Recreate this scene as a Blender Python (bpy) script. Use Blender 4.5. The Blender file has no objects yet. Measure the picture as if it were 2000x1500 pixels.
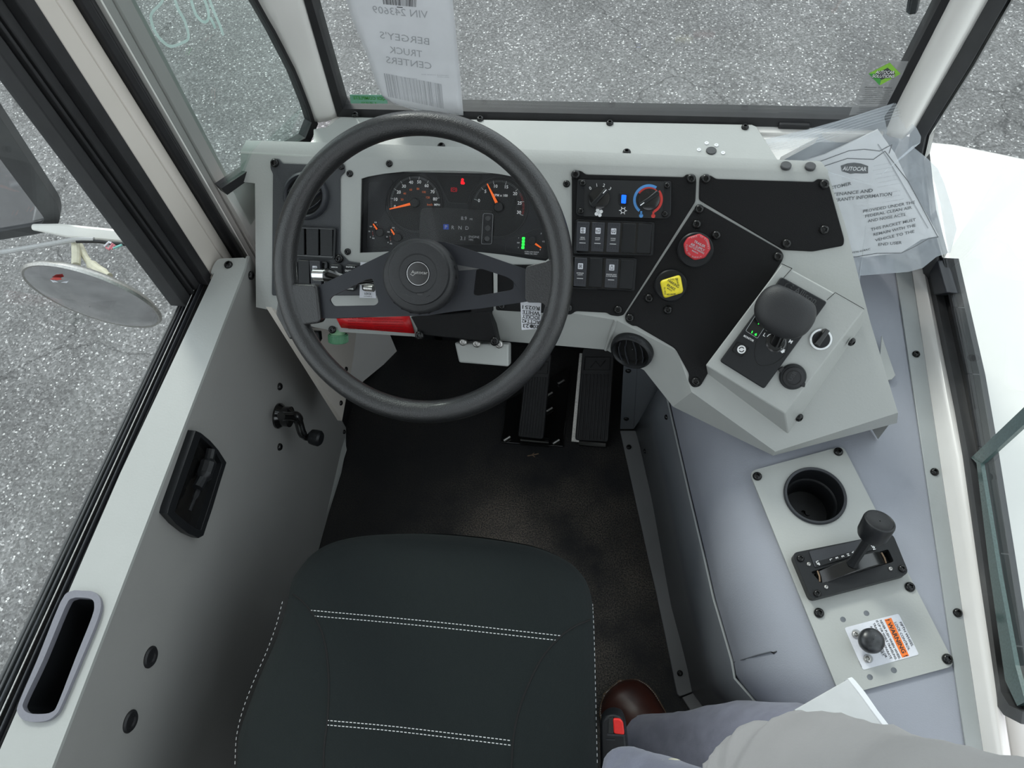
import bpy, bmesh, math, random
from mathutils import Vector, Matrix
from mathutils.geometry import tessellate_polygon
from mathutils.bvhtree import BVHTree
random.seed(7)
S = bpy.context.scene
COL = S.collection
PI = math.pi
# ------------------------------------------------------------------ camera
zc = -Vector((157, 850, 1500)).normalized()                      # world up, in lens axes (right, down, forward)
xc = Vector((10000, 800, -1500)); xc = (xc - zc * xc.dot(zc)).normalized()
yc = zc.cross(xc)
CAM = Vector((0, 0, 1.72))
cd = bpy.data.cameras.new('camera'); cam = bpy.data.objects.new('camera', cd); COL.objects.link(cam)
cd.sensor_width = 36; cd.lens = 27; cd.clip_start = .02; cd.clip_end = 200
R3 = Matrix(((xc.x, -xc.y, -xc.z), (yc.x, -yc.y, -yc.z), (zc.x, -zc.y, -zc.z)))
cam.matrix_world = Matrix.Translation(CAM) @ R3.to_4x4()
S.camera = cam
# ------------------------------------------------------------------ sky, sun, exposure
w = bpy.data.worlds.new('sky'); S.world = w; w.use_nodes = True
nt = w.node_tree; bg = nt.nodes['Background']
tc = nt.nodes.new('ShaderNodeTexCoord'); sep = nt.nodes.new('ShaderNodeSeparateXYZ')
cr = nt.nodes.new('ShaderNodeValToRGB')
nt.links.new(tc.outputs['Generated'], sep.inputs[0]); nt.links.new(sep.outputs['Z'], cr.inputs[0])
cr.color_ramp.elements[0].color = (.80, .81, .84, 1); cr.color_ramp.elements[0].position = 0
cr.color_ramp.elements[1].color = (.87, .92, .99, 1); cr.color_ramp.elements[1].position = .6
nt.links.new(cr.outputs[0], bg.inputs['Color']); bg.inputs['Strength'].default_value = 1.25
sl = bpy.data.lights.new('sun', 'SUN'); so = bpy.data.objects.new('sun', sl); COL.objects.link(so)
sl.energy = 1.2; sl.angle = math.radians(12); sl.color = (1, .97, .92)
so.rotation_euler = (math.radians(-38), math.radians(-32), 0)
S.view_settings.view_transform = 'Standard'; S.view_settings.look = 'None'; S.view_settings.gamma = 1
S.view_settings.use_curve_mapping = False
S.view_settings.exposure = .57
S.cycles.max_bounces = 8; S.cycles.transparent_max_bounces = 16; S.cycles.use_denoising = True
S.cycles.sample_clamp_indirect = 6

# ------------------------------------------------------------------ measuring: pixel of the 2000x1500 photo -> point on a real plane
def ray(px, py):
    v = Vector(((px-1000)/1500, (py-750)/1500, 1))
    return Vector((xc.dot(v), yc.dot(v), zc.dot(v)))
def onplane(p, o, n):
    d = ray(*p); return CAM + d * ((o - CAM).dot(n) / d.dot(n))
def atdepth(p, d): return CAM + ray(*p) * d
class Fr:
    def __init__(s, o, u, n):
        s.o = Vector(o); s.n = Vector(n).normalized(); u = Vector(u); s.u = (u - s.n*u.dot(s.n)).normalized(); s.v = s.n.cross(s.u)
    def hit(s, p, h=0): return onplane(p, s.o + s.n*h, s.n)
    def loc(s, p, h=0):
        q = s.hit(p, h) - s.o; return (q.dot(s.u), q.dot(s.v))
    def locs(s, ps, h=0): return [s.loc(p, h) for p in ps]
    def W(s, a, b, h=0): return s.o + s.u*a + s.v*b + s.n*h
    def mpp(s, p, h=0):
        q = s.hit(p, h) - CAM; f = Vector((xc.z, yc.z, zc.z)); return q.dot(f)/1500
    def off(s, h): return Fr(s.o + s.n*h, s.u, s.n)
    def rot(s, a): return Fr(s.o, s.u*math.cos(a)+s.v*math.sin(a), s.n)
def fr3(a, b, c):
    n = (b-a).cross(c-a).normalized()
    if n.dot(CAM-a) < 0: n = -n
    return Fr(a, b-a, n)
def crop(ox, oy, k): return lambda *a: [(ox+a[i]/k, oy+a[i+1]/k) for i in range(0, len(a), 2)]
c1 = crop(450, 200, 2.857); c2 = crop(1080, 300, 3.3333); c3 = crop(1150, 450, 3.2258); c4 = crop(1400, 850, 3)
c5 = crop(0, 0, 3.125); c7 = crop(0, 400, 2.857); c9 = crop(0, 900, 2.5); c12 = crop(640, 300, 4.348); c13 = crop(500, 440, 5.768)
c8 = crop(320, 730, 4.41); c14 = crop(1160, 1300, 5.882); c15 = crop(1400, 180, 3.3333); c16 = crop(560, 0, 5); c17 = crop(1600, 0, 5)
c18 = crop(0, 150, 2.94); c20 = crop(1160, 700, 3.75); c21 = crop(1200, 1000, 3.572); c22 = crop(1700, 600, 1.764)
c23 = crop(600, 560, 2.5)
def P_(*a): return [(a[i], a[i+1]) for i in range(0, len(a), 2)]

# ------------------------------------------------------------------ materials
def mat(name, col, rough=.5, metal=0, noise=0, nscale=300, bump=0, bscale=400, coat=0, emit=0, spec=.5, alpha=1, sheen=0, col2=None, trans=0):
    m = bpy.data.materials.new(name); m.use_nodes = True; t = m.node_tree; b = t.nodes['Principled BSDF']
    c = (*col, 1)
    b.inputs['Base Color'].default_value = c; b.inputs['Roughness'].default_value = rough; b.inputs['Metallic'].default_value = metal
    b.inputs['Coat Weight'].default_value = coat; b.inputs['Coat Roughness'].default_value = .12; b.inputs['Specular IOR Level'].default_value = spec
    b.inputs['Alpha'].default_value = alpha; b.inputs['Sheen Weight'].default_value = sheen; b.inputs['Transmission Weight'].default_value = trans
    if emit: b.inputs['Emission Color'].default_value = c; b.inputs['Emission Strength'].default_value = emit
    tcn = t.nodes.new('ShaderNodeTexCoord')
    if noise:
        n = t.nodes.new('ShaderNodeTexNoise'); n.inputs['Scale'].default_value = nscale; n.inputs['Detail'].default_value = 6
        t.links.new(tcn.outputs['Object'], n.inputs['Vector'])
        r = t.nodes.new('ShaderNodeValToRGB'); d = col2 or tuple(min(1, x*(1+noise)) for x in col)
        r.color_ramp.elements[0].position = .35; r.color_ramp.elements[1].position = .65
        r.color_ramp.elements[0].color = (*(x*(1-noise) if not col2 else x for x in col), 1); r.color_ramp.elements[1].color = (*d, 1)
        t.links.new(n.outputs['Fac'], r.inputs[0]); t.links.new(r.outputs[0], b.inputs['Base Color'])
    if bump:
        n2 = t.nodes.new('ShaderNodeTexNoise'); n2.inputs['Scale'].default_value = bscale; n2.inputs['Detail'].default_value = 4
        t.links.new(tcn.outputs['Object'], n2.inputs['Vector'])
        bp = t.nodes.new('ShaderNodeBump'); bp.inputs['Strength'].default_value = bump; bp.inputs['Distance'].default_value = .001
        t.links.new(n2.outputs['Fac'], bp.inputs['Height']); t.links.new(bp.outputs[0], b.inputs['Normal'])
    return m
M = {}
M['grey'] = mat('grey_paint', (.405, .415, .398), .42, noise=.03, nscale=8, bump=.22, bscale=260, coat=.25)
M['cover_grey'] = mat('grey_paint_smooth', (.35, .37, .37), .4, noise=.03, nscale=10, bump=.15, bscale=260, coat=.2)
M['door_grey'] = mat('door_grey_paint', (.30, .297, .285), .42, noise=.03, nscale=6, bump=.15, bscale=260, coat=.15)
M['white'] = mat('white_paint', (.80, .78, .75), .3, noise=.02, nscale=9, coat=.5)
M['beige'] = mat('beige_white_paint', (.68, .63, .57), .32, noise=.02, nscale=9, coat=.3)
M['hood'] = mat('white_body_paint', (.77, .76, .72), .25, noise=.012, nscale=5, coat=.6)
M['plate'] = mat('black_powder_coat', (.006, .006, .0065), .45, bump=.5, bscale=900, spec=.2)
M['plate_l'] = mat('dark_grey_powder_coat', (.045, .048, .053), .5, bump=.5, bscale=900)
M['plastic'] = mat('black_plastic', (.012, .013, .0145), .40, bump=.15, bscale=700, spec=.35)
M['plastic_l'] = mat('dark_plastic', (.032, .034, .040), .45, bump=.2, bscale=900, spec=.45)
M['gloss'] = mat('glossy_black', (.008, .008, .008), .16, spec=.6, coat=.5, noise=.1)
M['rubber'] = mat('black_rubber', (.012, .012, .0135), .55, noise=.2, nscale=40)
M['gasket_l'] = mat('grey_rubber', (.055, .056, .058), .45, noise=.1, nscale=30)
M['gasket_d'] = mat('dark_rubber', (.028, .0285, .030), .5, noise=.1, nscale=30); M['rim_grey'] = mat('rim_plastic', (.20, .20, .23), .4, noise=.03)
M['screw'] = mat('screw_black', (.02, .02, .02), .22, metal=.4, noise=.2, nscale=500)
M['black_hole'] = mat('vent_black', (.004, .004, .004), .8, noise=.1)
M['chrome'] = mat('chrome', (.8, .8, .8), .18, metal=1, noise=.05)
M['steel'] = mat('steel', (.5, .49, .47), .35, metal=1, noise=.15)
M['dial'] = mat('gauge_face', (.010, .011, .012), .5, noise=.08, nscale=500)
M['dial2'] = mat('cluster_face', (.020, .021, .024), .5, noise=.08, nscale=500)
M['lcd'] = mat('lcd_face', (.020, .021, .022), .3, noise=.1)
M['ink_w'] = mat('white_print', (.85, .85, .85), .5, noise=.02)
M['ink_g'] = mat('grey_print', (.30, .31, .32), .5, noise=.02)
M['ink_pale'] = mat('pale_grey_print', (.42, .43, .45), .5, noise=.02)
M['ink_k'] = mat('black_print', (.02, .02, .022), .5, noise=.02)
M['ink_o'] = mat('orange_print', (.75, .16, .04), .5, noise=.02)
M['needle'] = mat('orange_needle', (1, .16, .02), .4, noise=.02, emit=.25)
M['lampred'] = mat('red_lamp', (1, .01, .02), .4, emit=.5)
M['lampred2'] = mat('dim_red_lamp', (.45, .005, .015), .4, emit=.3)
M['lampgreen'] = mat('green_lamp', (.02, 1, .06), .4, emit=1.0)
M['lampblue'] = mat('blue_lamp', (.005, .10, 1), .3, emit=1.1)
M['lcdblue'] = mat('blue_screen_mark', (.02, .05, .25), .3, emit=.25)
M['lcdink'] = mat('screen_text', (.26, .27, .28), .4, emit=.22)
M['blue'] = mat('blue_print', (.08, .27, .60), .5, noise=.02)
M['redp'] = mat('red_print', (.60, .045, .035), .5, noise=.02)
M['red'] = mat('red_plastic', (.50, .03, .04), .35, noise=.06, nscale=60)
M['redb'] = mat('bright_red_plastic', (.85, .025, .02), .35, noise=.04)
M['yellow'] = mat('yellow_plastic', (.80, .66, .03), .35, noise=.05, nscale=60)
M['orange'] = mat('orange_sticker', (.95, .20, .02), .5, noise=.02)
M['redst'] = mat('red_sticker', (.55, .008, .012), .35, noise=.04)
M['greenc'] = mat('green_cap', (.09, .26, .14), .4, noise=.05)
M['paper'] = mat('paper', (.80, .81, .83), .6, noise=.03, nscale=20)
M['paper_w'] = mat('sticker_white', (.72, .73, .78), .45, noise=.02)
M['greenl'] = mat('light_green', (.25, .55, .05), .5, noise=.03)
M['greend'] = mat('deep_green', (.06, .33, .06), .5, noise=.03)
M['greent'] = mat('green_tape', (.18, .42, .30), .5, noise=.03)
M['leather'] = mat('black_leather', (.012, .012, .0125), .33, bump=.75, bscale=520, spec=.7, coat=.15)
M['spoke'] = mat('black_anodised', (.018, .0195, .025), .45, spec=.4, noise=.05, nscale=50)
M['hub'] = mat('hub_plastic', (.019, .0195, .021), .5, bump=.4, bscale=900)
M['vinyl'] = mat('blue_grey_vinyl', (.315, .33, .375), .48, noise=.05, nscale=5, bump=.25, bscale=500)
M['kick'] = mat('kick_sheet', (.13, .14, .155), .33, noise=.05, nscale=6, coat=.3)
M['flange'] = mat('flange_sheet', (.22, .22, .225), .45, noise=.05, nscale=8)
M['shoe'] = mat('brown_leather', (.065, .020, .014), .36, bump=.5, bscale=60, noise=.25, nscale=18)
M['sole'] = mat('shoe_welt', (.20, .13, .08), .6, noise=.2, nscale=200)
M['jeans'] = mat('grey_blue_cloth', (.205, .21, .27), .9, noise=.12, nscale=30, bump=.5, bscale=700, sheen=.3)
M['jacket'] = mat('pale_grey_cloth', (.43, .42, .415), .9, noise=.04, nscale=14, bump=.3, bscale=500)
M['lead'] = mat('knob_black', (.03, .032, .035), .3, noise=.6, nscale=60)
M['mirror'] = mat('mirror_glass', (.62, .62, .64), .12, metal=1, noise=.03, nscale=60)
M['ptrans'] = mat('grey_board', (.55, .56, .56), .45, noise=.03, nscale=30)
M['cream'] = mat('cream_stone', (.65, .62, .48), .5, noise=.1, nscale=60)
M['wire_g'] = mat('grey_cable', (.45, .45, .45), .5, noise=.05)
M['pink'] = mat('pink_wire', (.75, .25, .30), .5, noise=.05)
M['teal'] = mat('teal_wire', (.25, .60, .55), .5, noise=.05)

def fabric():
    m = mat('charcoal_fabric', (.018, .021, .021), .9, sheen=.03, spec=.15)
    t = m.node_tree; b = t.nodes['Principled BSDF']; tcn = t.nodes.new('ShaderNodeTexCoord')
    wv = t.nodes.new('ShaderNodeTexWave'); wv.inputs['Scale'].default_value = 260; wv.inputs['Distortion'].default_value = 1.5; wv.inputs['Detail'].default_value = 2
    n = t.nodes.new('ShaderNodeTexNoise'); n.inputs['Scale'].default_value = 900
    ad = t.nodes.new('ShaderNodeMath'); ad.operation = 'ADD'
    for x in (wv, n): t.links.new(tcn.outputs['Object'], x.inputs['Vector'])
    t.links.new(wv.outputs['Fac'], ad.inputs[0]); t.links.new(n.outputs['Fac'], ad.inputs[1])
    bp = t.nodes.new('ShaderNodeBump'); bp.inputs['Strength'].default_value = .5; bp.inputs['Distance'].default_value = .0006
    t.links.new(ad.outputs[0], bp.inputs['Height']); t.links.new(bp.outputs[0], b.inputs['Normal'])
    r = t.nodes.new('ShaderNodeValToRGB'); r.color_ramp.elements[0].color = (.011, .0145, .0145, 1); r.color_ramp.elements[1].color = (.022, .027, .027, 1)
    t.links.new(n.outputs['Fac'], r.inputs[0]); t.links.new(r.outputs[0], b.inputs['Base Color'])
    return m
M['fabric'] = fabric()

def floor_mat():
    m = mat('black_rubber_mat', (.012, .012, .012), .62); t = m.node_tree; b = t.nodes['Principled BSDF']
    tcn = t.nodes.new('ShaderNodeTexCoord')
    def noise(s, d=4):
        n = t.nodes.new('ShaderNodeTexNoise'); n.inputs['Scale'].default_value = s; n.inputs['Detail'].default_value = d
        t.links.new(tcn.outputs['Object'], n.inputs['Vector']); return n
    big = noise(6, 6); fine = noise(340, 5); mp = t.nodes.new('ShaderNodeMapping'); mp.inputs['Scale'].default_value = (1, .45, 1)
    vor = t.nodes.new('ShaderNodeTexVoronoi'); vor.feature = 'DISTANCE_TO_EDGE'; vor.inputs['Scale'].default_value = 230
    t.links.new(tcn.outputs['Object'], mp.inputs['Vector']); t.links.new(mp.outputs[0], vor.inputs['Vector'])
    # dried dust in the middle of the mat
    sp = t.nodes.new('ShaderNodeVectorMath'); sp.operation = 'DISTANCE'; sp.inputs[1].default_value = (-.14, .38, 0)
    t.links.new(tcn.outputs['Object'], sp.inputs[0])
    rr = t.nodes.new('ShaderNodeMapRange'); rr.inputs[1].default_value = .12; rr.inputs[2].default_value = .45; rr.inputs[3].default_value = 1; rr.inputs[4].default_value = .12
    t.links.new(sp.outputs['Value'], rr.inputs[0])
    r1 = t.nodes.new('ShaderNodeMapRange'); r1.inputs[1].default_value = .38; r1.inputs[2].default_value = .60; t.links.new(big.outputs['Fac'], r1.inputs[0])
    r2 = t.nodes.new('ShaderNodeMapRange'); r2.inputs[1].default_value = .38; r2.inputs[2].default_value = .72; t.links.new(fine.outputs['Fac'], r2.inputs[0])
    mu = t.nodes.new('ShaderNodeMath'); mu.operation = 'MULTIPLY'; mu2 = t.nodes.new('ShaderNodeMath'); mu2.operation = 'MULTIPLY'
    t.links.new(r1.outputs[0], mu.inputs[0]); t.links.new(r2.outputs[0], mu.inputs[1]); t.links.new(mu.outputs[0], mu2.inputs[0]); t.links.new(rr.outputs[0], mu2.inputs[1])
    mx = t.nodes.new('ShaderNodeMix'); mx.data_type = 'RGBA'; mx.inputs[6].default_value = (.0085, .009, .0105, 1); mx.inputs[7].default_value = (.24, .20, .155, 1)
    t.links.new(mu2.outputs[0], mx.inputs[0]); t.links.new(mx.outputs[2], b.inputs['Base Color'])
    bp = t.nodes.new('ShaderNodeBump'); bp.inputs['Strength'].default_value = .8; bp.inputs['Distance'].default_value = .0012
    t.links.new(vor.outputs['Distance'], bp.inputs['Height']); t.links.new(bp.outputs[0], b.inputs['Normal'])
    return m
M['floor'] = floor_mat()

def asphalt():
    m = mat('asphalt', (.2, .2, .2), .8); t = m.node_tree; b = t.nodes['Principled BSDF']; tcn = t.nodes.new('ShaderNodeTexCoord')
    v = t.nodes.new('ShaderNodeTexVoronoi'); v.inputs['Scale'].default_value = 120; v.inputs['Randomness'].default_value = 1
    t.links.new(tcn.outputs['Object'], v.inputs['Vector'])
    sx = t.nodes.new('ShaderNodeSeparateColor'); t.links.new(v.outputs['Color'], sx.inputs[0])
    r = t.nodes.new('ShaderNodeValToRGB'); e = r.color_ramp.elements
    e[0].position = 0; e[0].color = (.085, .083, .082, 1); e[1].position = 1; e[1].color = (.50, .49, .48, 1)
    for p, c in ((.40, .125), (.75, .165), (.90, .20), (.965, .26)):
        q = e.new(p); q.color = (c, c*.985, c*.975, 1)
    t.links.new(sx.outputs[0], r.inputs[0])
    n = t.nodes.new('ShaderNodeTexNoise'); n.inputs['Scale'].default_value = 2.2; n.inputs['Detail'].default_value = 6; t.links.new(tcn.outputs['Object'], n.inputs['Vector'])
    mr = t.nodes.new('ShaderNodeMapRange'); mr.inputs[1].default_value = .3; mr.inputs[2].default_value = .7; mr.inputs[3].default_value = .78; mr.inputs[4].default_value = 1.2
    t.links.new(n.outputs['Fac'], mr.inputs[0])
    # cracks
    nz = t.nodes.new('ShaderNodeTexNoise'); nz.inputs['Scale'].default_value = 3; nz.inputs['Detail'].default_value = 8; t.links.new(tcn.outputs['Object'], nz.inputs['Vector'])
    va = t.nodes.new('ShaderNodeVectorMath'); va.operation = 'MULTIPLY_ADD'; va.inputs[1].default_value = (.5, .5, .5)
    t.links.new(nz.outputs['Color'], va.inputs[0]); t.links.new(tcn.outputs['Object'], va.inputs[2])
    cv = t.nodes.new('ShaderNodeTexVoronoi'); cv.feature = 'DISTANCE_TO_EDGE'; cv.inputs['Scale'].default_value = .42; t.links.new(va.outputs[0], cv.inputs['Vector'])
    cm = t.nodes.new('ShaderNodeMapRange'); cm.inputs[1].default_value = 0; cm.inputs[2].default_value = .0045; cm.inputs[3].default_value = .5; cm.inputs[4].default_value = 1
    t.links.new(cv.outputs['Distance'], cm.inputs[0])
    mm = t.nodes.new('ShaderNodeMath'); mm.operation = 'MULTIPLY'; t.links.new(mr.outputs[0], mm.inputs[0]); t.links.new(cm.outputs[0], mm.inputs[1])
    mx = t.nodes.new('ShaderNodeVectorMath'); mx.operation = 'SCALE'; v2 = t.nodes.new('ShaderNodeTexVoronoi'); v2.inputs['Scale'].default_value = 72; t.links.new(tcn.outputs['Object'], v2.inputs['Vector'])
    s2 = t.nodes.new('ShaderNodeSeparateColor'); t.links.new(v2.outputs['Color'], s2.inputs[0])
    g2 = t.nodes.new('ShaderNodeMath'); g2.operation = 'GREATER_THAN'; g2.inputs[1].default_value = .925; t.links.new(s2.outputs[1], g2.inputs[0])
    l2 = t.nodes.new('ShaderNodeMath'); l2.operation = 'LESS_THAN'; l2.inputs[1].default_value = .30; t.links.new(v2.outputs['Distance'], l2.inputs[0])
    m2 = t.nodes.new('ShaderNodeMath'); m2.operation = 'MULTIPLY'; t.links.new(g2.outputs[0], m2.inputs[0]); t.links.new(l2.outputs[0], m2.inputs[1])
    mxs = t.nodes.new('ShaderNodeMix'); mxs.data_type = 'RGBA'; mxs.inputs[7].default_value = (.62, .61, .59, 1); t.links.new(m2.outputs[0], mxs.inputs[0]); t.links.new(r.outputs[0], mxs.inputs[6])
    t.links.new(mxs.outputs[2], mx.inputs[0]); t.links.new(mm.outputs[0], mx.inputs['Scale'])
    t.links.new(mx.outputs[0], b.inputs['Base Color'])
    bp = t.nodes.new('ShaderNodeBump'); bp.inputs['Strength'].default_value = .6; bp.inputs['Distance'].default_value = .004
    t.links.new(v.outputs['Distance'], bp.inputs['Height']); t.links.new(bp.outputs[0], b.inputs['Normal'])
    return m
M['asphalt'] = asphalt()

def glass(name, tint, gl=.9, mixmax=1.0):
    m = bpy.data.materials.new(name); m.use_nodes = True; t = m.node_tree; t.nodes.clear()
    o = t.nodes.new('ShaderNodeOutputMaterial'); tr = t.nodes.new('ShaderNodeBsdfTransparent'); g = t.nodes.new('ShaderNodeBsdfGlossy')
    g.inputs['Roughness'].default_value = .01; tr.inputs['Color'].default_value = (*tint, 1); g.inputs['Color'].default_value = (gl, gl, gl, 1)
    ge = t.nodes.new('ShaderNodeNewGeometry'); dt = t.nodes.new('ShaderNodeVectorMath'); dt.operation = 'DOT_PRODUCT'     # two-sided thin pane: Schlick on |n.i|
    t.links.new(ge.outputs['Normal'], dt.inputs[0]); t.links.new(ge.outputs['Incoming'], dt.inputs[1])
    def mt(op, a, b=None):
        x = t.nodes.new('ShaderNodeMath'); x.operation = op; t.links.new(a, x.inputs[0])
        if b is not None: x.inputs[1].default_value = b
        return x.outputs[0]
    ab = mt('ABSOLUTE', dt.outputs['Value']); iv = mt('MULTIPLY_ADD', ab, -1); iv.node.inputs[2].default_value = 1
    fr_ = mt('MULTIPLY_ADD', mt('POWER', iv, 5), .95); fr_.node.inputs[2].default_value = .025
    mx = t.nodes.new('ShaderNodeMixShader')
    t.links.new(fr_, mx.inputs[0]); t.links.new(tr.outputs[0], mx.inputs[1]); t.links.new(g.outputs[0], mx.inputs[2]); t.links.new(mx.outputs[0], o.inputs[0])
    return m
M['glass'] = glass('window_glass', (.93, .96, .95)); M['glass_g'] = glass('green_window_glass', (.84, .90, .88)); M['lens'] = glass('cluster_lens', (.97, .97, .97), .3)
M['glass_edge'] = mat('glass_edge', (.06, .10, .095), .25, noise=.1, coat=.5)
def film(name, col, a, rough=.25, wrinkle=0):
    m = bpy.data.materials.new(name); m.use_nodes = True; t = m.node_tree; b = t.nodes['Principled BSDF']; o = t.nodes['Material Output']
    b.inputs['Base Color'].default_value = (*col, 1); b.inputs['Roughness'].default_value = rough; b.inputs['Coat Weight'].default_value = .5
    tr = t.nodes.new('ShaderNodeBsdfTransparent'); mx = t.nodes.new('ShaderNodeMixShader'); mx.inputs[0].default_value = a
    t.links.new(tr.outputs[0], mx.inputs[1]); t.links.new(b.outputs[0], mx.inputs[2]); t.links.new(mx.outputs[0], o.inputs[0])
    if wrinkle:
        n = t.nodes.new('ShaderNodeTexNoise'); n.inputs['Scale'].default_value = 14; n.inputs['Detail'].default_value = 3; n.inputs['Distortion'].default_value = 1.5
        tcn = t.nodes.new('ShaderNodeTexCoord'); t.links.new(tcn.outputs['Object'], n.inputs['Vector'])
        bp = t.nodes.new('ShaderNodeBump'); bp.inputs['Strength'].default_value = wrinkle; bp.inputs['Distance'].default_value = .02
        t.links.new(n.outputs['Fac'], bp.inputs['Height']); t.links.new(bp.outputs[0], b.inputs['Normal'])
    return m
M['bag'] = film('clear_plastic', (.86, .91, .96), .17, .16, .35); M['bag_b'] = film('clear_plastic_back', (.80, .86, .93), .38, .2, .3)
M['marker'] = film('chalk_marker', (.72, .88, .84), .45, .6)
M['clear_st'] = film('clear_sticker', (.35, .35, .35), .5, .6)
M['thinpaper'] = mat('thin_paper', (.72, .73, .75), .7, noise=.04, nscale=25)
_b = M['thinpaper'].node_tree.nodes['Principled BSDF']; _b.inputs['Transmission Weight'].default_value = .0

# ------------------------------------------------------------------ mesh building
class MB:
    def __init__(s): s.v = []; s.f = []
    def add(s, vs, fs):
        k = len(s.v); s.v += [Vector(x) for x in vs]; s.f += [tuple(i+k for i in f) for f in fs]; return s
    def prism(s, fr, pts, h0, h1, holes=()):
        if h0 > h1: h0, h1 = h1, h0
        area = sum(pts[i][0]*pts[(i+1) % len(pts)][1]-pts[(i+1) % len(pts)][0]*pts[i][1] for i in range(len(pts)))
        if area < 0: pts = pts[::-1]
        loops = [pts] + [h for h in holes]; n = sum(len(l) for l in loops)
        flat = [p for l in loops for p in l]
        vs = [fr.W(a, b, h1) for a, b in flat] + [fr.W(a, b, h0) for a, b in flat]
        if holes:
            tris = tessellate_polygon([[Vector((a, b, 0)) for a, b in l] for l in loops]); fs = []
            for t in tris:
                a, b, c = [flat[i] for i in t]
                if (b[0]-a[0])*(c[1]-a[1])-(c[0]-a[0])*(b[1]-a[1]) < 0: t = t[::-1]
                fs.append(tuple(t)); fs.append(tuple(i+n for i in t[::-1]))
        else: fs = [tuple(range(n)), tuple(range(2*n-1, n-1, -1))]
        k = 0
        for l in loops:
            m = len(l)
            for i in range(m): fs.append((k+i, k+i+n, k+(i+1) % m+n, k+(i+1) % m))
            k += m
        return s.add(vs, fs)
    def box(s, fr, a0, a1, b0, b1, h0, h1): return s.prism(fr, [(a0, b0), (a1, b0), (a1, b1), (a0, b1)], h0, h1)
    def lathe(s, fr, ctr, prof, n=32, cap0=True, cap1=True):
        vs = []; fs = []; m = len(prof)
        for r, h in prof:
            for i in range(n):
                t = 2*PI*i/n; vs.append(fr.W(ctr[0]+r*math.cos(t), ctr[1]+r*math.sin(t), h))
        for j in range(m-1):
            for i in range(n): fs.append((j*n+i, j*n+(i+1) % n, (j+1)*n+(i+1) % n, (j+1)*n+i))
        if cap0: fs.append(tuple(range(n-1, -1, -1)))
        if cap1: fs.append(tuple((m-1)*n+i for i in range(n)))
        return s.add(vs, fs)
    def tube(s, pts, r, n=10, closed=False, cap=True):
        pts = [Vector(p) for p in pts]; m = len(pts); rs = r if isinstance(r, (list, tuple)) else [r]*m; vs = []; fs = []
        up = None
        for i, p in enumerate(pts):
            if closed: t = pts[(i+1) % m]-pts[i-1]
            else: t = pts[min(i+1, m-1)]-pts[max(i-1, 0)]
            t.normalize()
            if up is None:
                up = Vector((0, 0, 1)) if abs(t.z) < .9 else Vector((1, 0, 0))
            a = (up - t*up.dot(t)).normalized(); up = a; b = t.cross(a)
            for k in range(n): vs.append(p + (a*math.cos(2*PI*k/n)+b*math.sin(2*PI*k/n))*rs[i])
        for i in range(m if closed else m-1):
            j = (i+1) % m
            for k in range(n): fs.append((i*n+k, i*n+(k+1) % n, j*n+(k+1) % n, j*n+k))
        if not closed and cap: fs.append(tuple(range(n-1, -1, -1))); fs.append(tuple((m-1)*n+k for k in range(n)))
        return s.add(vs, fs)
    def quad(s, *ps): return s.add(ps, [tuple(range(len(ps)))])
    def slab(s, top, th, n=None):
        """a sheet polygon (3D points) given thickness th backwards along -n"""
        top = [Vector(p) for p in top]
        if n is None:
            n = (top[1]-top[0]).cross(top[2]-top[0]).normalized()
            if n.dot(CAM-top[0]) < 0: n = -n; 
        k = len(top); vs = top + [p - n*th for p in top]
        nn = Vector((0, 0, 0))
        for i in range(k): nn += (top[i]-top[0]).cross(top[(i+1) % k]-top[0])
        if nn.dot(n) < 0: f0 = tuple(range(k-1, -1, -1)); f1 = tuple(range(k, 2*k)); side = [((i+1) % k, (i+1) % k+k, i+k, i) for i in range(k)]
        else: f0 = tuple(range(k)); f1 = tuple(range(2*k-1, k-1, -1)); side = [(i, i+k, (i+1) % k+k, (i+1) % k) for i in range(k)]
        return s.add(vs, [f0, f1]+side)
    def line(s, fr, ps, wd, h0, h1):
        """flat strokes along px-local polyline"""
        for (a, b) in zip(ps[:-1], ps[1:]):
            d = Vector((b[0]-a[0], b[1]-a[1])); 
            if d.length < 1e-7: continue
            d.normalize(); q = Vector((-d.y, d.x))*wd/2; e = d*wd*.3
            s.prism(fr, [(a[0]-e.x-q.x, a[1]-e.y-q.y), (b[0]+e.x-q.x, b[1]+e.y-q.y), (b[0]+e.x+q.x, b[1]+e.y+q.y), (a[0]-e.x+q.x, a[1]-e.y+q.y)], h0, h1)
        return s
    def ring(s, fr, c, r, wd, h0, h1, a0=0, a1=2*PI, n=40):
        return s.line(fr, [(c[0]+r*math.cos(a0+(a1-a0)*i/n), c[1]+r*math.sin(a0+(a1-a0)*i/n)) for i in range(n+1)], wd, h0, h1)
WL = {}
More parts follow.
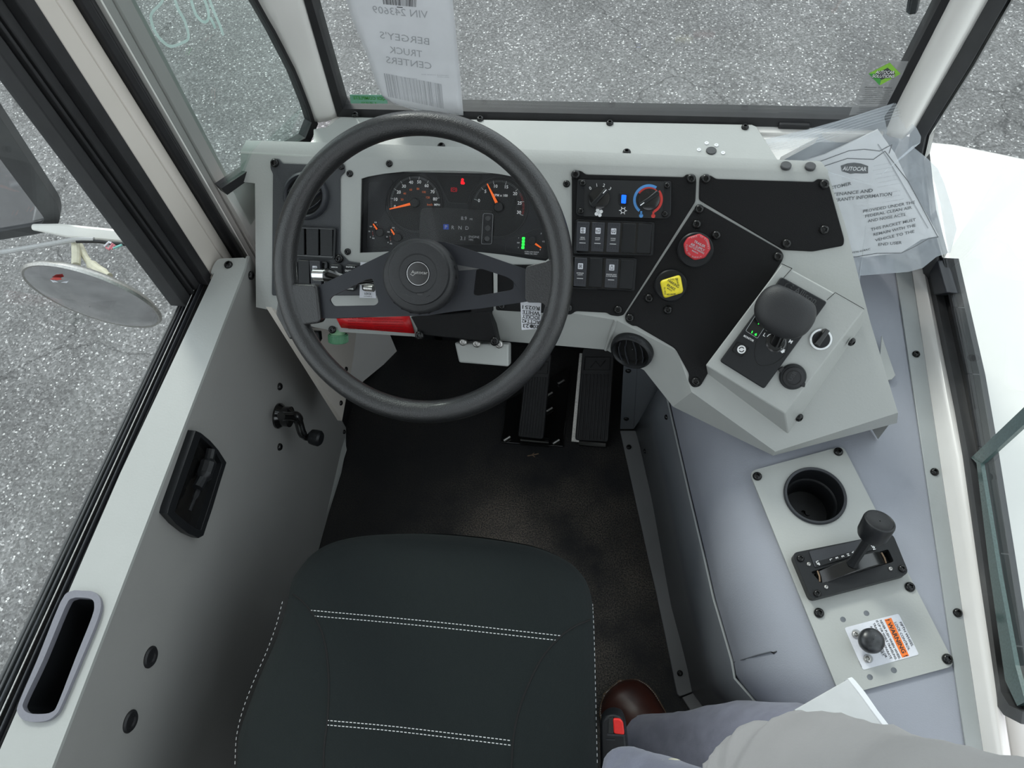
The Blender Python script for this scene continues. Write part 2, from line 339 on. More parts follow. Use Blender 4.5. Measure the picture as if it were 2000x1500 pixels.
def build(name, mb, m, parent=None, bevel=0, seg=2, ang=35, base=None, flat=False, weld=False):
    me = bpy.data.meshes.new(name); 
    if parent is not None: base = WL[parent.name]
    elif base is None:
        lo = Vector([min(v[i] for v in mb.v) for i in range(3)]); hi = Vector([max(v[i] for v in mb.v) for i in range(3)]); base = Vector(((lo.x+hi.x)/2, (lo.y+hi.y)/2, lo.z))
    me.from_pydata([tuple(v-base) for v in mb.v], [], mb.f); me.validate()
    bm = bmesh.new(); bm.from_mesh(me)
    if weld: bmesh.ops.remove_doubles(bm, verts=bm.verts, dist=2e-5)
    if not flat: bmesh.ops.recalc_face_normals(bm, faces=bm.faces)
    bm.to_mesh(me); bm.free()
    me.materials.append(M[m] if isinstance(m, str) else m)
    o = bpy.data.objects.new(name, me); COL.objects.link(o); WL[o.name] = base
    if parent is not None: o.parent = parent
    else: o.location = base
    if not flat:
        me.polygons.foreach_set('use_smooth', [True]*len(me.polygons)); me.set_sharp_from_angle(angle=math.radians(ang))
    if bevel:
        b = o.modifiers.new('bevel', 'BEVEL'); b.width = bevel; b.segments = seg; b.limit_method = 'ANGLE'; b.angle_limit = math.radians(40)
        if hasattr(b, 'harden_normals'): b.harden_normals = False
    return o
def tag(o, label=None, cat=None, group=None, kind=None):
    if label: o['label'] = label
    if cat: o['category'] = cat
    if group: o['group'] = group
    if kind: o['kind'] = kind
    return o
def thing(name, loc, label, cat, group=None, kind=None):
    o = bpy.data.objects.new(name, None); COL.objects.link(o); o.location = loc; o.empty_display_size = .02; WL[o.name] = Vector(loc)
    return tag(o, label, cat, group, kind)
_tc = {}
def text(mb, s, fr, p, hpx, h=0, ang=0, wpx=None, th=.0002, bold=0, align='c', mirror=False):
    """letters laid on the plane fr: p = pixel of their middle, hpx = cap height in photo pixels, ang in the plane"""
    key = (s, bold)
    if key not in _tc:
        cu = bpy.data.curves.new('t', 'FONT'); cu.body = s; cu.size = 1; cu.offset = bold; cu.resolution_u = 2
        ob = bpy.data.objects.new('t', cu); me = bpy.data.meshes.new_from_object(ob)
        vs = [Vector(v.co) for v in me.vertices]; fs = [tuple(q.vertices) for q in me.polygons]
        bpy.data.objects.remove(ob); bpy.data.curves.remove(cu); bpy.data.meshes.remove(me)
        x0 = min(v.x for v in vs); x1 = max(v.x for v in vs)
        _tc[key] = (vs, fs, x0, x1)
    vs, fs, x0, x1 = _tc[key]
    k = fr.mpp(p, h); sy = hpx*k/.70; sx = sy
    if wpx: sx = wpx*k/(x1-x0)
    a, b = fr.loc(p, h); ca, sa = math.cos(ang), math.sin(ang); out = []
    for v in vs:
        x = (v.x-(x0+x1)/2)*sx if align == 'c' else (v.x-x0)*sx
        if mirror: x = -x
        y = v.y*sy - hpx*k/2
        out.append(fr.W(a+x*ca-y*sa, b+x*sa+y*ca, h+th))
    return mb.add(out, fs)
def pxang(fr, p, q, h=0):
    a = fr.loc(p, h); b = fr.loc(q, h); return math.atan2(b[1]-a[1], b[0]-a[0])
def rounded(pts, r, n=4):
    out = []; m = len(pts)
    for i in range(m):
        p = Vector(pts[i]); a = Vector(pts[i-1])-p; b = Vector(pts[(i+1) % m])-p
        k = min(r, a.length*.45, b.length*.45); a = p+a.normalized()*k; b = p+b.normalized()*k
        for j in range(n+1):
            t = j/n; out.append(tuple(a*(1-t)**2+p*2*t*(1-t)+b*t*t))
    return out
def smooth_closed(pts, n=4):
    m = len(pts); out = []
    for i in range(m):
        p0, p1, p2, p3 = (Vector(pts[(i+k) % m]) for k in (-1, 0, 1, 2))
        for j in range(n):
            t = j/n; out.append(tuple(.5*((2*p1)+(p2-p0)*t+(2*p0-5*p1+4*p2-p3)*t*t+(-p0+3*p1-3*p2+p3)*t**3)))
    return out
def smooth_open(pts, n=5):
    pts = [Vector(p) for p in pts]; q = [pts[0]*2-pts[1]]+pts+[pts[-1]*2-pts[-2]]; out = []
    for i in range(1, len(q)-2):
        p0, p1, p2, p3 = q[i-1:i+3]
        for j in range(n):
            t = j/n; out.append(.5*((2*p1)+(p2-p0)*t+(2*p0-5*p1+4*p2-p3)*t*t+(-p0+3*p1-3*p2+p3)*t**3))
    return out + [pts[-1]]

# ---- bolts: one mesh, many placed copies (parts of what they hold)
def bolt_mesh(name, m, r=.0062, hex_=True):
    mb = MB(); f = Fr((0, 0, 0), (1, 0, 0), (0, 0, 1)); mb.lathe(f, (0, 0), [(r, 0), (r, r*.25), (r*.86, r*.55), (r*.62, r*.72), (r*.5, r*.74)], 20, True, False)
    n = 20; rr = [(r*.5 if i % 4 < 2 else r*.38) for i in range(n)]
    k = len(mb.v); 
    mb.v += [Vector((rr[i]*math.cos(2*PI*i/n), rr[i]*math.sin(2*PI*i/n), r*.74)) for i in range(n)] + [Vector((rr[i]*.9*math.cos(2*PI*i/n), rr[i]*.9*math.sin(2*PI*i/n), r*.3)) for i in range(n)]
    for i in range(n):
        j = (i+1) % n; mb.f.append((k-n+i, k-n+j, k+j, k+i)); mb.f.append((k+i, k+j, k+n+j, k+n+i))
    mb.f.append(tuple(k+n+i for i in range(n)))
    me = bpy.data.meshes.new(name); me.from_pydata([tuple(v) for v in mb.v], [], mb.f)
    bm = bmesh.new(); bm.from_mesh(me); bmesh.ops.recalc_face_normals(bm, faces=bm.faces); bm.to_mesh(me); bm.free()
    me.materials.append(M[m]); me.polygons.foreach_set('use_smooth', [True]*len(me.polygons)); me.set_sharp_from_angle(angle=math.radians(40)); return me
BOLT = bolt_mesh('bolt', 'screw'); BOLT_S = bolt_mesh('bolt_steel', 'steel')
def bolt(fr, p, parent, s=1.0, h=0, me=None, world=None):
    o = bpy.data.objects.new('bolt', me or BOLT); COL.objects.link(o); o.parent = parent
    pos = world or fr.hit(p, h); a = random.random()*6; u = fr.u*math.cos(a)+fr.v*math.sin(a); v = fr.n.cross(u)
    mw = Matrix(((u.x*s, v.x*s, fr.n.x*s), (u.y*s, v.y*s, fr.n.y*s), (u.z*s, v.z*s, fr.n.z*s))).to_4x4(); mw.translation = pos - WL[parent.name]
    o.matrix_basis = mw; return o

# ------------------------------------------------------------------ reference planes
DP = atdepth((1160, 460), 1.27); TA = math.radians(40)
D = Fr(DP, (1, 0, 0), (0, -math.sin(TA), math.cos(TA)))            # dash face
FL = Fr((0, 0, 0), (1, 0, 0), (0, 0, 1))                           # cab floor
LEDGE = Fr((0, 0, .685), (1, 0, 0), (0, 0, 1)); COVER = Fr((0, 0, .46), (1, 0, 0), (0, 0, 1)); SHELF = Fr((0, 0, .775), (1, 0, 0), (0, 0, 1))
DOOR = Fr((-.686, 0, 0), (0, 1, 0), (1, 0, 0)); JAMB = Fr((-.75, 0, 0), (0, 1, 0), (1, 0, 0))
WS = Fr((0, 1.062, 0), (1, 0, 0), (0, -1, 0))                      # windshield
Q1 = Vector((-.60, 1.05, 0)); Q2 = Vector((-.75, .80, 0)); QW = Fr(Q1, Q2-Q1, Vector((0, 0, 1)).cross(Q2-Q1))
if QW.n.dot(CAM-Q1) < 0: QW = Fr(Q1, Q2-Q1, -QW.n)
RW = Fr((.563, 0, 0), (0, -1, 0), (-1, 0, 0)); RF = fr3(Vector((.462, 1.066, 0)), Vector((.563, 1.0, 0)), Vector((.462, 1.066, 1)))   # right window: side plane and angled front plane
Z = Vector((0, 0, 1))

# ================================================================== THE SETTING
mb = MB(); mb.box(Fr((0, 0, -1.02), (1, 0, 0), Z), -14, 14, -12, 16, -.05, 0)
tag(build('pavement', mb, 'asphalt', flat=True), None, None, None, 'structure')
mb = MB(); mb.box(FL, -.74, .62, -.75, 1.08, -.03, 0)
floor = tag(build('floor', mb, 'floor', base=Vector((0, 0, 0))), kind='structure')
mb = MB(); mb.box(FL, -.52, .42, 1.064, 1.085, 0, .74)
tag(build('wall_front', mb, 'rubber'), kind='structure')
mb = MB(); mb.box(FL, -.80, .66, -.78, -.75, 0, 1.15); mb.box(FL, -.80, -.45, -.78, -.75, 1.15, 2.05); mb.box(FL, .35, .66, -.78, -.75, 1.15, 2.05); mb.box(FL, -.45, .35, -.78, -.75, 1.8, 2.05)
tag(build('wall_back', mb, 'cover_grey'), kind='structure')
# roof above the opening (only its effect on the light is in the photo)
mb = MB(); mb.box(Fr((0, 0, 2.05), (1, 0, 0), Z), -.80, .66, -.78, 1.08, 0, .03)
tag(build('ceiling', mb, 'white'), kind='structure')

# ---- windshield: gasket ring, pane, sill
def strip(fr, la, lb, z0, z1, up=None):
    """vertical strip between two pixel lines on a plane, continued up/down to heights z0,z1"""
    out = []
    for (p, q) in (la, lb):
        A = fr.hit(p); B = fr.hit(q)
        f = lambda z: A + (B-A)*((z-A.z)/(B.z-A.z)); out.append((f(z0), f(z1)))
    return [out[0][0], out[0][1], out[1][1], out[1][0]]
win = thing('window_1', (0, 1.06, .78), None, None, None, 'structure')
# frame corner lines (outer = body side of gasket)
wsL = [WS.hit((602, 0)), WS.hit((663, 218))]; wsR = [WS.hit((1862, 0)), WS.hit((1735, 240))]
def ext(A, B, z): return A+(B-A)*((z-A.z)/(B.z-A.z))
TOP = 1.95
def wsring(inL, inR, y0, y1):
    pass
gl = [ext(WS.hit((612, 0)), WS.hit((672, 208)), TOP), WS.hit((672, 208)), WS.hit((1400, 223)), WS.hit((1716, 230)), ext(WS.hit((1840, 0)), WS.hit((1736, 202)), TOP)]
go = [ext(WS.hit((600, 0)), WS.hit((662, 219)), TOP), WS.hit((662, 219)), WS.hit((1400, 236)), WS.hit((1730, 242)), ext(WS.hit((1854, 0)), WS.hit((1750, 198)), TOP)]
mb = MB()
for i in range(4):
    a, b, c, d = go[i], go[i+1], gl[i+1], gl[i]
    n = Vector((0, -1, 0)); mb.slab([a+n*.012, b+n*.012, c+n*.006, d+n*.006], .03, n)
build('gasket', mb, 'rubber', win)
mb = MB(); mb.slab([ext(WS.hit((600, 0)), WS.hit((662, 219)), TOP), WS.hit((662, 219)), WS.hit((1640, 241)), WS.hit((1722, 236)), ext(WS.hit((1858, 0)), WS.hit((1722, 236)), TOP)], .004, Vector((0, -1, 0)))
build('pane', mb, 'glass', win, flat=True)
mb = MB(); a = WS.hit((1520, 236)); mb.box(Fr(a, (1, 0, 0), (0, -1, 0)), 0, .05, -.004, .006, 0, .016); build('gasket_clip', mb, 'rubber', win, bevel=.002)
# wiper outside
mb = MB(); wf = WS.off(-.05); mb.tube([wf.hit((1800, -60)), wf.hit((1781, 22))], .008, 6); mb.tube([wf.hit((1790, -60)), wf.hit((1777, 18))], .005, 6)
tag(build('windshield_wiper', mb, 'plastic_l'), 'tip of dark wiper blade outside the windshield, top right', 'wiper')

# ---- shelf, front body sill
mb = MB()
mb.slab([WS.hit((655, 222)), WS.hit((1725, 244)), onplane((1725, 262), Vector((0, 0, .775)), Z), onplane((640, 246), Vector((0, 0, .775)), Z)], .02)
mb.slab([Vector((-.55, 1.075, .77)), Vector((.33, 1.075, .77)), Vector((.22, .99, .768)), Vector((.20, .94, .768)), Vector((-.62, .94, .768))], .012, Z)
tag(build('trim_1', mb, 'white'), kind='structure')
shelf = thing('dash_shelf_panel', (0, 1.0, .78), 'light grey screwed-down shelf panel between dashboard and windshield', 'shelf panel')
mb = MB(); mb.prism(SHELF, SHELF.locs(P_(664, 228, 1468, 243, 1478, 247, 1540, 345, 612, 330, 612, 252, 640, 247), .008), .003, .008)
build('shelf_sheet', mb, 'grey', shelf, bevel=.0015)
for p in P_(694, 225, 938, 233, 1191, 241, 1455, 249): bolt(SHELF, p, shelf, 1, .008)
for p in P_(862, 286, 1224, 298): bolt(SHELF, p, shelf, 1.1, .008)
mb = MB(); c = SHELF.loc((1389, 295), .008); mb.lathe(SHELF, c, [(.0085, .007), (.0085, .0095), (.0078, .0102)], 24); tag(build('hole_plug', mb, 'gasket_l', shelf), 'dark round plug')
for p in P_(1365, 293, 1380, 280, 1399, 284, 1412, 299):
    mb = MB(); c = SHELF.loc(p, .008); mb.lathe(SHELF, c, [(.0035, .007), (.0035, .0092), (.0015, .0092), (.0013, .0085)], 14); build('rivet', mb, 'paper', shelf)

# ---- left corner pillar and quarter window
def pil(la, lb, fr, zlo, out, mname, name, th=.05, parent=None, z1=TOP):
    q = strip(fr, la, lb, zlo, z1); mb = MB(); mb.slab([p+fr.n*out for p in q], th, fr.n); return mb
A = WS.hit((602, 0)); 
qb = lambda p: QW.hit(p)
gcurve = [ext(QW.hit((505, 0)), QW.hit((540, 62)), TOP)] + [QW.hit(p) for p in P_(505, 0, 541, 62, 582, 142, 606, 205, 617, 240, 603, 274, 560, 300, 500, 335, 440, 378)]
gin = [ext(QW.hit((494, 0)), QW.hit((531, 65)), TOP)] + [QW.hit(p) for p in P_(494, 0, 531, 65, 571, 143, 596, 206, 606, 238, 594, 268, 552, 290, 492, 325, 430, 366)]
mb = MB()
for i in range(len(gcurve)-1): mb.slab([gcurve[i]+QW.n*.006, gcurve[i+1]+QW.n*.006, gin[i+1]+QW.n*.004, gin[i]+QW.n*.004], .02, QW.n)
q = thing('window_2', QW.hit((560, 300)), None, None, None, 'structure')
build('gasket', mb, 'rubber', q)
mb = MB(); mb.slab([ext(QW.hit((259, 0)), QW.hit((512, 480)), TOP)]+gin+[QW.hit((490, 440))], .004, QW.n); build('pane', mb, 'glass_g', q, flat=True)
# corner post between quarter window and windshield (two faces meeting on a rounded fold)
def byz(ps):
    ps = sorted(ps, key=lambda p: -p.z)
    def f(z):
        for a, b in zip(ps[:-1], ps[1:]):
            if a.z >= z >= b.z: return b.lerp(a, (z-b.z)/(a.z-b.z+1e-9))
        return ps[0] if z > ps[0].z else ps[-1]
    return f
def up(ps): return [Vector((ps[0].x+(ps[0].x-ps[1].x)/(ps[0].z-ps[1].z+1e-9)*(TOP-ps[0].z), ps[0].y, TOP))]+ps
zl = [TOP, 1.5, 1.2, 1.08, 1.0, .96, .92, .88, .85, .82, .80, .785, .77]
def post3(name, A, B, C, bul, col_='white'):
    mb = MB(); vs = []
    for z in zl:
        a, b_, c = A(z), B(z), C(z)
        vs += [a, a.lerp(b_, .5)+bul*.3, b_.lerp((a+c)/2, .18), b_.lerp(c, .5)+bul*.3, c]
    mb.add(vs, [(i*5+j, i*5+j+1, (i+1)*5+j+1, (i+1)*5+j) for i in range(len(zl)-1) for j in range(4)]); o = build(name, mb, col_, ang=70); sm = o.modifiers.new('s', 'SOLIDIFY'); sm.thickness = .01; sm.offset = 0; tag(o, kind='structure')
off_ = Vector((.004, -.022, 0))
post3('trim_3', byz(up([p+Vector((0, -.004, 0)) for p in [WS.hit(q_) for q_ in P_(600, 0, 631, 110, 662, 219, 664, 246)]])), byz(up([WS.hit(p)+off_ for p in P_(563, 0, 601, 110, 640, 232, 632, 262)])), byz([g+QW.n*.002 for g in gcurve[:7]]), Vector((.002, -.004, 0)))
mb = MB()      # body corner below the quarter window gasket
low = gcurve[6:]; mb.slab([p for p in low]+[p-Vector((0, 0, .75)) for p in low[::-1]], .02, QW.n)
tag(build('trim_4', mb, 'white'), kind='structure')

# ---- door aperture posts (left), from the black glass channel to the grey post
post = thing('trim_5', (-.75, .8, .6), None, None, None, 'structure')
def lane(name, mname, la, lb, zlo, out, out2=None, th=.03, fr=JAMB, z1=TOP, bevel=.003):
    q = strip(fr, la, lb, zlo, z1); o2 = out if out2 is None else out2
    mb = MB(); n = fr.n; mb.slab([q[0]+n*out, q[1]+n*out, q[2]+n*o2, q[3]+n*o2], th, n); return build(name, mb, mname, post, bevel=bevel)
L0 = ((66, 0), (410, 535)); L1 = ((157, 0), (448, 477)); L2 = ((192, 0), (470, 480)); L3 = ((259, 0), (512, 480)); Lm = ((110, 0), (436, 505))
lane('door_frame_face', 'beige', L0, Lm, .60, 0)
lane('door_frame_return', 'beige', Lm, L1, .40, 0, -.010)
lane('weatherstrip', 'rubber', L1, ((172, 0), (459, 480)), .40, -.002, .004)
lane('weatherstrip_lip', 'rubber', ((174, 0), (460, 480)), L2, .40, .002, -.004)
lane('bright_edge', 'hood', ((193, 0), (470.5, 480)), ((197, 0), (473, 480)), .40, .002, .002, .01, bevel=0)
lane('grey_post', 'door_grey', ((197, 0), (473, 480)), ((216, 0), (483, 480)), .40, .0, .004)
lane('grey_post_face', 'door_grey', ((216, 0), (483, 480)), L3, .30, .006, .006)
mb = MB(); qq = strip(QW, L3, ((262, 0), (515, 480)), .0, .62)
# ---- the door: inner panel, sill ledge, window channels, glass
door = thing('door_1', (-.70, .3, 0), None, None, None, 'structure')
pf = DOOR.locs(c7(1385, 300)+c8(1572, 465)+c8(1572, 660)+c8(1345, 1390))
yb = DOOR.loc((90, 1500))[0]
zt = .681; p0 = DOOR.loc((484, 520)); pts = [(p0[0]+.02, zt), DOOR.loc(c8(1572, 465)[0]), DOOR.loc(c8(1572, 660)[0]), (DOOR.loc(c8(1345, 1390)[0])[0], .0), (-.74, .0), (-.74, zt)]
mb = MB(); mb.prism(DOOR, pts, -.008, 0); build('door_panel', mb, 'door_grey', door, bevel=.002)
# turned-in bottom flange
mb = MB(); fl = FL; e0 = c8(1572, 465)[0]; 
t = [DOOR.hit(c8(1560, 500)[0], 0), DOOR.hit(c8(1405, 1365)[0], 0)]; b_u = [onplane(c8(1574, 655)[0], Vector((0, 0, .004)), Z), onplane(c8(1345, 1390)[0], Vector((0, 0, .004)), Z)]
dirv = (DOOR.hit(c8(1405, 1365)[0], 0)-DOOR.hit(c8(1548, 640)[0], 0)).normalized()
tA = DOOR.hit(c8(1557, 560)[0], .001); tB = DOOR.hit(c8(1405, 1365)[0], .001); bA = onplane(c8(1576, 655)[0], Vector((0, 0, .012)), Z); bB = onplane(c8(1345, 1390)[0], Vector((0, 0, .012)), Z)
ex = lambda a, b, y: a+(b-a)*((y-a.y)/(b.y-a.y))
mb.slab([tA, ex(tA, tB, -.5), ex(bA, bB, -.5), bA], .003); build('bottom_flange', mb, 'grey', door)
# ledge with a pull pocket let into it
ring_o = smooth_closed(c9(345, 637, 400, 634, 460, 641, 492, 685, 478, 770, 400, 960, 306, 1180, 272, 1240, 215, 1272, 125, 1270, 86, 1232, 92, 1180, 180, 975, 295, 690), 3)
ring_i = smooth_closed(c9(352, 672, 400, 668, 448, 676, 460, 705, 448, 765, 370, 960, 285, 1180, 255, 1225, 205, 1236, 140, 1232, 112, 1205, 122, 1160, 210, 975, 318, 715), 3)
xo = lambda p: LEDGE.loc(p)
lo = [LEDGE.loc(p) for p in c7(1172, 392, 1186, 345, 1215, 300, 1385, 300)]
outl = [lo[0], lo[1], lo[2], (-.688, lo[3][1]+.002), (-.6842, lo[3][1]-.02), (-.6842, -.5), (LEDGE.loc((0, 1464))[0]-.005, -.5), LEDGE.loc((0, 1464)), LEDGE.loc(c7(670, 1500)[0])]
hl = LEDGE.locs(ring_i)
mb = MB(); mb.prism(LEDGE, rounded(outl[:4], .008, 3)[:-1]+[(-.688, lo[3][1]+.002)][:0]+outl[3:], -.006, 0, [hl]); build('sill_ledge', mb, 'grey', door, bevel=.0025)
mb = MB(); mb.prism(LEDGE, LEDGE.locs(ring_o, .006), -.004, .006, [LEDGE.locs(ring_i, .006)]); tag(build('pocket_rim', mb, 'rim_grey', door, bevel=.002), 'grey plastic rim of the pull pocket')
mb = MB(); k = len(hl); cx = sum(p[0] for p in hl)/k; cy = sum(p[1] for p in hl)/k
mb.add([LEDGE.W(a, b, 0) for a, b in hl]+[LEDGE.W(cx+(a-cx)*.85, cy+(b-cy)*.92, -.07) for a, b in hl], [(i, (i+1) % k, (i+1) % k+k, i+k) for i in range(k)]+[tuple(range(k, 2*k))]); build('pull_pocket', mb, 'plastic', door)
bolt(LEDGE, c7(1276, 337)[0], door, 1.25)
# belt rails / window channel running back beside the ledge
gl_line = [onplane(p, Vector((0, 0, .67)), Z) for p in P_(367, 550, 0, 1312)]; le_line = [onplane(p, Vector((0, 0, .67)), Z) for p in P_(410, 535, 0, 1464)]
def rail(f0, f1, z, mname, name, th=.02, r=.002):
    ps = []
    for f in (f0, f1):
        for l, s_ in ((0, 0), (1, 1)):
            a = gl_line[l].lerp(le_line[l], f); ps.append(a)
    a, b, c, d = ps[0], ps[1], ps[3], ps[2]; dv = (b-a).normalized(); e = (d-c).normalized()
    b = b+dv*.5; c = c-e*.5
    for q_ in (a, b, c, d): q_.z = z
    a = a - dv*.02; d = d + e*.0
    mb = MB(); mb.slab([a, b, c, d], th, Z); build(name, mb, mname, door, bevel=r)
rail(.00, .12, .668, 'gasket_l', 'outer_trim'); rail(.12, .20, .662, 'rubber', 'channel_floor'); rail(.20, .28, .672, 'gasket_l', 'channel_wall'); rail(.28, .40, .664, 'rubber', 'channel_floor')
rail(.40, .47, .674, 'plastic_l', 'channel_wall'); rail(.47, .62, .662, 'gloss', 'channel_floor'); rail(.62, .67, .676, 'steel', 'channel_edge', .02, .001); rail(.67, .84, .664, 'rubber', 'channel_floor'); rail(.84, .90, .678, 'plastic_l', 'channel_wall'); rail(.90, 1.0, .672, 'rubber', 'seal')
# vertical black channel of the drop glass
def dl(name, mname, la, lb, out, out2, th=.03):
    q = strip(JAMB, la, lb, .675, TOP); n = JAMB.n; mb = MB(); mb.slab([q[0]+n*out, q[1]+n*out, q[2]+n*out2, q[3]+n*out2], th, n); build(name, mb, mname, door, bevel=.002)
dl('glass_channel', 'gasket_d', ((-45, 0), (348, 550)), ((-18, 0), (372, 550)), -.02, -.02)
dl('channel_groove', 'gloss', ((-18, 0), (372, 550)), ((-12, 0), (376, 549)), -.028, -.028)
dl('channel_ridge', 'gasket_d', ((-12, 0), (376, 549)), ((-4, 0), (380, 548)), -.015, -.015)
dl('channel_groove', 'gloss', ((-4, 0), (380, 548)), ((2, 0), (384, 547)), -.024, -.024)
dl('inner_channel', 'gasket_d', ((2, 0), (384, 547)), ((22, 0), (394, 544)), -.014, -.010)
dl('door_seal', 'rubber', ((22, 0), (394, 544)), ((66, 0), (412, 538)), .006, .002, .04)
gx = Fr((-.79, 0, 0), (0, 1, 0), (1, 0, 0))
mb = MB(); mb.box(gx, -.6, gx.loc((353, 552))[0]+.01, .64, TOP, -.004, 0); build('pane', mb, 'glass', door, flat=True)
# crank, handle, plugs and screws of the door
mb = MB(); cc = DOOR.loc(c8(985, 362)[0]); 
mb.lathe(DOOR, cc, [(.026, .0), (.026, .004), (.020, .012), (.021, .026), (.013, .030)], 32)
hits = [DOOR.hit(c8(1010, 365)[0], .03), DOOR.hit(c8(1100, 365)[0], .034), DOOR.hit(c8(1145, 372)[0], .04), DOOR.hit(c8(1165, 430)[0], .042), DOOR.hit(c8(1190, 510)[0], .046), DOOR.hit(c8(1225, 548)[0], .05), DOOR.hit(c8(1262, 540)[0], .058)]
mb2 = MB(); mb2.tube(smooth_open(hits, 4), [.009]*5+[.0105]*6+[.009]*7+[.007]*7, 12)
build('crank_base', mb, 'gloss', door); cr_ = build('window_crank', mb2, 'gloss', door)
kd = (DOOR.n + Vector((0, -.12, -.05))).normalized(); kf = Fr(DOOR.hit(c8(1262, 540)[0], .058), (0, 1, 0), kd)
mb = MB(); mb.lathe(kf, (0, 0), [(.008, -.004), (.015, .002), (.0165, .012), (.0165, .020), (.013, .024)], 24); build('crank_knob', mb, 'plastic', cr_)
mb = MB(); ho = c8(275, 490, 318, 508, 400, 575, 470, 655, 541, 765, 480, 960, 420, 1160, 342, 1395, 300, 1416, 210, 1375, 110, 1295, 30, 1205, 40, 1160)
hi_ = c8(318, 545, 380, 600, 440, 665, 502, 775, 440, 975, 385, 1150, 322, 1345, 290, 1340, 200, 1280, 95, 1190, 130, 1080)
mb.prism(DOOR, DOOR.locs(ho, .014), 0, .014, [DOOR.locs(hi_, .014)]); build('handle_bezel', mb, 'plastic', door, bevel=.003)
mb = MB(); hh = DOOR.locs(hi_, .004); mb.prism(DOOR, hh, 0, .003); build('handle_pan', mb, 'gloss', door)
mb = MB(); mb.tube(smooth_open([DOOR.hit(p, .018) for p in c8(410, 650, 385, 760, 345, 880, 290, 985)], 4), [.008]*4+[.013]*5+[.009]*4, 10); mb.tube(smooth_open([DOOR.hit(p, .016) for p in c8(295, 1000, 262, 1080, 222, 1180)], 4), [.005]*4+[.003]*5, 8); tag(build('release_lever', mb, 'plastic', door), 'curved black release lever')
for p in c9(733, 958, 634, 1272):
    mb = MB(); mb.lathe(DOOR, DOOR.loc(p), [(.0165, 0), (.0165, .0015), (.014, .004), (.009, .0035), (.008, .001)], 28); tag(build('rubber_plug', mb, 'rubber', door), 'black round rubber plug')
for p in c8(993, 110, 993, 630): bolt(DOOR, p, door, 1.25)
bolt(DOOR, c8(1550, 500)[0], door, .9); bolt(DOOR, (489, 538), door, 1.3)

mb = MB(); mb.box(FL, -.72, -.70, .70, 1.085, 0, .60); mb.box(FL, -.72, -.58, 1.07, 1.085, 0, .55); mb.box(FL, -.585, -.50, 1.064, 1.085, 0, .73); tag(build('trim_8', mb, 'rubber'), kind='structure')
# ---- cab side under the dash, left
mb = MB(); LS = Fr((-.64, 0, 0), (0, 1, 0), (1, 0, 0))
ps = [onplane(p, Vector((-.60, 0, 0)), Vector((1, 0, 0))) for p in P_(530, 600, 600, 640, 697, 640, 690, 700, 679, 760, 668, 822)]
mb.slab(ps, .01, Vector((1, 0, 0))); o = build('wall_left', mb, 'beige'); tag(o, kind='structure')
for p in P_(675, 721, 665, 787): bolt(Fr((-.60, 0, 0), (0, 1, 0), (1, 0, 0)), p, o, .9)

# ---- engine cover on the right, kick sheets and floor flanges
KT = .30
kt = [onplane(p, Vector((0, 0, KT)), Z) for p in P_(1296, 745, 1304, 782, 1346, 966, 1378, 1100)+c21(690, 600, 820, 1045, 838, 1160, 1000, 1345, 1130, 1490)]
fb = [FL.hit(p) for p in P_(1240, 838, 1244, 843, 1274, 977, 1296, 1100, 1310, 1179, 1340, 1291, 1352, 1351)+c21(640, 1390, 720, 1500)]
def resamp(ps, n):
    L = [0]
    for a, b in zip(ps[:-1], ps[1:]): L.append(L[-1]+(b-a).length)
    out = []
    for i in range(n+1):
        t = L[-1]*i/n
        for j in range(len(ps)-1):
            if t <= L[j+1]+1e-9: out.append(ps[j].lerp(ps[j+1], (t-L[j])/(L[j+1]-L[j]+1e-9))); break
    return out
mb = MB(); ka = resamp(kt[:7], 14); fa_ = resamp(fb[:7], 14)
for i in range(14): mb.quad(fa_[i], fa_[i+1], ka[i+1], ka[i])
for i in range(6, 8): mb.quad(fb[i], fb[i+1], kt[i+1], kt[i])
kick = thing('engine_cover_skirt', (.1, .5, 0), 'grey sheet metal kick panel and floor flange along the engine cover', 'kick panel')
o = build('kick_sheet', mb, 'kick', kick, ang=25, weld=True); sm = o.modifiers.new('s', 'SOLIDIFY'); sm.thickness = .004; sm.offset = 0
mb = MB(); mb.tube(kt[:], .0022, 6); build('folded_edge', mb, 'cover_grey', kick)
mb = MB()
f2 = [FL.hit(p) for p in P_(1211, 843, 1246, 1000, 1268, 1100)+c21(290, 560, 435, 1270, 452, 1290, 549, 1256, 500, 1040, 395, 640)+P_(1296, 1100, 1274, 977, 1243, 843)]
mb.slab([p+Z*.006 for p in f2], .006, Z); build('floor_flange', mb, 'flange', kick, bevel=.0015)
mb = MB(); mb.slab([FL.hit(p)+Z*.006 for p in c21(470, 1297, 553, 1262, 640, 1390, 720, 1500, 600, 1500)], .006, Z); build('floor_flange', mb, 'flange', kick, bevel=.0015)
for p in c20(256, 650)+c21(457, 1125, 598, 1402): bolt(FL, p, kick, 1, .006)
k1 = fr3(fb[1], fb[3], kt[2])
for p in c20(375, 680, 533, 430): bolt(k1, p, kick, .9, .002)
FP = Fr((0, .84, 0), (1, 0, 0), (0, -1, 0)); mb = MB()
mb.slab([FP.hit(p) for p in P_(1211, 838, 1238, 838, 1246, 690, 1219, 690)], .004, FP.n); mb.slab([FP.hit(p) for p in P_(1238, 838, 1289, 762, 1340, 690, 1246, 690)], .004, FP.n)
ftp = tag(build('footwell_corner_panel', mb, 'kick', bevel=.001), 'dark grey folded panel at the front corner beside the right pedal', 'panel')
for p in c20(237, 440, 252, 88): bolt(FP, p, ftp, 1)
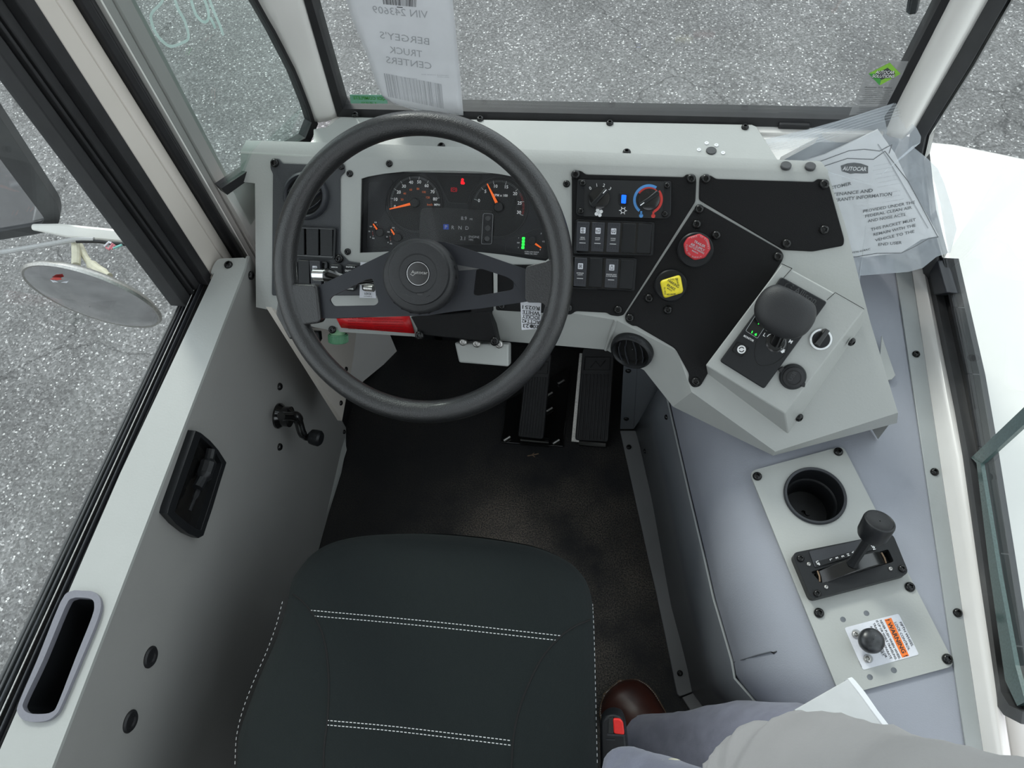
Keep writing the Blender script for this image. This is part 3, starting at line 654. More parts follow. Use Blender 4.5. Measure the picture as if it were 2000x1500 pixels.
# vinyl cover: profile rises from behind the kick sheet to a rounded shoulder and flat top (with the cup holder's hole)
mb = MB(); rows = []
kpts = sorted([(p.y, p.x) for p in kt])
def kx(y):
    if y <= kpts[0][0]: return kpts[0][1]+(kpts[0][0]-y)*.25
    if y >= kpts[-1][0]: return kpts[-1][1]
    for a, b in zip(kpts[:-1], kpts[1:]):
        if a[0] <= y <= b[0]: return a[1]+(b[1]-a[1])*(y-a[0])/(b[0]-a[0]+1e-9)
yy = [1.06-i*.03 for i in range(53)]
for y in yy:
    x0 = kx(y)+.002; row = []; dent = math.exp(-((y-.262)/.02)**2)
    for (dx, z) in ((0, KT-.10), (.001, KT-.02), (.004, KT+.030), (.012, KT+.066), (.026, KT+.097), (.046, KT+.122), (.070, KT+.141), (.098, KT+.154), (.125, .46)):
        row.append(Vector((x0+dx, y, min(z - .006*dent*math.exp(-((dx-.03)/.05)**2), .46))))
    rows.append(row)
n = len(rows[0])
mb.add([p for r in rows for p in r], [(i*n+j, i*n+j+1, (i+1)*n+j+1, (i+1)*n+j) for i in range(len(rows)-1) for j in range(n-1)])
cupw = COVER.hit(c4(571, 360)[0], .002); cupr = 59*COVER.mpp(c4(571, 360)[0])*.93
hole_ = [(cupw.x+cupr*math.cos(2*PI*i/40), cupw.y+cupr*math.sin(2*PI*i/40)) for i in range(40)]
mb.prism(COVER, [(r[-1].x, r[-1].y) for r in rows]+[(.545, rows[-1][0].y), (.545, 1.06)], -.003, 0, [hole_])
ec = thing('engine_cover', (.35, .4, .0), 'blue-grey vinyl engine cover filling the right side of the cab', 'engine cover')
o = build('vinyl_skin', mb, 'vinyl', ec, ang=50); bv = BVHTree.FromPolygons([tuple(v) for v in mb.v], mb.f)
def onvinyl(p):
    d = ray(*p).normalized(); h = bv.ray_cast(CAM, d); return h[0] if h[0] else onplane(p, Vector((0, 0, .46)), Z)
mb = MB(); mb.tube([onvinyl(p)+Z*.003 for p in c21(822, 1052, 900, 1030, 1000, 1000, 1090, 978)], .0012, 6); build('seam', mb, 'kick', ec)
mb = MB(); mb.tube([onvinyl(p)+Z*.001 for p in c21(1085, 975, 1110, 985, 1132, 972)], [.0006, .0018, .0006], 8); tag(build('tear', mb, 'gloss', ec), 'small dark tear at the end of the seam')
# trim strip and body sill at right
mb = MB(); ln = lambda p: COVER.hit(p, .004)
a0, a1, b0, b1 = ln((1745, 500)), ln((1885, 1450)), ln((1777, 500)), ln((1918, 1450))
ey = lambda a, b, y: a+(b-a)*((y-a.y)/(b.y-a.y))
mb.slab([ey(a0, a1, 1.07), ey(a0, a1, -.5), ey(b0, b1, -.5), ey(b0, b1, 1.07)], .004, Z)
trim = tag(build('cover_trim_strip', mb, 'cover_grey', bevel=.001), 'long flat grey strip screwed along the right edge of the engine cover', 'trim strip')
for p in P_(1789, 692, 1825, 922, 1870, 1197): bolt(COVER, p, trim, 1.1, .004)
wr = thing('wall_right', (.6, .4, .4), None, None, None, 'structure')
# rounded white sill between strip and window gasket, pixel-measured inner gasket line on the window plane
gi = [RW.hit(p) for p in P_(1818, 560, 1825, 600, 1890, 895, 1949, 1320, 1960, 1375)]
sb = [ey(b0, b1, p.y)+Z*-.002 for p in gi]
prof = [(0, 0), (.25, .012), (.5, .018), (.8, .012), (1, .004)]
g0 = ey(gi[1], gi[2], 1.05); g9 = ey(gi[2], gi[3], -.5); gl_ = [g0]+gi[1:4]+[g9]; sb_ = [ey(b0, b1, g.y) for g in gl_]
mb = MB(); n = len(prof); vs = []
for s0, g in zip(sb_, gl_):
    for f, hh_ in prof: vs.append(s0.lerp(g, f)+Z*hh_)
mb.add(vs, [(i*n+j, i*n+j+1, (i+1)*n+j+1, (i+1)*n+j) for i in range(len(gl_)-1) for j in range(n-1)]); build('sill', mb, 'white', wr, ang=60)
mb = MB(); mb.slab([g0-Z*.01, g9-Z*.01, g9-Z*.5, g0-Z*.5], .02, Vector((-1, 0, 0))); build('lower_wall', mb, 'white', wr)
# right window: gasket, sliding rail, panes
w3 = thing('window_3', (.58, .6, .5), None, None, None, 'structure')
go = P_(1818, 560, 1825, 600, 1857, 745, 1890, 895, 1920, 1110, 1946, 1320, 1956, 1372, 1975, 1398, 2010, 1416)
gn = P_(1858, 560, 1864, 600, 1892, 730, 1915, 872, 1946, 1080, 1972, 1260, 1981, 1330, 1993, 1355, 2010, 1362)
mb = MB()
GO = [RW.hit(p) for p in go]; GN = [RW.hit(p) for p in gn]
GO = [ey(GO[1], GO[2], 1.0)]+GO[1:]; GN = [ey(GN[1], GN[2], 1.0)]+GN[1:]; GO = [GO[0]]+GO; GN = [GN[0]]+GN
N_ = RW.n
MID = [a.lerp(b, .45) for a, b in zip(GO, GN)]
mb = MB(); mb2 = MB(); mb3 = MB()
for i in range(len(GO)-1):
    mb.slab([GO[i]+N_*.010, GO[i+1]+N_*.010, MID[i+1]+N_*.008, MID[i]+N_*.008], .03, N_)
    mb2.slab([MID[i]-N_*.006, MID[i+1]-N_*.006, GN[i+1]-N_*.006, GN[i]-N_*.006], .02, N_)
    a = GN[i].lerp(MID[i], .22); b = GN[i+1].lerp(MID[i+1], .22); mb3.slab([a+N_*.002, b+N_*.002, GN[i+1]+N_*.002, GN[i]+N_*.002], .02, N_)
build('gasket', mb, 'gasket_l', w3, weld=True); build('slide_channel', mb2, 'gloss', w3); build('channel_lip', mb3, 'rubber', w3, bevel=.001)
mb = MB(); mb.slab([RW.hit(p)+N_*.012 for p in P_(1822, 512, 1843, 508, 1862, 572, 1838, 577)], .02, N_); build('channel_cover', mb, 'plastic_l', w3, bevel=.002)
# front curved leg of the gasket
NF = RF.n
fa = [RF.hit(p) for p in P_(1928, 0, 1860, 118, 1800, 222, 1784, 250, 1778, 310, 1788, 420)]+[GO[1]]; fc = [RF.hit(p) for p in P_(1976, 0, 1905, 124, 1845, 218, 1818, 262, 1807, 310, 1820, 420)]+[GN[1]]
fa = [Vector((fa[0].x, fa[0].y, TOP))]+fa; fc = [Vector((fc[0].x, fc[0].y, TOP))]+fc; mb = MB(); mb2 = MB()
for i in range(len(fa)-1):
    e0 = fa[i].lerp(fc[i], .86); e1 = fa[i+1].lerp(fc[i+1], .86)
    mb.slab([fa[i]+NF*.012, fa[i+1]+NF*.012, e1+NF*.012, e0+NF*.012], .03, NF); mb2.slab([e0+NF*.004, e1+NF*.004, fc[i+1]+NF*.004, fc[i]+NF*.004], .02, NF)
build('gasket_front', mb, 'gasket_l', w3, ang=60); build('gasket_lip', mb2, 'gloss', w3)
mb = MB(); mb.slab([p for p in fc]+[Vector((fc[-1].x, fc[-1].y, TOP))], .003, NF); build('pane', mb, 'glass', w3, flat=True)
mb = MB(); g_ = GN[1:]; mb.slab(g_+[Vector((.563, -.6, g_[-1].z)), Vector((.563, -.6, TOP)), Vector((.563, g_[0].y, TOP))], .003, N_); build('pane', mb, 'glass', w3, flat=True)
# sliding pane edge frame
s0 = RW.hit((1903, 893)); s2 = RW.hit((1923, 905)); s3 = RW.hit((2010, 838))
def vert(p): return Vector((p.x, p.y, TOP))
mb = MB(); mb.slab([p+N_*.004 for p in (s0, vert(s0), vert(s2), s2)], .006, N_); build('sliding_pane_edge', mb, 'glass_edge', w3)
mb = MB(); e0 = RW.hit((1903, 893)); ep = [RW.hit(p) for p in P_(1903, 893, 1923, 905, 1960, 1130, 1992, 1300, 2012, 1372)]; eq = [RW.hit(p) for p in P_(1903, 893, 1915, 905, 1940, 1110, 1972, 1330, 1996, 1380)]
for i in range(4): mb.slab([ep[i]+N_*.006, ep[i+1]+N_*.006, eq[i+1]+N_*.006, eq[i]+N_*.006], .006, N_)
build('sliding_pane_edge', mb, 'glass_edge', w3)
# A-pillar right
post3('trim_6', byz(up([WS.hit(p)+Vector((0, -.004, 0)) for p in P_(1852, 0, 1749, 198, 1730, 240, 1715, 262)])), byz(up([WS.hit(p)+Vector((0, -.026, 0)) for p in P_(1884, 0, 1774, 215, 1757, 250, 1748, 290)])), byz([p+NF*.002 for p in (fa[0], fa[1], fa[2], fa[3], fa[4], fa[5])]), Vector((-.002, -.004, 0)))
mb = MB(); mb.slab([RF.hit(p) for p in P_(1762, 262, 1782, 270, 1779, 330, 1790, 430)]+[Vector((.563, 1.0, .50)), Vector((.563, 1.0, .2)), Vector((.44, 1.078, .2))], .01, RF.n); tag(build('trim_7', mb, 'white'), kind='structure')
# white bodywork outside the right window
HD = Fr((0, 0, .35), (1, 0, 0), Z); a = HD.hit((1816, 268)); b = HD.hit((1867, 273)); c = HD.hit((2000, 300))
d_ = (c-b).normalized(); mb = MB()
mb.slab([a+Vector((-.03, 0, 0)), a, b, c, c+d_*1.2, Vector((2.0, -1.0, .33)), Vector((.64, -1.0, .35)), Vector((.64, 1.3, .35))], .5, Z)
tag(build('white_engine_hood', mb, 'hood', bevel=.03, seg=4), 'white painted hood of the truck outside the right window', 'hood')

# ================================================================== DASHBOARD
dash = thing('dashboard', (-.1, .85, .50), 'light grey sheet metal dashboard spanning the cab behind the steering wheel', 'dashboard')
clus = [D.loc(p) for p in c12(285, 213, 340, 195, 480, 170, 640, 153, 800, 146, 960, 144, 1120, 147, 1290, 155, 1450, 172, 1620, 203, 1760, 245, 1850, 275, 1875, 560, 1893, 880, 1850, 912, 1700, 893, 1500, 860, 1300, 838, 1150, 828, 1000, 820, 800, 820, 600, 826, 440, 836, 270, 842)]
face = P_(470, 300, 640, 309, 1080, 322, 1400, 332.5, 1617, 340, 1650, 437, 1700, 630, 1754, 806, 1514, 882, 1351, 766, 1322, 686, 1203, 625, 1120, 612, 958, 604, 958, 600, 815, 600, 815, 619, 600, 620, 500, 600, 498, 358, 470, 355)
mb = MB(); mb.prism(D, [D.loc(p) for p in face], -.004, 0, [clus]); build('face_sheet', mb, 'grey', dash)
# top strip (horizontal fold) and its rear edge
TS = lambda p, z=.806: onplane(p, Vector((0, 0, z)), Z)
fr_ = [D.hit(p) for p in P_(470, 300, 640, 309, 1080, 322, 1400, 332.5, 1617, 340)]; bk = [TS(p) for p in P_(481, 274, 667, 279, 1150, 296, 1400, 307, 1603, 315)]
mb = MB()
for i in range(4):
    m0 = fr_[i]+D.n*.004+Vector((0, .006, .0)); m1 = fr_[i+1]+D.n*.004+Vector((0, .006, 0))
    mb.quad(fr_[i], fr_[i+1], m1, m0); mb.quad(m0, m1, bk[i+1], bk[i]); mb.quad(bk[i], bk[i+1], bk[i+1]-Z*.03, bk[i]-Z*.03)
mb.quad(fr_[0], bk[0], bk[0]-Z*.06, fr_[0]-Z*.06); build('top_strip', mb, 'grey', dash, ang=50, weld=True)
for p in P_(1535, 324, 1582.5, 325.5):
    f_ = Fr(TS(p), (1, 0, 0), Z); mb = MB(); mb.lathe(f_, (0, 0), [(.0082, -.002), (.0082, .002), (.007, .003)], 24); tag(build('hole_plug', mb, 'gasket_l', dash), 'dark round plug')
# skirt folding down from the lower edge; right rear side
lowB = [D.hit(p, h) for p, h in zip(P_(958, 664, 1090, 675, 1183, 683, 1258, 723, 1314, 794, 1510, 890, 1752, 826), (-.055, -.055, -.055, -.05, -.04, -.03, -.025))]
topT = [D.hit(p) for p in P_(958, 604, 1120, 612, 1203, 625, 1322, 686, 1351, 766, 1514, 882, 1754, 806)]
mb = MB()
mb.quad(topT[0], topT[1], lowB[1], lowB[0]); mb.quad(topT[1], topT[2], lowB[2], lowB[1]); mb.quad(topT[2], topT[3], lowB[4], lowB[3], lowB[2]) if False else None
mb.add([topT[2], topT[3], topT[4], lowB[2], lowB[3], lowB[4]], [(0, 3, 4), (0, 4, 1), (1, 4, 5), (1, 5, 2)])
mb.quad(topT[4], topT[5], lowB[5], lowB[4]); mb.quad(topT[5], topT[6], lowB[6], lowB[5])
build('lower_skirt', mb, 'grey', dash, ang=22, weld=True)
mb = MB(); mb.tube([topT[2]+D.n*.0, topT[2].lerp(lowB[2], .5)+D.n*.002, lowB[2]], [.003, .0035, .003], 8); build('weld_bead', mb, 'grey', dash)
mb = MB(); sd = [D.hit(p) for p in P_(1617, 340, 1650, 437, 1700, 630, 1754, 806)]
for i in range(3): mb.quad(sd[i], sd[i+1], Vector((sd[i+1].x, sd[i+1].y, .462)), Vector((sd[i].x, sd[i].y+.02, .462)))
build('side_sheet', mb, 'grey', dash)
mb = MB(); l0 = [D.hit(p) for p in P_(470, 355, 498, 358, 500, 600)]
mb.quad(l0[1], l0[2], l0[2]+Vector((0, .05, -.06)), l0[1]+Vector((0, .05, -.05))); build('side_sheet', mb, 'grey', dash)
# lower left lip under the switch panel
mb = MB(); ul = [D.hit(p) for p in c1(388, 1205, 600, 1205, 1040, 1195)]; ll = [D.hit(p, -.02) for p in c1(388, 1238, 600, 1280, 1045, 1308)]
for i in range(2): mb.quad(ul[i], ul[i+1], ll[i+1], ll[i])
build('lower_lip', mb, 'grey', dash)
mb = MB(); mb.slab([D.hit(p, -.04) for p in P_(500, 590, 640, 640, 815, 640, 815, 600, 640, 560)], .01); build('inner_web', mb, 'plastic', dash)
for p in c1(570, 1268, 1055, 1300, 398, 1262): bolt(D, p, dash, 1.15, -.012)
for p in c1(887, 342, 667, 398, 655, 833, 1876, 455): bolt(D, p, dash, .95)
for p in c2(88, 195): pass
# cover plates
def plate(pts, mname, name, h=.003, r=.004, bev=.0012, label=None):
    mb = MB(); q_ = rounded([D.loc(p, h) for p in pts], r, 3); mb.prism(D, q_, 0, h); o = build(name, mb, mname, dash, bevel=bev); return tag(o, label) if label else o
plate(c1(222, 330, 236, 311, 268, 312, 290, 338, 592, 350, 610, 338, 634, 345, 640, 372, 636, 392, 612, 415, 611, 838, 634, 860, 660, 886, 740, 896, 1200, 905, 1200, 1078, 230, 1078, 236, 395, 222, 372), 'plate_l', 'left_cover_plate', label='dark grey textured plate')
plate(c2(118, 122, 150, 108, 186, 112, 212, 135, 850, 152, 868, 134, 925, 138, 934, 170, 928, 312, 470, 1035, 457, 1052, 425, 1060, 372, 1052, 350, 1036, 148, 1026, 116, 1050, 60, 1045)+c1(1480, 1160, 1488, 905, 1905, 905, 1905, 440), 'plate', 'centre_cover_plate', label='black textured plate')
plate(c2(953, 172, 958, 148, 990, 138, 1030, 142, 1060, 164, 1700, 184, 1722, 164, 1785, 170, 1802, 215, 1898, 560, 1892, 600, 1692, 638, 1500, 628, 950, 302), 'plate', 'right_cover_plate', label='black textured plate')
plate(c2(925, 352, 955, 333, 985, 345, 1485, 630, 1506, 665, 1490, 705, 1290, 1010, 1010, 1430)+c3(748, 905, 702, 985, 655, 992, 626, 950, 634, 908, 545, 745, 300, 602, 276, 602, 232, 576, 226, 540), 'plate', 'valve_cover_plate', label='black textured plate', r=.006)
for p in c2(148, 138, 900, 165, 995, 165, 1765, 200, 1765, 495, 1520, 585, 1465, 670, 952, 362, 935, 460, 1062, 532, 625, 942, 748, 1018, 500, 1070, 425, 1017, 100, 1005)+c3(672, 952)+c1(248, 338, 608, 872): bolt(D, p, dash, 1.22, .003)
for p in c1(620, 358, 1515, 1138): bolt(D, p, dash, .9, .003)
# red instruction sticker on the lip
lipb = BVHTree.FromPolygons([tuple(v) for v in (ul+ll)], [(0, 1, 4, 3), (1, 2, 5, 4)])
def onlip(p, up=.005):
    d = ray(*p).normalized(); h = lipb.ray_cast(CAM, d); return (h[0] if h[0] else D.hit(p, -.004)) - d*up
RSt = c1(592, 1207, 800, 1200, 1000, 1193); RSb = c1(618, 1258, 825, 1274, 1028, 1290)
mb = MB(); vs = []
for i in range(9):
    f = i/8; j = 0 if f < .5 else 1; g = f*2-j
    t_ = (RSt[j][0]+(RSt[j+1][0]-RSt[j][0])*g, RSt[j][1]+(RSt[j+1][1]-RSt[j][1])*g); b_ = (RSb[j][0]+(RSb[j+1][0]-RSb[j][0])*g, RSb[j][1]+(RSb[j+1][1]-RSb[j][1])*g); vs += [onlip(t_), onlip(b_)]
mb.add(vs, [(2*i, 2*i+1, 2*i+3, 2*i+2) for i in range(8)]); rs = tag(build('instruction_sticker', mb, 'redst'), 'red sticker with small print under the left spoke of the wheel', 'sticker'); sm = rs.modifiers.new('s', 'SOLIDIFY'); sm.thickness = .0005
mb = MB(); random.seed(3)
for i in range(5):
    tmp = MB(); text(tmp, 'MMW MWHMM WMHMMM WHMM MWMM'[:22+i], D, c1(810, 1208+i*15)[0], 2.3, 0, pxang(D, *c1(600, 1215, 1000, 1225)), wpx=112)
    for v in tmp.v:
        c = v-CAM; z = c.dot(Vector((xc.z, yc.z, zc.z))); v[:] = onlip((1000+1500*c.dot(Vector((xc.x, yc.x, zc.x)))/z, 750+1500*c.dot(Vector((xc.y, yc.y, zc.y)))/z), .0062)
    mb.add(tmp.v, tmp.f)
build('small_print', mb, mat('dark_red_print', (.25, .004, .01), .5, noise=.02), rs)

# ---- steering column cover (black box below the hub) and grey module under it
col = thing('steering_column', (-.30, .80, .62), 'black steering column shroud between wheel hub and dashboard', 'steering column')
mb = MB(); mb.slab([D.hit(p, .004) for p in c1(1005, 1195, 1460, 1160, 1455, 1180, 1492, 1340, 1478, 1342, 1060, 1298)], .03, D.n); build('column_cover', mb, 'plate', col, bevel=.002)
mb = MB(); mb.slab([D.hit(p, .004) for p in c1(1350, 900, 1464, 915, 1466, 1165, 1340, 1180)], .03, D.n); build('column_side_cover', mb, 'plate', col, bevel=.002)
mb = MB(); mb.tube([D.hit((880, 560), -.01), D.hit((838, 545), .04)], .028, 20); build('column_tube', mb, 'plastic', col)
for p in c1(1056, 1300, 1475, 1333): bolt(D, p, col, 1.3, .006)
mb = MB(); gf = [D.hit(p, -.02) for p in c1(1250, 1340, 1552, 1350, 1552, 1475, 1275, 1452)]; tk = [D.hit(p, -.06) for p in c1(1250, 1336, 1552, 1346)]
mb.slab(gf, .03); build_o = build('pedal_sensor_box', mb, 'grey', bevel=.003); tag(build_o, 'small light grey metal box hanging under the dashboard above the pedals', 'box')
for p in c1(1375, 1345, 1500, 1350, 1300, 1335): bolt(D, p, build_o, 1.2, -.018, BOLT_S)
# black strip left of column with light slot
mb = MB(); mb.slab([D.hit(p, .006) for p in c1(1468, 945, 1489, 945, 1489, 1130, 1471, 1130)], .003); build('slot_strip', mb, 'grey', dash)

# ---- instrument cluster
IC = D.off(-.016)
ic = thing('instrument_cluster', IC.hit((890, 420)), 'black instrument cluster with speedometer, tachometer and small gauges', 'gauge cluster')
mb = MB(); out_ = [D.loc(p) for p in c12(262, 190, 900, 130, 1300, 138, 1900, 250, 1910, 930, 1500, 880, 1000, 840, 240, 860)]
mb.prism(IC, out_, -.004, 0); build('cluster_face', mb, 'dial2', ic)
mb = MB(); k = len(clus); mb.add([D.W(a, b, -.004) for a, b in clus]+[IC.W(a, b, 0) for a, b in clus], [(i, (i+1) % k, (i+1) % k+k, i+k) for i in range(k)]); build('bezel_wall', mb, 'gloss', ic)
mb = MB(); mb.add([D.W(a, b, -.0035) for a, b in clus], [tuple(range(k))]); build('lens', mb, 'lens', ic, flat=True)
def pr(fr, p, r, h=0): return r*fr.mpp(p, h)
def dialdisc(name, ctr, rpx, parent=ic, m='dial'):
    mb = MB(); c = IC.loc(ctr); r = pr(IC, ctr, rpx); mb.lathe(IC, c, [(r, -.001), (r, .0006)], 48); o = build(name, mb, m, parent)
    mb = MB(); mb.ring(IC, c, r, .0008, .0006, .0016, n=60); mb.ring(IC, c, r*1.045, .0004, .0, .0010, n=60); build('rim', mb, 'gasket_l', o); return o, c, r
def marks(o, fr, ctr, items, m, h=.0007, rot=0, bold=.01, name='numerals'):
    mb = MB()
    for s_, p, hp in items: text(mb, s_, fr, p, hp, h, rot, bold=bold)
    return build(name, mb, m, o)
def needle(o, a, b, w0, w1, h=.003, knob=None, kr=9, fr=IC):
    A = Vector(fr.loc(a)); B = Vector(fr.loc(b)); d = (B-A).normalized(); q_ = Vector((-d.y, d.x)); mb = MB()
    mb.prism(fr, [tuple(A+q_*w0), tuple(B+q_*w1), tuple(B-q_*w1), tuple(A-q_*w0)], h, h+.0008); build('needle', mb, 'needle', o)
    c = fr.loc(knob); r = pr(fr, knob, kr); mb = MB(); mb.lathe(fr, c, [(r, .0006), (r, h+.002), (r*.85, h+.003)], 28); build('needle_cap', mb, 'hub', o)
def tick(mb, fr, p, q, wd, h=.0007): mb.line(fr, [fr.loc(p), fr.loc(q)], wd, h, h+.0002)
def arcticks(fr, ctr, r0, r1, angs, wd, m, o, name='ticks', h=.0007):
    mb = MB(); c = fr.loc(ctr); 
    for a in angs: mb.line(fr, [(c[0]+r0*math.cos(a), c[1]+r0*math.sin(a)), (c[0]+r1*math.cos(a), c[1]+r1*math.sin(a))], wd, h, h+.0002)
    build(name, mb, m, o)
sc_, kc = c12(743, 418)[0], None
spd, c_, r_ = dialdisc('speedometer', sc_, 54.3)
# hidden lower right part of the dial is cut by the display
its = [(t_, c12(x, y)[0], 6.0) for t_, x, y in (('0', 571, 450), ('10', 579, 388), ('20', 604, 326), ('30', 648, 276), ('40', 708, 243), ('50', 777, 240), ('60', 841, 271), ('70', 891, 324), ('80', 912, 385))]
marks(spd, IC, sc_, its, 'ink_w', bold=.02); marks(spd, IC, sc_, [('MPH', c12(929, 434)[0], 4.2)], 'ink_w', bold=.02)
marks(spd, IC, sc_, [(t_, c12(x, y)[0], 4.0) for t_, x, y in (('20', 632, 390), ('40', 654, 339), ('60', 706, 306), ('80', 767, 299), ('100', 818, 326), ('120', 852, 372), ('km/h', 868, 433))], 'ink_o', bold=.01)
R1 = pr(IC, sc_, 50)
def ang_of(fr, c, p): a = fr.loc(p); return math.atan2(a[1]-c[1], a[0]-c[0])
a0 = ang_of(IC, c_, c12(530, 470)[0]); a1 = ang_of(IC, c_, c12(965, 373)[0])
a0 = a0 if a0 > 0 else a0+2*PI
arcticks(IC, sc_, R1*.90, R1*1.0, [a0+(a1-a0)*i/8 for i in range(9)], .0006, 'ink_w', spd); arcticks(IC, sc_, R1*.93, R1, [a0+(a1-a0)*i/80 for i in range(81)], .0003, 'ink_g', spd)
needle(spd, c12(712, 427)[0], c12(530, 472)[0], .0022, .0008, knob=c12(743, 418)[0], kr=9)
tcn_ = c12(1452, 455)[0]
tac, ct, rt_ = dialdisc('tachometer', tcn_, 57)
marks(tac, IC, tcn_, [(t_, c12(x, y)[0], 6.0) for t_, x, y in (('0', 1285, 398), ('5', 1340, 320), ('10', 1428, 276), ('15', 1519, 282), ('20', 1592, 339), ('25', 1630, 419), ('30', 1625, 498))]+[('RPM x 100', c12(1467, 354)[0], 4.6)], 'ink_w', bold=.02)
R2 = pr(IC, tcn_, 51); a0 = ang_of(IC, ct, c12(1242, 386)[0]); a0 = a0 if a0 > 0 else a0+2*PI; a1 = ang_of(IC, ct, c12(1675, 530)[0])
arcticks(IC, tcn_, R2*.88, R2, [a0+(a1-a0)*i/6 for i in range(7)], .0006, 'ink_w', tac); arcticks(IC, tcn_, R2*.93, R2, [a0+(a1-a0)*i/60 for i in range(46)], .0003, 'ink_g', tac); arcticks(IC, tcn_, R2*.93, R2, [a0+(a1-a0)*i/60 for i in range(44, 60)], .0004, 'redp', tac)
needle(tac, c12(1440, 425)[0], c12(1358, 257)[0], .0024, .0009, knob=tcn_, kr=9)
# warning lamp window
mb = MB(); tw = rounded(IC.locs(c12(928, 180, 1304, 190, 1300, 222, 1215, 330, 1190, 425, 1030, 418, 985, 320, 930, 215)), .004, 3); mb.prism(IC, tw, 0, .0008); wl = build('warning_lamp_window', mb, 'dial', ic)
mb = MB(); mb.line(IC, tw+[tw[0]], .0006, .0008, .0016); build('rim', mb, 'gasket_l', wl)
mb = MB(); cb = lambda *a: IC.locs(c12(*a)); mb.lathe(IC, cb(1146, 222)[0], [(.0024, .0008), (.0024, .0011)], 14); mb.prism(IC, cb(1128, 250, 1140, 232, 1153, 232, 1168, 252, 1158, 262, 1136, 262), .0008, .0011); mb.line(IC, cb(1132, 235, 1160, 262), .0008, .0011, .0013)
tag(build('belt_lamp', mb, 'lampred', wl), 'red seat belt warning lamp')
mb = MB(); cc_ = cb(1073, 307)[0]; mb.ring(IC, cc_, .0034, .0007, .0008, .0011, n=24); mb.ring(IC, cc_, .0052, .0007, .0008, .0011, 2.4, 3.9, 10); mb.ring(IC, cc_, .0052, .0007, .0008, .0011, -.75, .75, 10); text(mb, 'P', IC, c12(1074, 307)[0], 4.2, .0009); tag(build('brake_lamp', mb, 'lampred2', wl), 'dim red parking brake lamp')
# message display
mb = MB(); dq = rounded(IC.locs(c12(808, 468, 985, 462, 1390, 488, 1400, 500, 1320, 510, 1312, 776, 780, 752, 790, 500)), .003, 3); mb.prism(IC, dq, 0, .0022); dsp = build('message_display', mb, 'lcd', ic)
mb = MB(); mb.line(IC, dq+[dq[0]], .0005, .0022, .0028); build('rim', mb, 'gasket_l', dsp)
mb = MB()
for t_, x, y, hp in (('8.9', 1157, 549, 7), ('MI', 1218, 557, 4), ('R', 1064, 627, 7), ('N', 1124, 629, 7), ('D', 1184, 632, 7), ('3.1', 1147, 719, 7), ('ENGINE', 1243, 707, 4.2), ('HRS', 1218, 731, 3.6)): text(mb, t_, IC, c12(x, y)[0], hp, .0024)
build('readout', mb, 'lcdink', dsp)
mb = MB(); mb.prism(IC, cb(985, 600, 1030, 601, 1030, 645, 985, 644), .0022, .0025); tag(build('selected_gear', mb, 'lcdblue', dsp), 'blue square marking P')
mb = MB(); text(mb, 'P', IC, c12(1006, 623)[0], 7, .0026); build('readout', mb, 'lcdink', dsp)
mb = MB(); bs = rounded(IC.locs(c12(1325, 508, 1408, 512, 1395, 768, 1308, 768)), .003, 3); mb.prism(IC, bs, .0, .003); bt = build('button_strip', mb, 'dial2', ic, bevel=.0004)
mb = MB(); mb.line(IC, bs+[bs[0]], .0007, .003, .0036); build('rim', mb, 'ink_g', bt)
for x, y in ((1366, 551), (1363, 636), (1357, 724)):
    mb = MB(); p = c12(x, y)[0]; mb.lathe(IC, IC.loc(p), [(.0050, .003), (.0048, .0062), (.0040, .0068)], 24); build('button', mb, 'gasket_l', bt)
# small gauges
for i, (x, y, nx, ny, fx, fy, dx) in enumerate(((447, 672, 425, 645, 392, 597, 0), (596, 714, 572, 690, 543, 642, 1))):
    kp = c12(x, y)[0]; mb = MB(); mb.lathe(IC, IC.loc(kp), [(pr(IC, kp, 26), -.001), (pr(IC, kp, 26), .0004)], 36); g = build('air_pressure_gauge', mb, 'dial2', ic)
    off = (0, 0) if i == 0 else (150, 46)
    marks(g, IC, kp, [(t_, c12(a+off[0], b+off[1])[0], 2.6) for t_, a, b in (('150', 407, 584), ('100', 367, 619), ('50', 354, 660), ('0', 363, 708), ('PSI', 388, 719))], 'ink_w', bold=.02, h=.0006)
    arcticks(IC, kp, .0135, .0150, [2.0, 2.5, 3.0, 3.6], .0004, 'ink_w', g); mb = MB(); mb.ring(IC, IC.loc(kp), .0138, .0005, .0005, .0008, 3.05, 3.6, 8); build('red_zone', mb, 'redp', g)
    needle(g, c12(nx, ny)[0], c12(fx, fy)[0], .0014, .0010, knob=kp, kr=8)
kp = c12(1738, 742)[0]; mb = MB(); lp = rounded(IC.locs(c12(1540, 725, 1640, 690, 1760, 640, 1860, 640, 1888, 700, 1862, 888, 1510, 832, 1508, 790)), .003, 3); mb.prism(IC, lp, -.001, .0004); g = build('fuel_gauge', mb, 'dial2', ic)
mb = MB(); mb.line(IC, lp+[lp[0]], .0005, .0004, .001); build('rim', mb, 'gasket_l', g)
marks(g, IC, kp, [('F', c12(1814, 680)[0], 3), ('1/2', c12(1833, 746)[0], 2.8), ('E', c12(1806, 815)[0], 2.6), ('F', c12(1623, 717)[0], 2.2), ('E', c12(1620, 797)[0], 2.2), ('DEF', c12(1620, 757)[0], 2.2), ('ULTRA LOW SULFUR', c12(1733, 835)[0], 2.1), ('DIESEL FUEL ONLY', c12(1728, 851)[0], 2.1)], 'ink_w', bold=.02, h=.0006)
needle(g, c12(1765, 765)[0], c12(1815, 800)[0], .0016, .001, knob=kp, kr=8)
for i in range(4):
    mb = MB(); x, y = 1664-i*1.7, 720+i*26; mb.prism(IC, rounded(IC.locs(c12(x-12, y-11, x+12, y-11, x+11, y+12, x-13, y+11)), .001, 2), .0004, .001); tag(build('level_lamp', mb, 'lampgreen', g), 'lit green square')
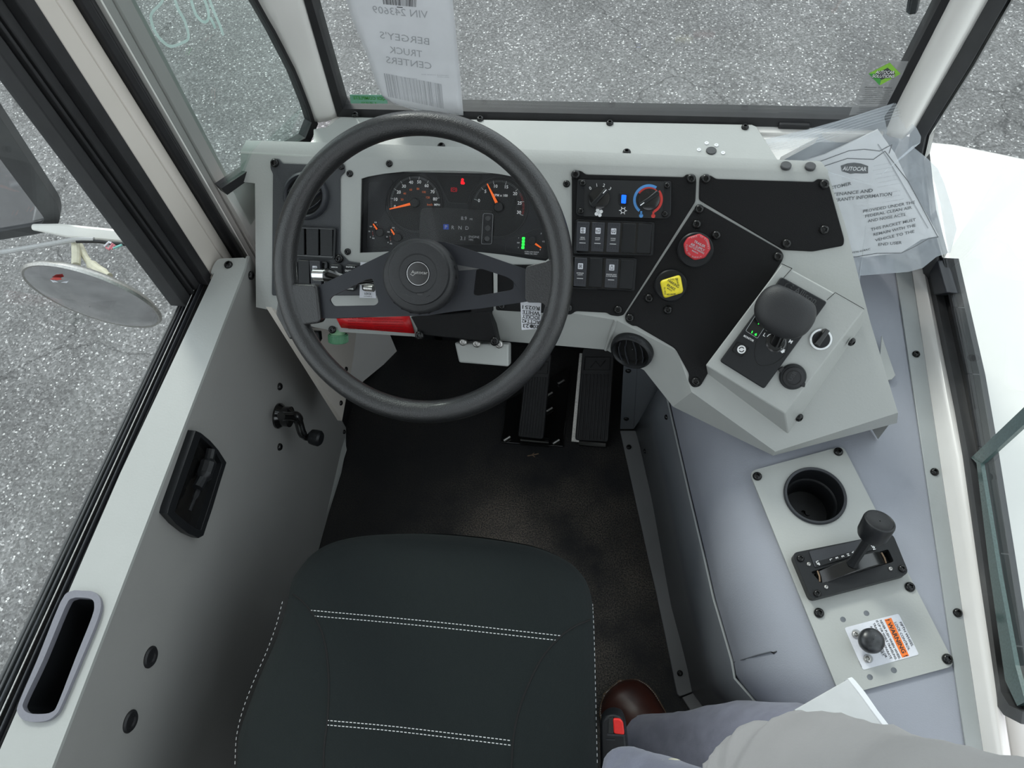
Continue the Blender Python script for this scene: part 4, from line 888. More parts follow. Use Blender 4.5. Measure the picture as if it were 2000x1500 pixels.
# thin inner frame line at left of face
mb = MB(); lf = rounded(IC.locs(c12(345, 245, 530, 215, 560, 240, 505, 330, 490, 480, 560, 600, 640, 655, 668, 700, 660, 760, 640, 790, 335, 802, 330, 790)), .003, 3); mb.line(IC, lf+[lf[0]], .0005, 0, .0006); build('moulded_line', mb, 'plastic', ic)

# ---- air vents
def vent(fr, p, R, louvre_ang, label, nl=4, tiltup=0, ringm='plastic'):
    c = fr.loc(p); P0 = fr.hit(p); v = thing('air_vent', P0, label, 'air vent', 'round louvred air vents')
    mb = MB(); mb.lathe(fr, c, [(R, .0), (R, .006), (R*.95, .011), (R*.86, .013), (R*.80, .010), (R*.77, .005)], 56, False, False); build('bezel', mb, ringm, v, ang=50); mb = MB(); mb.lathe(fr, c, [(R*.78, .008), (R*.70, .002), (.001, .001)], 40, False, False); build('throat', mb, 'black_hole', v)
    mb = MB(); 
    for i in range(90):
        a = 2*PI*i/90; x = c[0]+R*.975*math.cos(a); y = c[1]+R*.975*math.sin(a); mb.tube([fr.W(x, y, .004), fr.W(c[0]+R*.955*math.cos(a), c[1]+R*.955*math.sin(a), .0105)], .0007, 4)
    build('knurling', mb, 'plastic_l', v)
    ca, sa = math.cos(louvre_ang), math.sin(louvre_ang)
    for i in range(nl):
        t = (i-(nl-1)/2)*R*1.25/nl; L = math.sqrt(max(0, (R*.74)**2-t*t)); mb = MB(); n_ = 8
        for j in range(n_):
            s0_, s1_ = -L+2*L*j/n_, -L+2*L*(j+1)/n_; bow = lambda s: -t*.0+ .10*R*(1-(s/L)**2)*(1 if t > 0 else -1)
            a0_ = (c[0]+s0_*ca-(t+bow(s0_))*sa, c[1]+s0_*sa+(t+bow(s0_))*ca); a1_ = (c[0]+s1_*ca-(t+bow(s1_))*sa, c[1]+s1_*sa+(t+bow(s1_))*ca)
            tl = .004
            mb.slab([fr.W(a0_[0], a0_[1], .0095), fr.W(a1_[0], a1_[1], .0095), fr.W(a1_[0]+tl*.5*sa, a1_[1]-tl*.5*ca, .002), fr.W(a0_[0]+tl*.5*sa, a0_[1]-tl*.5*ca, .002)], .0012)
        build('louvre', mb, 'plastic_l', v)
    return v
vent(D.off(.003), c1(425, 522)[0], pr(D, c1(425, 522)[0], 46), .5, 'round black air vent left of the gauges, half behind the wheel rim', ringm='plastic_l')
VS = fr3(topT[2], topT[3], lowB[3])
vent(VS, c3(276, 748)[0], .0375, -1.1, 'round black air vent set in the grey lower edge right of the wheel')

# ---- switches
def bezel(quad, n, label, fr=D, h=.003, grp='rocker switch banks'):
    q_ = [Vector(fr.loc(p, h+.006)) for p in quad]; cen = sum(q_, Vector((0, 0)))/4; b0_ = thing('switch_bank', fr.W(cen.x, cen.y, h), label, 'switch bank', grp)
    mb = MB(); o_ = rounded([tuple(p) for p in q_], .004, 4); i_ = rounded([tuple(p+(cen-p).normalized()*.0045) for p in q_], .003, 4)
    mb.prism(fr, o_, h, h+.006, [i_]); build('bezel', mb, 'plastic', b0_, bevel=.001); mb = MB(); mb.prism(fr, i_, h-.001, h+.0005); build('bezel_floor', mb, 'gloss', b0_); return b0_
def switch(b0_, fr, cx, cy, w_, h_, ang, h=.003, kind=None, words=None, icon=None, cropf=c2):
    p = cropf(cx, cy)[0]; c = Vector(fr.loc(p, h+.008)); f2 = Fr(fr.W(c.x, c.y, h), fr.u*math.cos(ang)+fr.v*math.sin(ang), fr.n); a = w_/2; b = h_/2
    mb = MB()
    if kind is None:
        mb.prism(f2, rounded([(-a, -b), (a, -b), (a, b), (-a, b)], .002, 3), 0, .007); o = build('blank_cover', mb, 'plastic', b0_, bevel=.0008); return o
    # rocker: two facets meeting in the middle
    vs = [(-a, -b, .006), (a, -b, .006), (a, -b*.15, .009), (-a, -b*.15, .009), (a, b, .0125), (-a, b, .0125)]
    W_ = [f2.W(x, y, z) for x, y, z in vs]+[f2.W(x, y, 0) for x, y, z in vs]
    mb.add(W_, [(0, 1, 2, 3), (3, 2, 4, 5), (0, 6, 7, 1), (1, 7, 8, 2), (2, 8, 10, 4), (4, 10, 11, 5), (5, 11, 9, 3), (3, 9, 6, 0)]); o = build('rocker', mb, 'plastic_l', b0_, bevel=.0008, ang=12)
    up = fr3(W_[3], W_[2], W_[4]); c0 = f2.W(0, b*.42, .0112); mb = MB(); f3 = Fr(c0, f2.u, up.n); 
    if f3.n.dot(fr.n) < 0: f3 = Fr(c0, f2.u, -up.n)
    mb.prism(f3, rounded([(-.0042, -.0048), (.0042, -.0048), (.0042, .0048), (-.0042, .0048)], .001, 2), 0, .0005); wd = tag(build('symbol_window', mb, 'paper_w', o), 'white window with black symbol')
    mb = MB(); L = lambda pts, w=.0006: mb.line(f3, [(x*.001, y*.001) for x, y in pts], w, .0005, .0008)
    if icon == 'lamp':
        for yy_ in (2.2, -2.2): L([(-.5, yy_+1.4), (.6, yy_+1.4), (2, yy_), (.6, yy_-1.4), (-.5, yy_-1.4), (-.5, yy_+1.4)]); L([(-2.8, yy_+1), (-1.2, yy_+1)], .0004); L([(-2.8, yy_), (-1.2, yy_)], .0004); L([(-2.8, yy_-1), (-1.2, yy_-1)], .0004)
    elif icon == 'truck':
        L([(-3, -1), (-3, 1.2), (0, 1.2), (.8, 2.6), (2.6, 2.6), (2.8, -1), (-3, -1)]); L([(-2, -2.2), (-1, -2.2)], .001); L([(1, -2.2), (2, -2.2)], .001)
    elif icon == 'dome':
        L([(-2.5, 2.2), (2.5, 2.2), (1.2, .8), (-1.2, .8), (-2.5, 2.2)]); [L([(x*.5, 0), (x, -2.8)]) for x in (-2.6, -1, 1, 2.6)]
    elif icon == 'filter':
        mb.ring(f3, (0, -.0006), .0022, .0006, .0005, .0008, n=16); L([(-1, 1.8), (-1, 3.2), (1, 3.2), (1, 1.8)]); L([(-3, -3), (3, -3)]); text(mb, 'D', f3, p, 0.1, .0005) if False else None
    build('symbol', mb, 'ink_k', wd)
    mb = MB(); f4 = Fr(f2.W(0, -b*.1, .0092), f2.u, fr.n); k_ = 1/ (fr.mpp(p)*1)
    for i, wds in enumerate(words or []):
        tmp = MB(); key_h = .0019; cu = text(tmp, wds, f2, p, 1, 0)   # measure
        # place directly in the switch's own frame
        vs_, fs_, x0, x1 = _tc[(wds, 0)]; sc2 = min(key_h/.70, (w_*.86)/(x1-x0)); yy2 = -b*.10-.0028*i
        mb.add([f2.W((v.x-(x0+x1)/2)*sc2, yy2+v.y*key_h/.70, .0092-.0001-(.003*max(0, -(yy2+b*.15))/(b*.85))+.0004) for v in vs_], fs_)
    if words: mb.prism(f2, [(-a*.5, -b*.45), (a*.5, -b*.45), (a*.5, -b*.42), (-a*.5, -b*.42)], .0074, .0083); build('lettering', mb, 'ink_w', o)
    mb = MB()
    for r_i in range(3):
        for c_i in range(4): mb.box(f2, -a*.62+c_i*a*.41-.0005, -a*.62+c_i*a*.41+.0005, -b*(.62+.12*r_i)-.0005, -b*(.62+.12*r_i)+.0005, .006, .0076-.0006*r_i)
    for c_i in range(4): mb.box(f2, -a*.62+c_i*a*.41-.0005, -a*.62+c_i*a*.41+.0005, b*.84-.0005, b*.84+.0005, .0118, .0124)
    build('grip_dots', mb, 'plastic', o); return o
sa_ = pxang(D, *c2(150, 430, 655, 448)); w1_ = .0205; h1_ = .0475
b1_ = bezel(c2(150, 428, 662, 447, 652, 664, 133, 652), 5, 'upper switch bank of five below the climate panel, three rockers labelled')
switch(b1_, D, 194, 540, w1_, h1_, sa_, kind=1, words=['HEAD', 'LIGHTS'], icon='lamp'); switch(b1_, D, 292, 543, w1_, h1_, sa_, kind=1, words=['WORK', 'LIGHT'], icon='truck'); switch(b1_, D, 393, 547, w1_, h1_, sa_, kind=1, words=['WORK', 'LIGHT'], icon='truck')
switch(b1_, D, 492, 550, w1_*1.05, h1_, sa_); switch(b1_, D, 594, 553, w1_*1.05, h1_, sa_)
b2_ = bezel(c2(60, 664, 546, 684, 531, 896, 45, 874), 4, 'lower switch bank of four below the climate panel, two rockers labelled')
switch(b2_, D, 178, 772, w1_, h1_, sa_, kind=1, words=['INTERIOR', 'LIGHTS'], icon='dome'); switch(b2_, D, 278, 775, w1_*1.05, h1_, sa_); switch(b2_, D, 381, 781, w1_, h1_, sa_, kind=1, words=['ENGINE DIAG', 'ACTIVE REGEN'], icon='filter'); switch(b2_, D, 479, 787, w1_*1.05, h1_, sa_)
b3_ = bezel(c13(240, 0, 900, 28, 888, 385, 225, 345), 4, 'bank of plain blank switch covers left of the instrument cluster')
for x, y in ((310, 180), (470, 184), (630, 190), (788, 197)): switch(b3_, D, x, y, .0205+.002, .046, sa_, cropf=c13)
b4_ = bezel(c13(445, 388, 804, 412, 795, 700, 435, 680), 2, 'short switch bank with a grey rocker behind the signal stalk')
switch(b4_, D, 535, 545, .0215, .046, sa_, cropf=c13); switch(b4_, D, 672, 550, .0195, .046, sa_, kind=1, words=['MIRROR', 'HEAT'], icon='truck', cropf=c13)
# two small rubber controls, key switch with label plate, chrome stalk
def pad(quad, name, label, lines, cat='button'):
    q_ = rounded([D.loc(p, .009) for p in quad], .005, 4); mb = MB(); mb.prism(D, q_, .003, .009); o = tag(build(name, mb, 'plastic', bevel=.0015), label, cat)
    mb = MB()
    for s_, x, y, hp, wp in lines: text(mb, s_, D, c13(x, y)[0], hp, .0092, sa_, wpx=wp, bold=.02)
    build('lettering', mb, 'ink_w', o); return o
o = pad(c13(828, 435, 960, 442, 968, 560, 940, 620, 860, 610, 815, 520), 'mirror_switch', 'small black mirror switch with curved arrow mark behind the left spoke', [('MIRROR', 885, 472, 2.2, 13)])
mb = MB(); mb.ring(D, D.loc(c13(885, 570)[0], .0092), .0085, .0008, .009, .0095, .7, 2.4, 14); mb.ring(D, D.loc(c13(885, 570)[0], .0092), .0055, .0008, .009, .0095, .7, 2.4, 14); build('symbol', mb, 'ink_pale', o)
o = pad(c13(1005, 440, 1150, 448, 1165, 600, 1110, 745, 1000, 735, 1000, 600), 'fan_switch', 'small black switch marked faster and on off behind the left spoke', [('FASTER A', 1065, 470, 2.8, 18), ('ON/OFF', 1040, 512, 3.8, 14), ('SLOWER', 1060, 716, 2.8, 14)])
mb = MB(); mb.prism(D, D.locs(c13(1176, 415, 1320, 422, 1352, 822, 1166, 816), .004), .003, .004); ks = tag(build('key_switch_plate', mb, 'paper_w'), 'white lock label plate around the key switch behind the left spoke', 'key switch')
mb = MB(); text(mb, 'AXLE', D, c13(1262, 442)[0], 4.2, .0042, sa_, wpx=14); text(mb, 'LOCK', D, c13(1262, 772)[0], 4.4, .0042, sa_, wpx=14); text(mb, '1270-00000-00', D, c13(1262, 802)[0], 1.6, .0042, sa_, wpx=17); build('lettering', mb, 'ink_k', ks)
mb = MB(); mb.prism(D, rounded(D.locs(c13(1185, 640, 1320, 650, 1330, 745, 1195, 735), .012), .003, 3), .004, .012); build('key_housing', mb, 'plastic', ks, bevel=.001)
mb = MB(); mb.tube([D.hit(c13(1230, 705)[0], .016), D.hit(c13(1325, 712)[0], .02)], .006, 16); mb.tube([D.hit(c13(1155, 658)[0], .02), D.hit(c13(1330, 680)[0], .022)], .0018, 8); tag(build('key_barrel', mb, 'steel', ks), 'bare metal barrel and key')
st = thing('signal_stalk', D.hit((640, 545), .04), 'chrome and black turn signal stalk between left switches and wheel spoke', 'stalk')
mb = MB(); a = D.hit(c13(650, 555)[0], .05); b = D.hit(c13(790, 560)[0], .055); mb.tube([a, a.lerp(b, .1), b], [.008, .0105, .0105], 20); build('stalk_tip', mb, 'chrome', st)
mb = MB(); c = D.hit(c13(830, 565)[0], .056); e = D.hit(c13(1100, 640)[0], .05); g = D.hit((740, 545), .03); mb.tube([b, c, c.lerp(e, .4), e, g], [.0118, .0112, .0075, .0055, .005], 20); build('stalk_sleeve', mb, 'gloss', st)
mb = MB(); mb.tube([D.hit(c13(800, 515)[0], .058), D.hit(c13(985, 572)[0], .056)], .0028, 8); build('stalk_rod', mb, 'chrome', st)

# ---- climate panel
cp = thing('climate_panel', D.hit((1218, 385)), 'black heater control panel with two dials and blue lit switch', 'control panel')
mb = MB(); mb.prism(D, rounded(D.locs(c2(160, 168, 770, 181, 768, 402, 742, 426, 165, 408, 150, 388), .008), .003, 3), .003, .008); build('panel', mb, 'plastic', cp, bevel=.001)
for x0, y0, x1, y1 in ((160, 168, 208, 410), (726, 181, 770, 426)): pass
mb = MB(); mb.prism(D, D.locs(c2(208, 169, 726, 180, 712, 421, 200, 408), .0085), .008, .0085); build('inset', mb, 'dial', cp)
for p in c2(195, 193, 743, 208, 182, 374, 728, 393): bolt(D, p, cp, .82, .0085)
def knob(px_, R, ptr, name, parent, side):
    c = D.loc(px_, .009); mb = MB(); mb.lathe(D, c, [(R, .0085), (R, .011), (R*.97, .014), (R*.55, .0155), (R*.5, .0155)], 44); k_ = build(name, mb, 'gloss', parent, ang=30)
    p = Vector(D.loc(ptr, .02)); q_ = Vector(D.loc(px_, .02)); d = (p-q_).normalized(); e = Vector((-d.y, d.x)); C = Vector(c)
    mb = MB(); a = R*1.02; w_ = R*.28
    mb.prism(D, [tuple(C-d*a-e*w_*.8), tuple(C-e*w_*.62), tuple(C+d*a-e*w_*.8), tuple(C+d*a*1.06), tuple(C+d*a+e*w_*.8), tuple(C+e*w_*.62), tuple(C-d*a+e*w_*.8), tuple(C-d*a*1.04)], .014, .026); g_ = build('grip', mb, 'plastic', k_, bevel=.0015)
    mb = MB(); mb.prism(D, [tuple(C+d*a*.55-e*.0007), tuple(C+d*a*.98-e*.0007), tuple(C+d*a*.98+e*.0007), tuple(C+d*a*.55+e*.0007)], .026, .0264); build('pointer_mark', mb, 'ink_w', k_); return k_
kb1 = c2(302, 292)[0]; kb2 = c2(626, 298)[0]
knob(kb1, .0172, c2(350, 240)[0], 'fan_dial', cp, 1); knob(kb2, .0172, c2(588, 326)[0], 'temperature_dial', cp, 1)
for t_, x, y, rr_ in (('0', 243, 225, .5), ('1', 285, 204, .2), ('2', 332, 206, -.2), ('3', 372, 228, -.6)):
    mb = MB(); text(mb, t_, D, c2(x, y)[0], 6.2, .0086, rr_); build('numeral', mb, 'ink_w', cp)
mb = MB(); fc_ = D.loc(c2(298, 385)[0], .0086)
for i in range(4):
    a = PI/2*i+.5; mb.lathe(D, (fc_[0]+.0042*math.cos(a), fc_[1]+.0042*math.sin(a)), [(.0030, .0085), (.0030, .0088)], 12)
mb.lathe(D, fc_, [(.0012, .0088), (.0012, .009)], 8); tag(build('fan_symbol', mb, 'ink_w', cp), 'white fan symbol')
mb = MB(); sf = D.loc(c2(456, 371)[0], .0086); mb.ring(D, sf, .0034, .0012, .0085, .0088, n=20)
for i in range(6): a = PI/3*i; mb.line(D, [(sf[0]+.0036*math.cos(a), sf[1]+.0036*math.sin(a)), (sf[0]+.0060*math.cos(a), sf[1]+.0060*math.sin(a))], .0012, .0085, .0088)
tag(build('frost_symbol', mb, 'ink_w', cp), 'white snowflake symbol')
mb = MB(); mb.prism(D, rounded(D.locs(c2(432, 255, 490, 258, 486, 336, 430, 334), .011), .001, 2), .0085, .011); sw = build('switch_frame', mb, 'plastic', cp, bevel=.0006)
mb = MB(); mb.prism(D, rounded(D.locs(c2(447, 268, 478, 270, 474, 325, 444, 323), .013), .001, 2), .011, .013); tag(build('rocker', mb, 'lampblue', sw, bevel=.0005), 'blue lit rocker')
def arcpoly(fr, c, r0, r1, a0, a1, h0, h1, n=30):
    mb = MB(); pts = [(c[0]+r1*math.cos(a0+(a1-a0)*i/n), c[1]+r1*math.sin(a0+(a1-a0)*i/n)) for i in range(n+1)]+[(c[0]+r0*math.cos(a1+(a0-a1)*i/n), c[1]+r0*math.sin(a1+(a0-a1)*i/n)) for i in range(n+1)]
    mb.prism(fr, pts, h0, h1); return mb
tcx = D.loc(c2(621, 300)[0], .0087); k_ = D.mpp(kb2)/3.3333
build('cold_band', arcpoly(D, tcx, 80*k_, 97*k_, 4.10, 1.05, .0085, .0088), 'blue', cp); build('warm_band', arcpoly(D, tcx, 76*k_, 92*k_, -1.05, .75, .0085, .0089), 'redp', cp); build('warm_band', arcpoly(D, tcx, 68*k_, 79*k_, .6, 2.6, .0085, .0089), 'redp', cp)
for (x, y, m_) in ((574, 396, 'blue'), (653, 398, 'redp')):
    mb = MB(); mb.lathe(D, D.loc(c2(x, y+8)[0], .0088), [(.0033, .0085), (.0033, .0088)], 16); mb.line(D, D.locs(c2(x, y, x+1, y-18), .0088), .003, .0085, .0088); build('thermometer_symbol', mb, m_, cp)

# ---- pull knobs
def collar(fr, p, R, parent): 
    mb = MB(); mb.lathe(fr, fr.loc(p), [(R, .003), (R, .009), (R*.93, .011), (R*.7, .011)], 40); build('collar', mb, 'plastic', parent, ang=30)
rk = thing('trailer_air_knob', D.hit((1357, 485)), 'red octagonal trailer air supply knob on the black plate', 'knob')
collar(D, c2(925, 628)[0], .0285, rk)
mb = MB(); mb.tube([D.hit(c2(925, 628)[0], .005), D.hit(c2(936, 612)[0], .03)], .014, 24); build('stem', mb, 'plastic', rk)
KD = D.off(.030); a0 = KD.loc(c2(940, 607)[0], .012); r0 = pr(D, c2(940, 607)[0], 27.6, .04)
oct_ = [KD.loc(p, .012) for p in c2(878, 545, 956, 520, 1015, 555, 1029, 622, 990, 680, 922, 695, 862, 655, 850, 590)]
mb = MB(); mb.prism(KD, rounded(oct_, .003, 3), 0, .012); build('knob', mb, 'red', rk, bevel=.003, seg=3)
mb = MB(); ra = pxang(KD, *c2(905, 590, 975, 608)); 
for s_, x, y, hp, wp in (('TRAILER', 955, 588, 4.8, 24), ('AIR SUPPLY', 942, 609, 4.8, 30), ('NOT FOR PARKING', 935, 625, 3.2, 33), ('MARCO', 925, 640, 2.8, 13)): text(mb, s_, KD, c2(x, y)[0], hp, .0123, -.42, wpx=wp, bold=.015)
def arctext(mb, s, fr, c, R, mid, h, hp, sgn=1, sp=.8, px_=None):
    k = hp*fr.mpp(px_); n = len(s); step = k*sp*1.12/R
    for i, ch in enumerate(s):
        if ch == ' ': continue
        a = mid + sgn*((n-1)/2-i)*step; x = c[0]+R*math.cos(a); y = c[1]+R*math.sin(a)
        rot = a-PI/2 if sgn > 0 else a+PI/2
        text(mb, ch, fr, px_, hp, h, rot, th=.0002); 
        # text() centres on px_: shift the last letter to its place on the arc
        vs_, fs_, x0, x1 = _tc[(ch, 0)]; m = len(vs_); c0 = fr.loc(px_, h); d = fr.u*(x-c0[0])+fr.v*(y-c0[1])
        for j in range(m): mb.v[-1-j] = mb.v[-1-j]+d
cK = KD.loc(c2(940, 607)[0], .0123)
arctext(mb, 'PULL TO EXHAUST', KD, cK, pr(KD, c2(940, 607)[0], 20.5, .012), 1.05, .0123, 3.1, 1, .95, c2(940, 607)[0]); arctext(mb, 'PUSH TO SUPPLY', KD, cK, pr(KD, c2(940, 607)[0], 20.5, .012), -2.2, .0123, 3.1, -1, .95, c2(940, 607)[0])
build('lettering', mb, 'ink_pale', rk)
yk = thing('parking_brake_knob', D.hit((1312, 560)), 'yellow square parking brake knob on the black plate', 'knob')
collar(D, c2(766, 858)[0], .0262, yk); mb = MB(); mb.tube([D.hit(c2(766, 858)[0], .005), D.hit(c2(770, 866)[0], .03)], .013, 24); build('stem', mb, 'plastic', yk)
mb = MB(); mb.prism(KD, rounded([KD.loc(p, .008) for p in c2(695, 830, 830, 788, 852, 905, 722, 945)], .006, 5), -.004, .008); build('knob', mb, 'yellow', yk, bevel=.0035, seg=3)
mb = MB(); ya = -.52
for s_, x, y, hp, wp in (('PARKING', 784, 846, 5, 25), ('BRAKE', 770, 869, 5, 18), ('MARCO', 760, 885, 2.6, 11)): text(mb, s_, KD, c2(x, y)[0], hp, .0083, -.50, wpx=wp, bold=.008)
text(mb, 'PULL TO', KD, c2(788, 817)[0], 3.2, .0083, .10, wpx=15, bold=.01); text(mb, 'EXHAUST', KD, c2(812, 838)[0], 3.0, .0083, -1.25, wpx=14, bold=.01); text(mb, 'PUSH TO', KD, c2(729, 893)[0], 3.2, .0083, 1.75, wpx=14, bold=.01); text(mb, 'RELEASE', KD, c2(770, 916)[0], 3.2, .0083, .10, wpx=17, bold=.01)
build('lettering', mb, 'ink_k', yk)

# ---- gear selector housing
BX = D.off(.055)
bx = thing('selector_housing', D.hit((1560, 700)), 'light grey sheet metal box raised on the right of the dashboard', 'housing')
tq = [BX.hit(p) for p in c3(1215, 212, 1550, 395, 1735, 500, 1235, 1155, 735, 850)]
bq = [D.hit(p) for p in c3(1225, 240, 1560, 430, 1722, 600, 1255, 1282, 745, 900)]
mb = MB(); mb.add(tq+bq, [(0, 1, 2, 3, 4)]+[(i, (i+1) % 5, (i+1) % 5+5, i+5) for i in range(5)]); build('box_shell', mb, 'grey', bx, bevel=.0022, seg=3)
mb = MB(); mb.line(BX, BX.locs(c3(1280, 240, 1228, 298)), .0008, -.0005, .0006); mb.line(BX, BX.locs(c3(1552, 392, 1500, 438)), .0008, -.0005, .0006); mb.line(BX, BX.locs(c3(1215, 210, 1280, 240)), .001, -.0005, .0006); mb.line(BX, BX.locs(c3(1555, 393, 1733, 495)), .001, -.0005, .0006); build('sheet_joint', mb, 'gloss', bx)
BSd = fr3(tq[2], tq[3], bq[3])
for p in c3(1652, 700, 1324, 1178): bolt(BSd, p, bx, 1.15, .001)
gs = thing('gear_selector', BX.hit((1515, 650)), 'black push lever gear selector with big rounded knob on grey housing', 'gear selector')
GP = BX
mb = MB(); mb.prism(GP, rounded(GP.locs(c3(1215, 293, 1503, 452, 1105, 1000, 826, 826), .006), .004, 4), 0, .006); build('base_plate', mb, 'plastic', gs, bevel=.0015)
ga = pxang(GP, *c3(1215, 293, 1503, 452)); GG = GP.off(.0062)
mb = MB(); text(mb, 'Allison', GG, c3(1366, 408)[0], 12.5, .0002, ga, wpx=48, bold=.01); text(mb, 'transmission', GG, c3(1392, 446)[0], 5, .0002, ga, wpx=30)
build('raised_lettering', mb, 'gasket_l', gs); mb = MB()
mb.ring(GG, GG.loc(c3(1262, 358)[0]), .0062, .0022, 0, .0006, .4, 3.4, 14); mb.ring(GG, GG.loc(c3(1262, 358)[0]), .0030, .002, 0, .0006, 3.6, 6.4, 12); build('raised_emblem', mb, 'gasket_l', gs)
mb = MB(); mb.prism(GG, rounded(GG.locs(c3(1060, 520, 1140, 560, 1062, 680, 988, 632)), .002, 3), 0, .0006); mon = build('monitor_window', mb, 'gloss', gs)
mb = MB(); wl_ = rounded(GG.locs(c3(1060, 520, 1140, 560, 1062, 680, 988, 632)), .002, 3); mb.line(GG, wl_+[wl_[0]], .0006, .0, .001); build('window_line', mb, 'ink_pale', mon)
mb = MB(); mb.line(GG, GG.locs(c3(1078, 572, 1068, 590)), .0012, .0006, .001); mb.prism(GG, GG.locs(c3(1085, 592, 1102, 592, 1094, 606)), .0006, .001); mb.line(GG, GG.locs(c3(1030, 634, 1026, 646)), .0012, .0006, .001); mb.prism(GG, GG.locs(c3(1044, 652, 1058, 648, 1056, 662, 1046, 662)), .0006, .001); tag(build('readout', mb, 'lampgreen', mon), 'green segments')
mb = MB(); text(mb, 'MONITOR', GG, c3(1008, 680)[0], 4, .0002, ga, wpx=22, bold=.02); text(mb, 'L', GG, c3(1108, 657)[0], 6.5, .0002, ga, bold=.03); text(mb, 'D', GG, c3(1130, 625)[0], 6.5, .0002, ga, bold=.03); text(mb, 'M', GG, c3(1272, 700)[0], 6.5, .0002, ga, bold=.03)
mb.line(GG, GG.locs(c3(1124, 668, 1138, 655, 1152, 655)), .0012, 0, .0004); mb.prism(GG, GG.locs(c3(1212, 740, 1238, 753, 1230, 760, 1236, 765, 1218, 774, 1203, 757, 1208, 753)), 0, .0004); build('lettering', mb, 'ink_w', gs)
mb = MB(); bq_ = rounded(GG.locs(c3(938, 702, 1010, 740, 962, 798, 902, 760)), .003, 4); mb.line(GG, bq_+[bq_[0]], .0012, 0, .0012); build('button_frame', mb, 'gloss', gs)
mb = MB(); mb.lathe(GG, GG.loc(c3(962, 750)[0]), [(.0066, 0), (.0066, .0008)], 24); o = build('mode_button', mb, 'ink_w', gs); mb = MB(); mb.ring(GG, GG.loc(c3(962, 750)[0]), .0036, .0014, .0008, .0012, .6, 2.9, 12); mb.ring(GG, GG.loc(c3(962, 750)[0]), .0036, .0014, .0008, .0012, 3.7, 6.0, 12); build('symbol', mb, 'ink_k', o)
mb = MB(); bo = smooth_closed(GG.locs(c3(1075, 655, 1150, 640, 1245, 690, 1242, 770, 1180, 830, 1110, 853, 1060, 835, 1045, 760)), 5); mb.line(GG, bo+[bo[0]], .0005, 0, .0005); build('moulded_line', mb, 'gloss', gs)
mb = MB(); mb.lathe(GG, GG.loc(c3(1180, 706)[0]), [(.0155, 0), (.0155, .0008), (.013, .0012), (.012, -.002)], 32); build('lever_socket', mb, 'gloss', gs)
lv = [GG.hit(c3(1185, 705)[0], .002), GG.hit(c3(1205, 670)[0], .014), GG.hit(c3(1215, 640)[0], .026), GG.hit(c3(1230, 590)[0], .04)]
mb = MB(); mb.tube(lv, [.010, .009, .0095, .009], 18); build('lever', mb, 'gloss', gs)
# knob: a squashed dome, flat on one side
KC = BX.hit(c3(1236, 512)[0], .060); kx_ = .0425; mb = MB(); kf_ = Fr(KC, D.u*math.cos(ga)+D.v*math.sin(ga), D.n); vs = []; fs = []; nu, nv = 40, 20
for j in range(nv+1):
    ph = -PI/2+PI*j/nv; cz = math.sin(ph); cr2 = abs(math.cos(ph))**.72
    for i in range(nu):
        t = 2*PI*i/nu; cx_ = math.copysign(abs(math.cos(t))**.86, math.cos(t)); sy_ = math.copysign(abs(math.sin(t))**.86, math.sin(t))
        x = cx_*cr2*.0435; y = sy_*cr2*.0372
        if y > .029: y = .029+(y-.029)*.35
        z_ = cz*(.019 if cz > 0 else .027); vs.append(kf_.W(x, y, z_+ (.004*cx_*cr2)))
for j in range(nv):
    for i in range(nu): fs.append((j*nu+i, j*nu+(i+1) % nu, (j+1)*nu+(i+1) % nu, (j+1)*nu+i))
mb.add(vs, fs); build('knob', mb, 'hub', gs, ang=80)
# rotary switch with chrome ring, and USB socket
rsw = thing('rotary_switch', BX.hit(c3(1460, 685)[0]), 'chrome ringed black rotary switch at the right of the gear selector', 'switch')
c = BX.loc(c3(1460, 685)[0]); mb = MB(); mb.lathe(BX, c, [(.0175, 0), (.0175, .002), (.0165, .004), (.0135, .004), (.013, .002)], 40); tag(build('ring', mb, 'chrome', rsw, ang=50), 'chrome ring')
mb = MB(); mb.lathe(BX, c, [(.0134, 0), (.0134, .005), (.012, .006)], 32); build('knob', mb, 'plastic', rsw)
mb = MB(); p = Vector(BX.loc(c3(1506, 625)[0], .012)); C = Vector(BX.loc(c3(1452, 702)[0], .012)); d = (p-C).normalized(); e = Vector((-d.y, d.x)); mb.prism(BX, [tuple(C-d*.006-e*.0042), tuple(p-e*.0035), tuple(p+e*.0035), tuple(C-d*.006+e*.0042)], .004, .014); build('grip', mb, 'gloss', rsw, bevel=.001)
us = thing('usb_socket', BX.hit(c3(1283, 925)[0]), 'round black rubber capped charging socket below the gear selector', 'socket')
c = BX.loc(c3(1283, 920)[0]); mb = MB(); mb.lathe(BX, c, [(.0205, 0), (.0205, .004), (.019, .007), (.014, .0078)], 40); build('socket_body', mb, 'plastic', us, ang=50)
mb = MB(); mb.lathe(BX, c, [(.0165, .0078), (.0160, .0105), (.012, .0115)], 36); cap = build('cap', mb, 'rubber', us)
mb = MB(); mb.prism(BX, rounded(BX.locs(c3(1190, 875, 1218, 853, 1240, 880, 1210, 905)), .002), 0, .006); mb.prism(BX, rounded(BX.locs(c3(1330, 955, 1360, 955, 1355, 985, 1325, 975)), .002), 0, .008); build('strap', mb, 'rubber', us, bevel=.001)
mb = MB(); text(mb, 'USB', BX, c3(1283, 918)[0], 7.5, .0117, ga+PI/2+.0, wpx=20); build('lettering', mb, 'gasket_l', cap); mb = MB(); mb.ring(BX, c, .0112, .0007, .0115, .0122, n=30); build('moulded_ring', mb, 'gloss', cap)

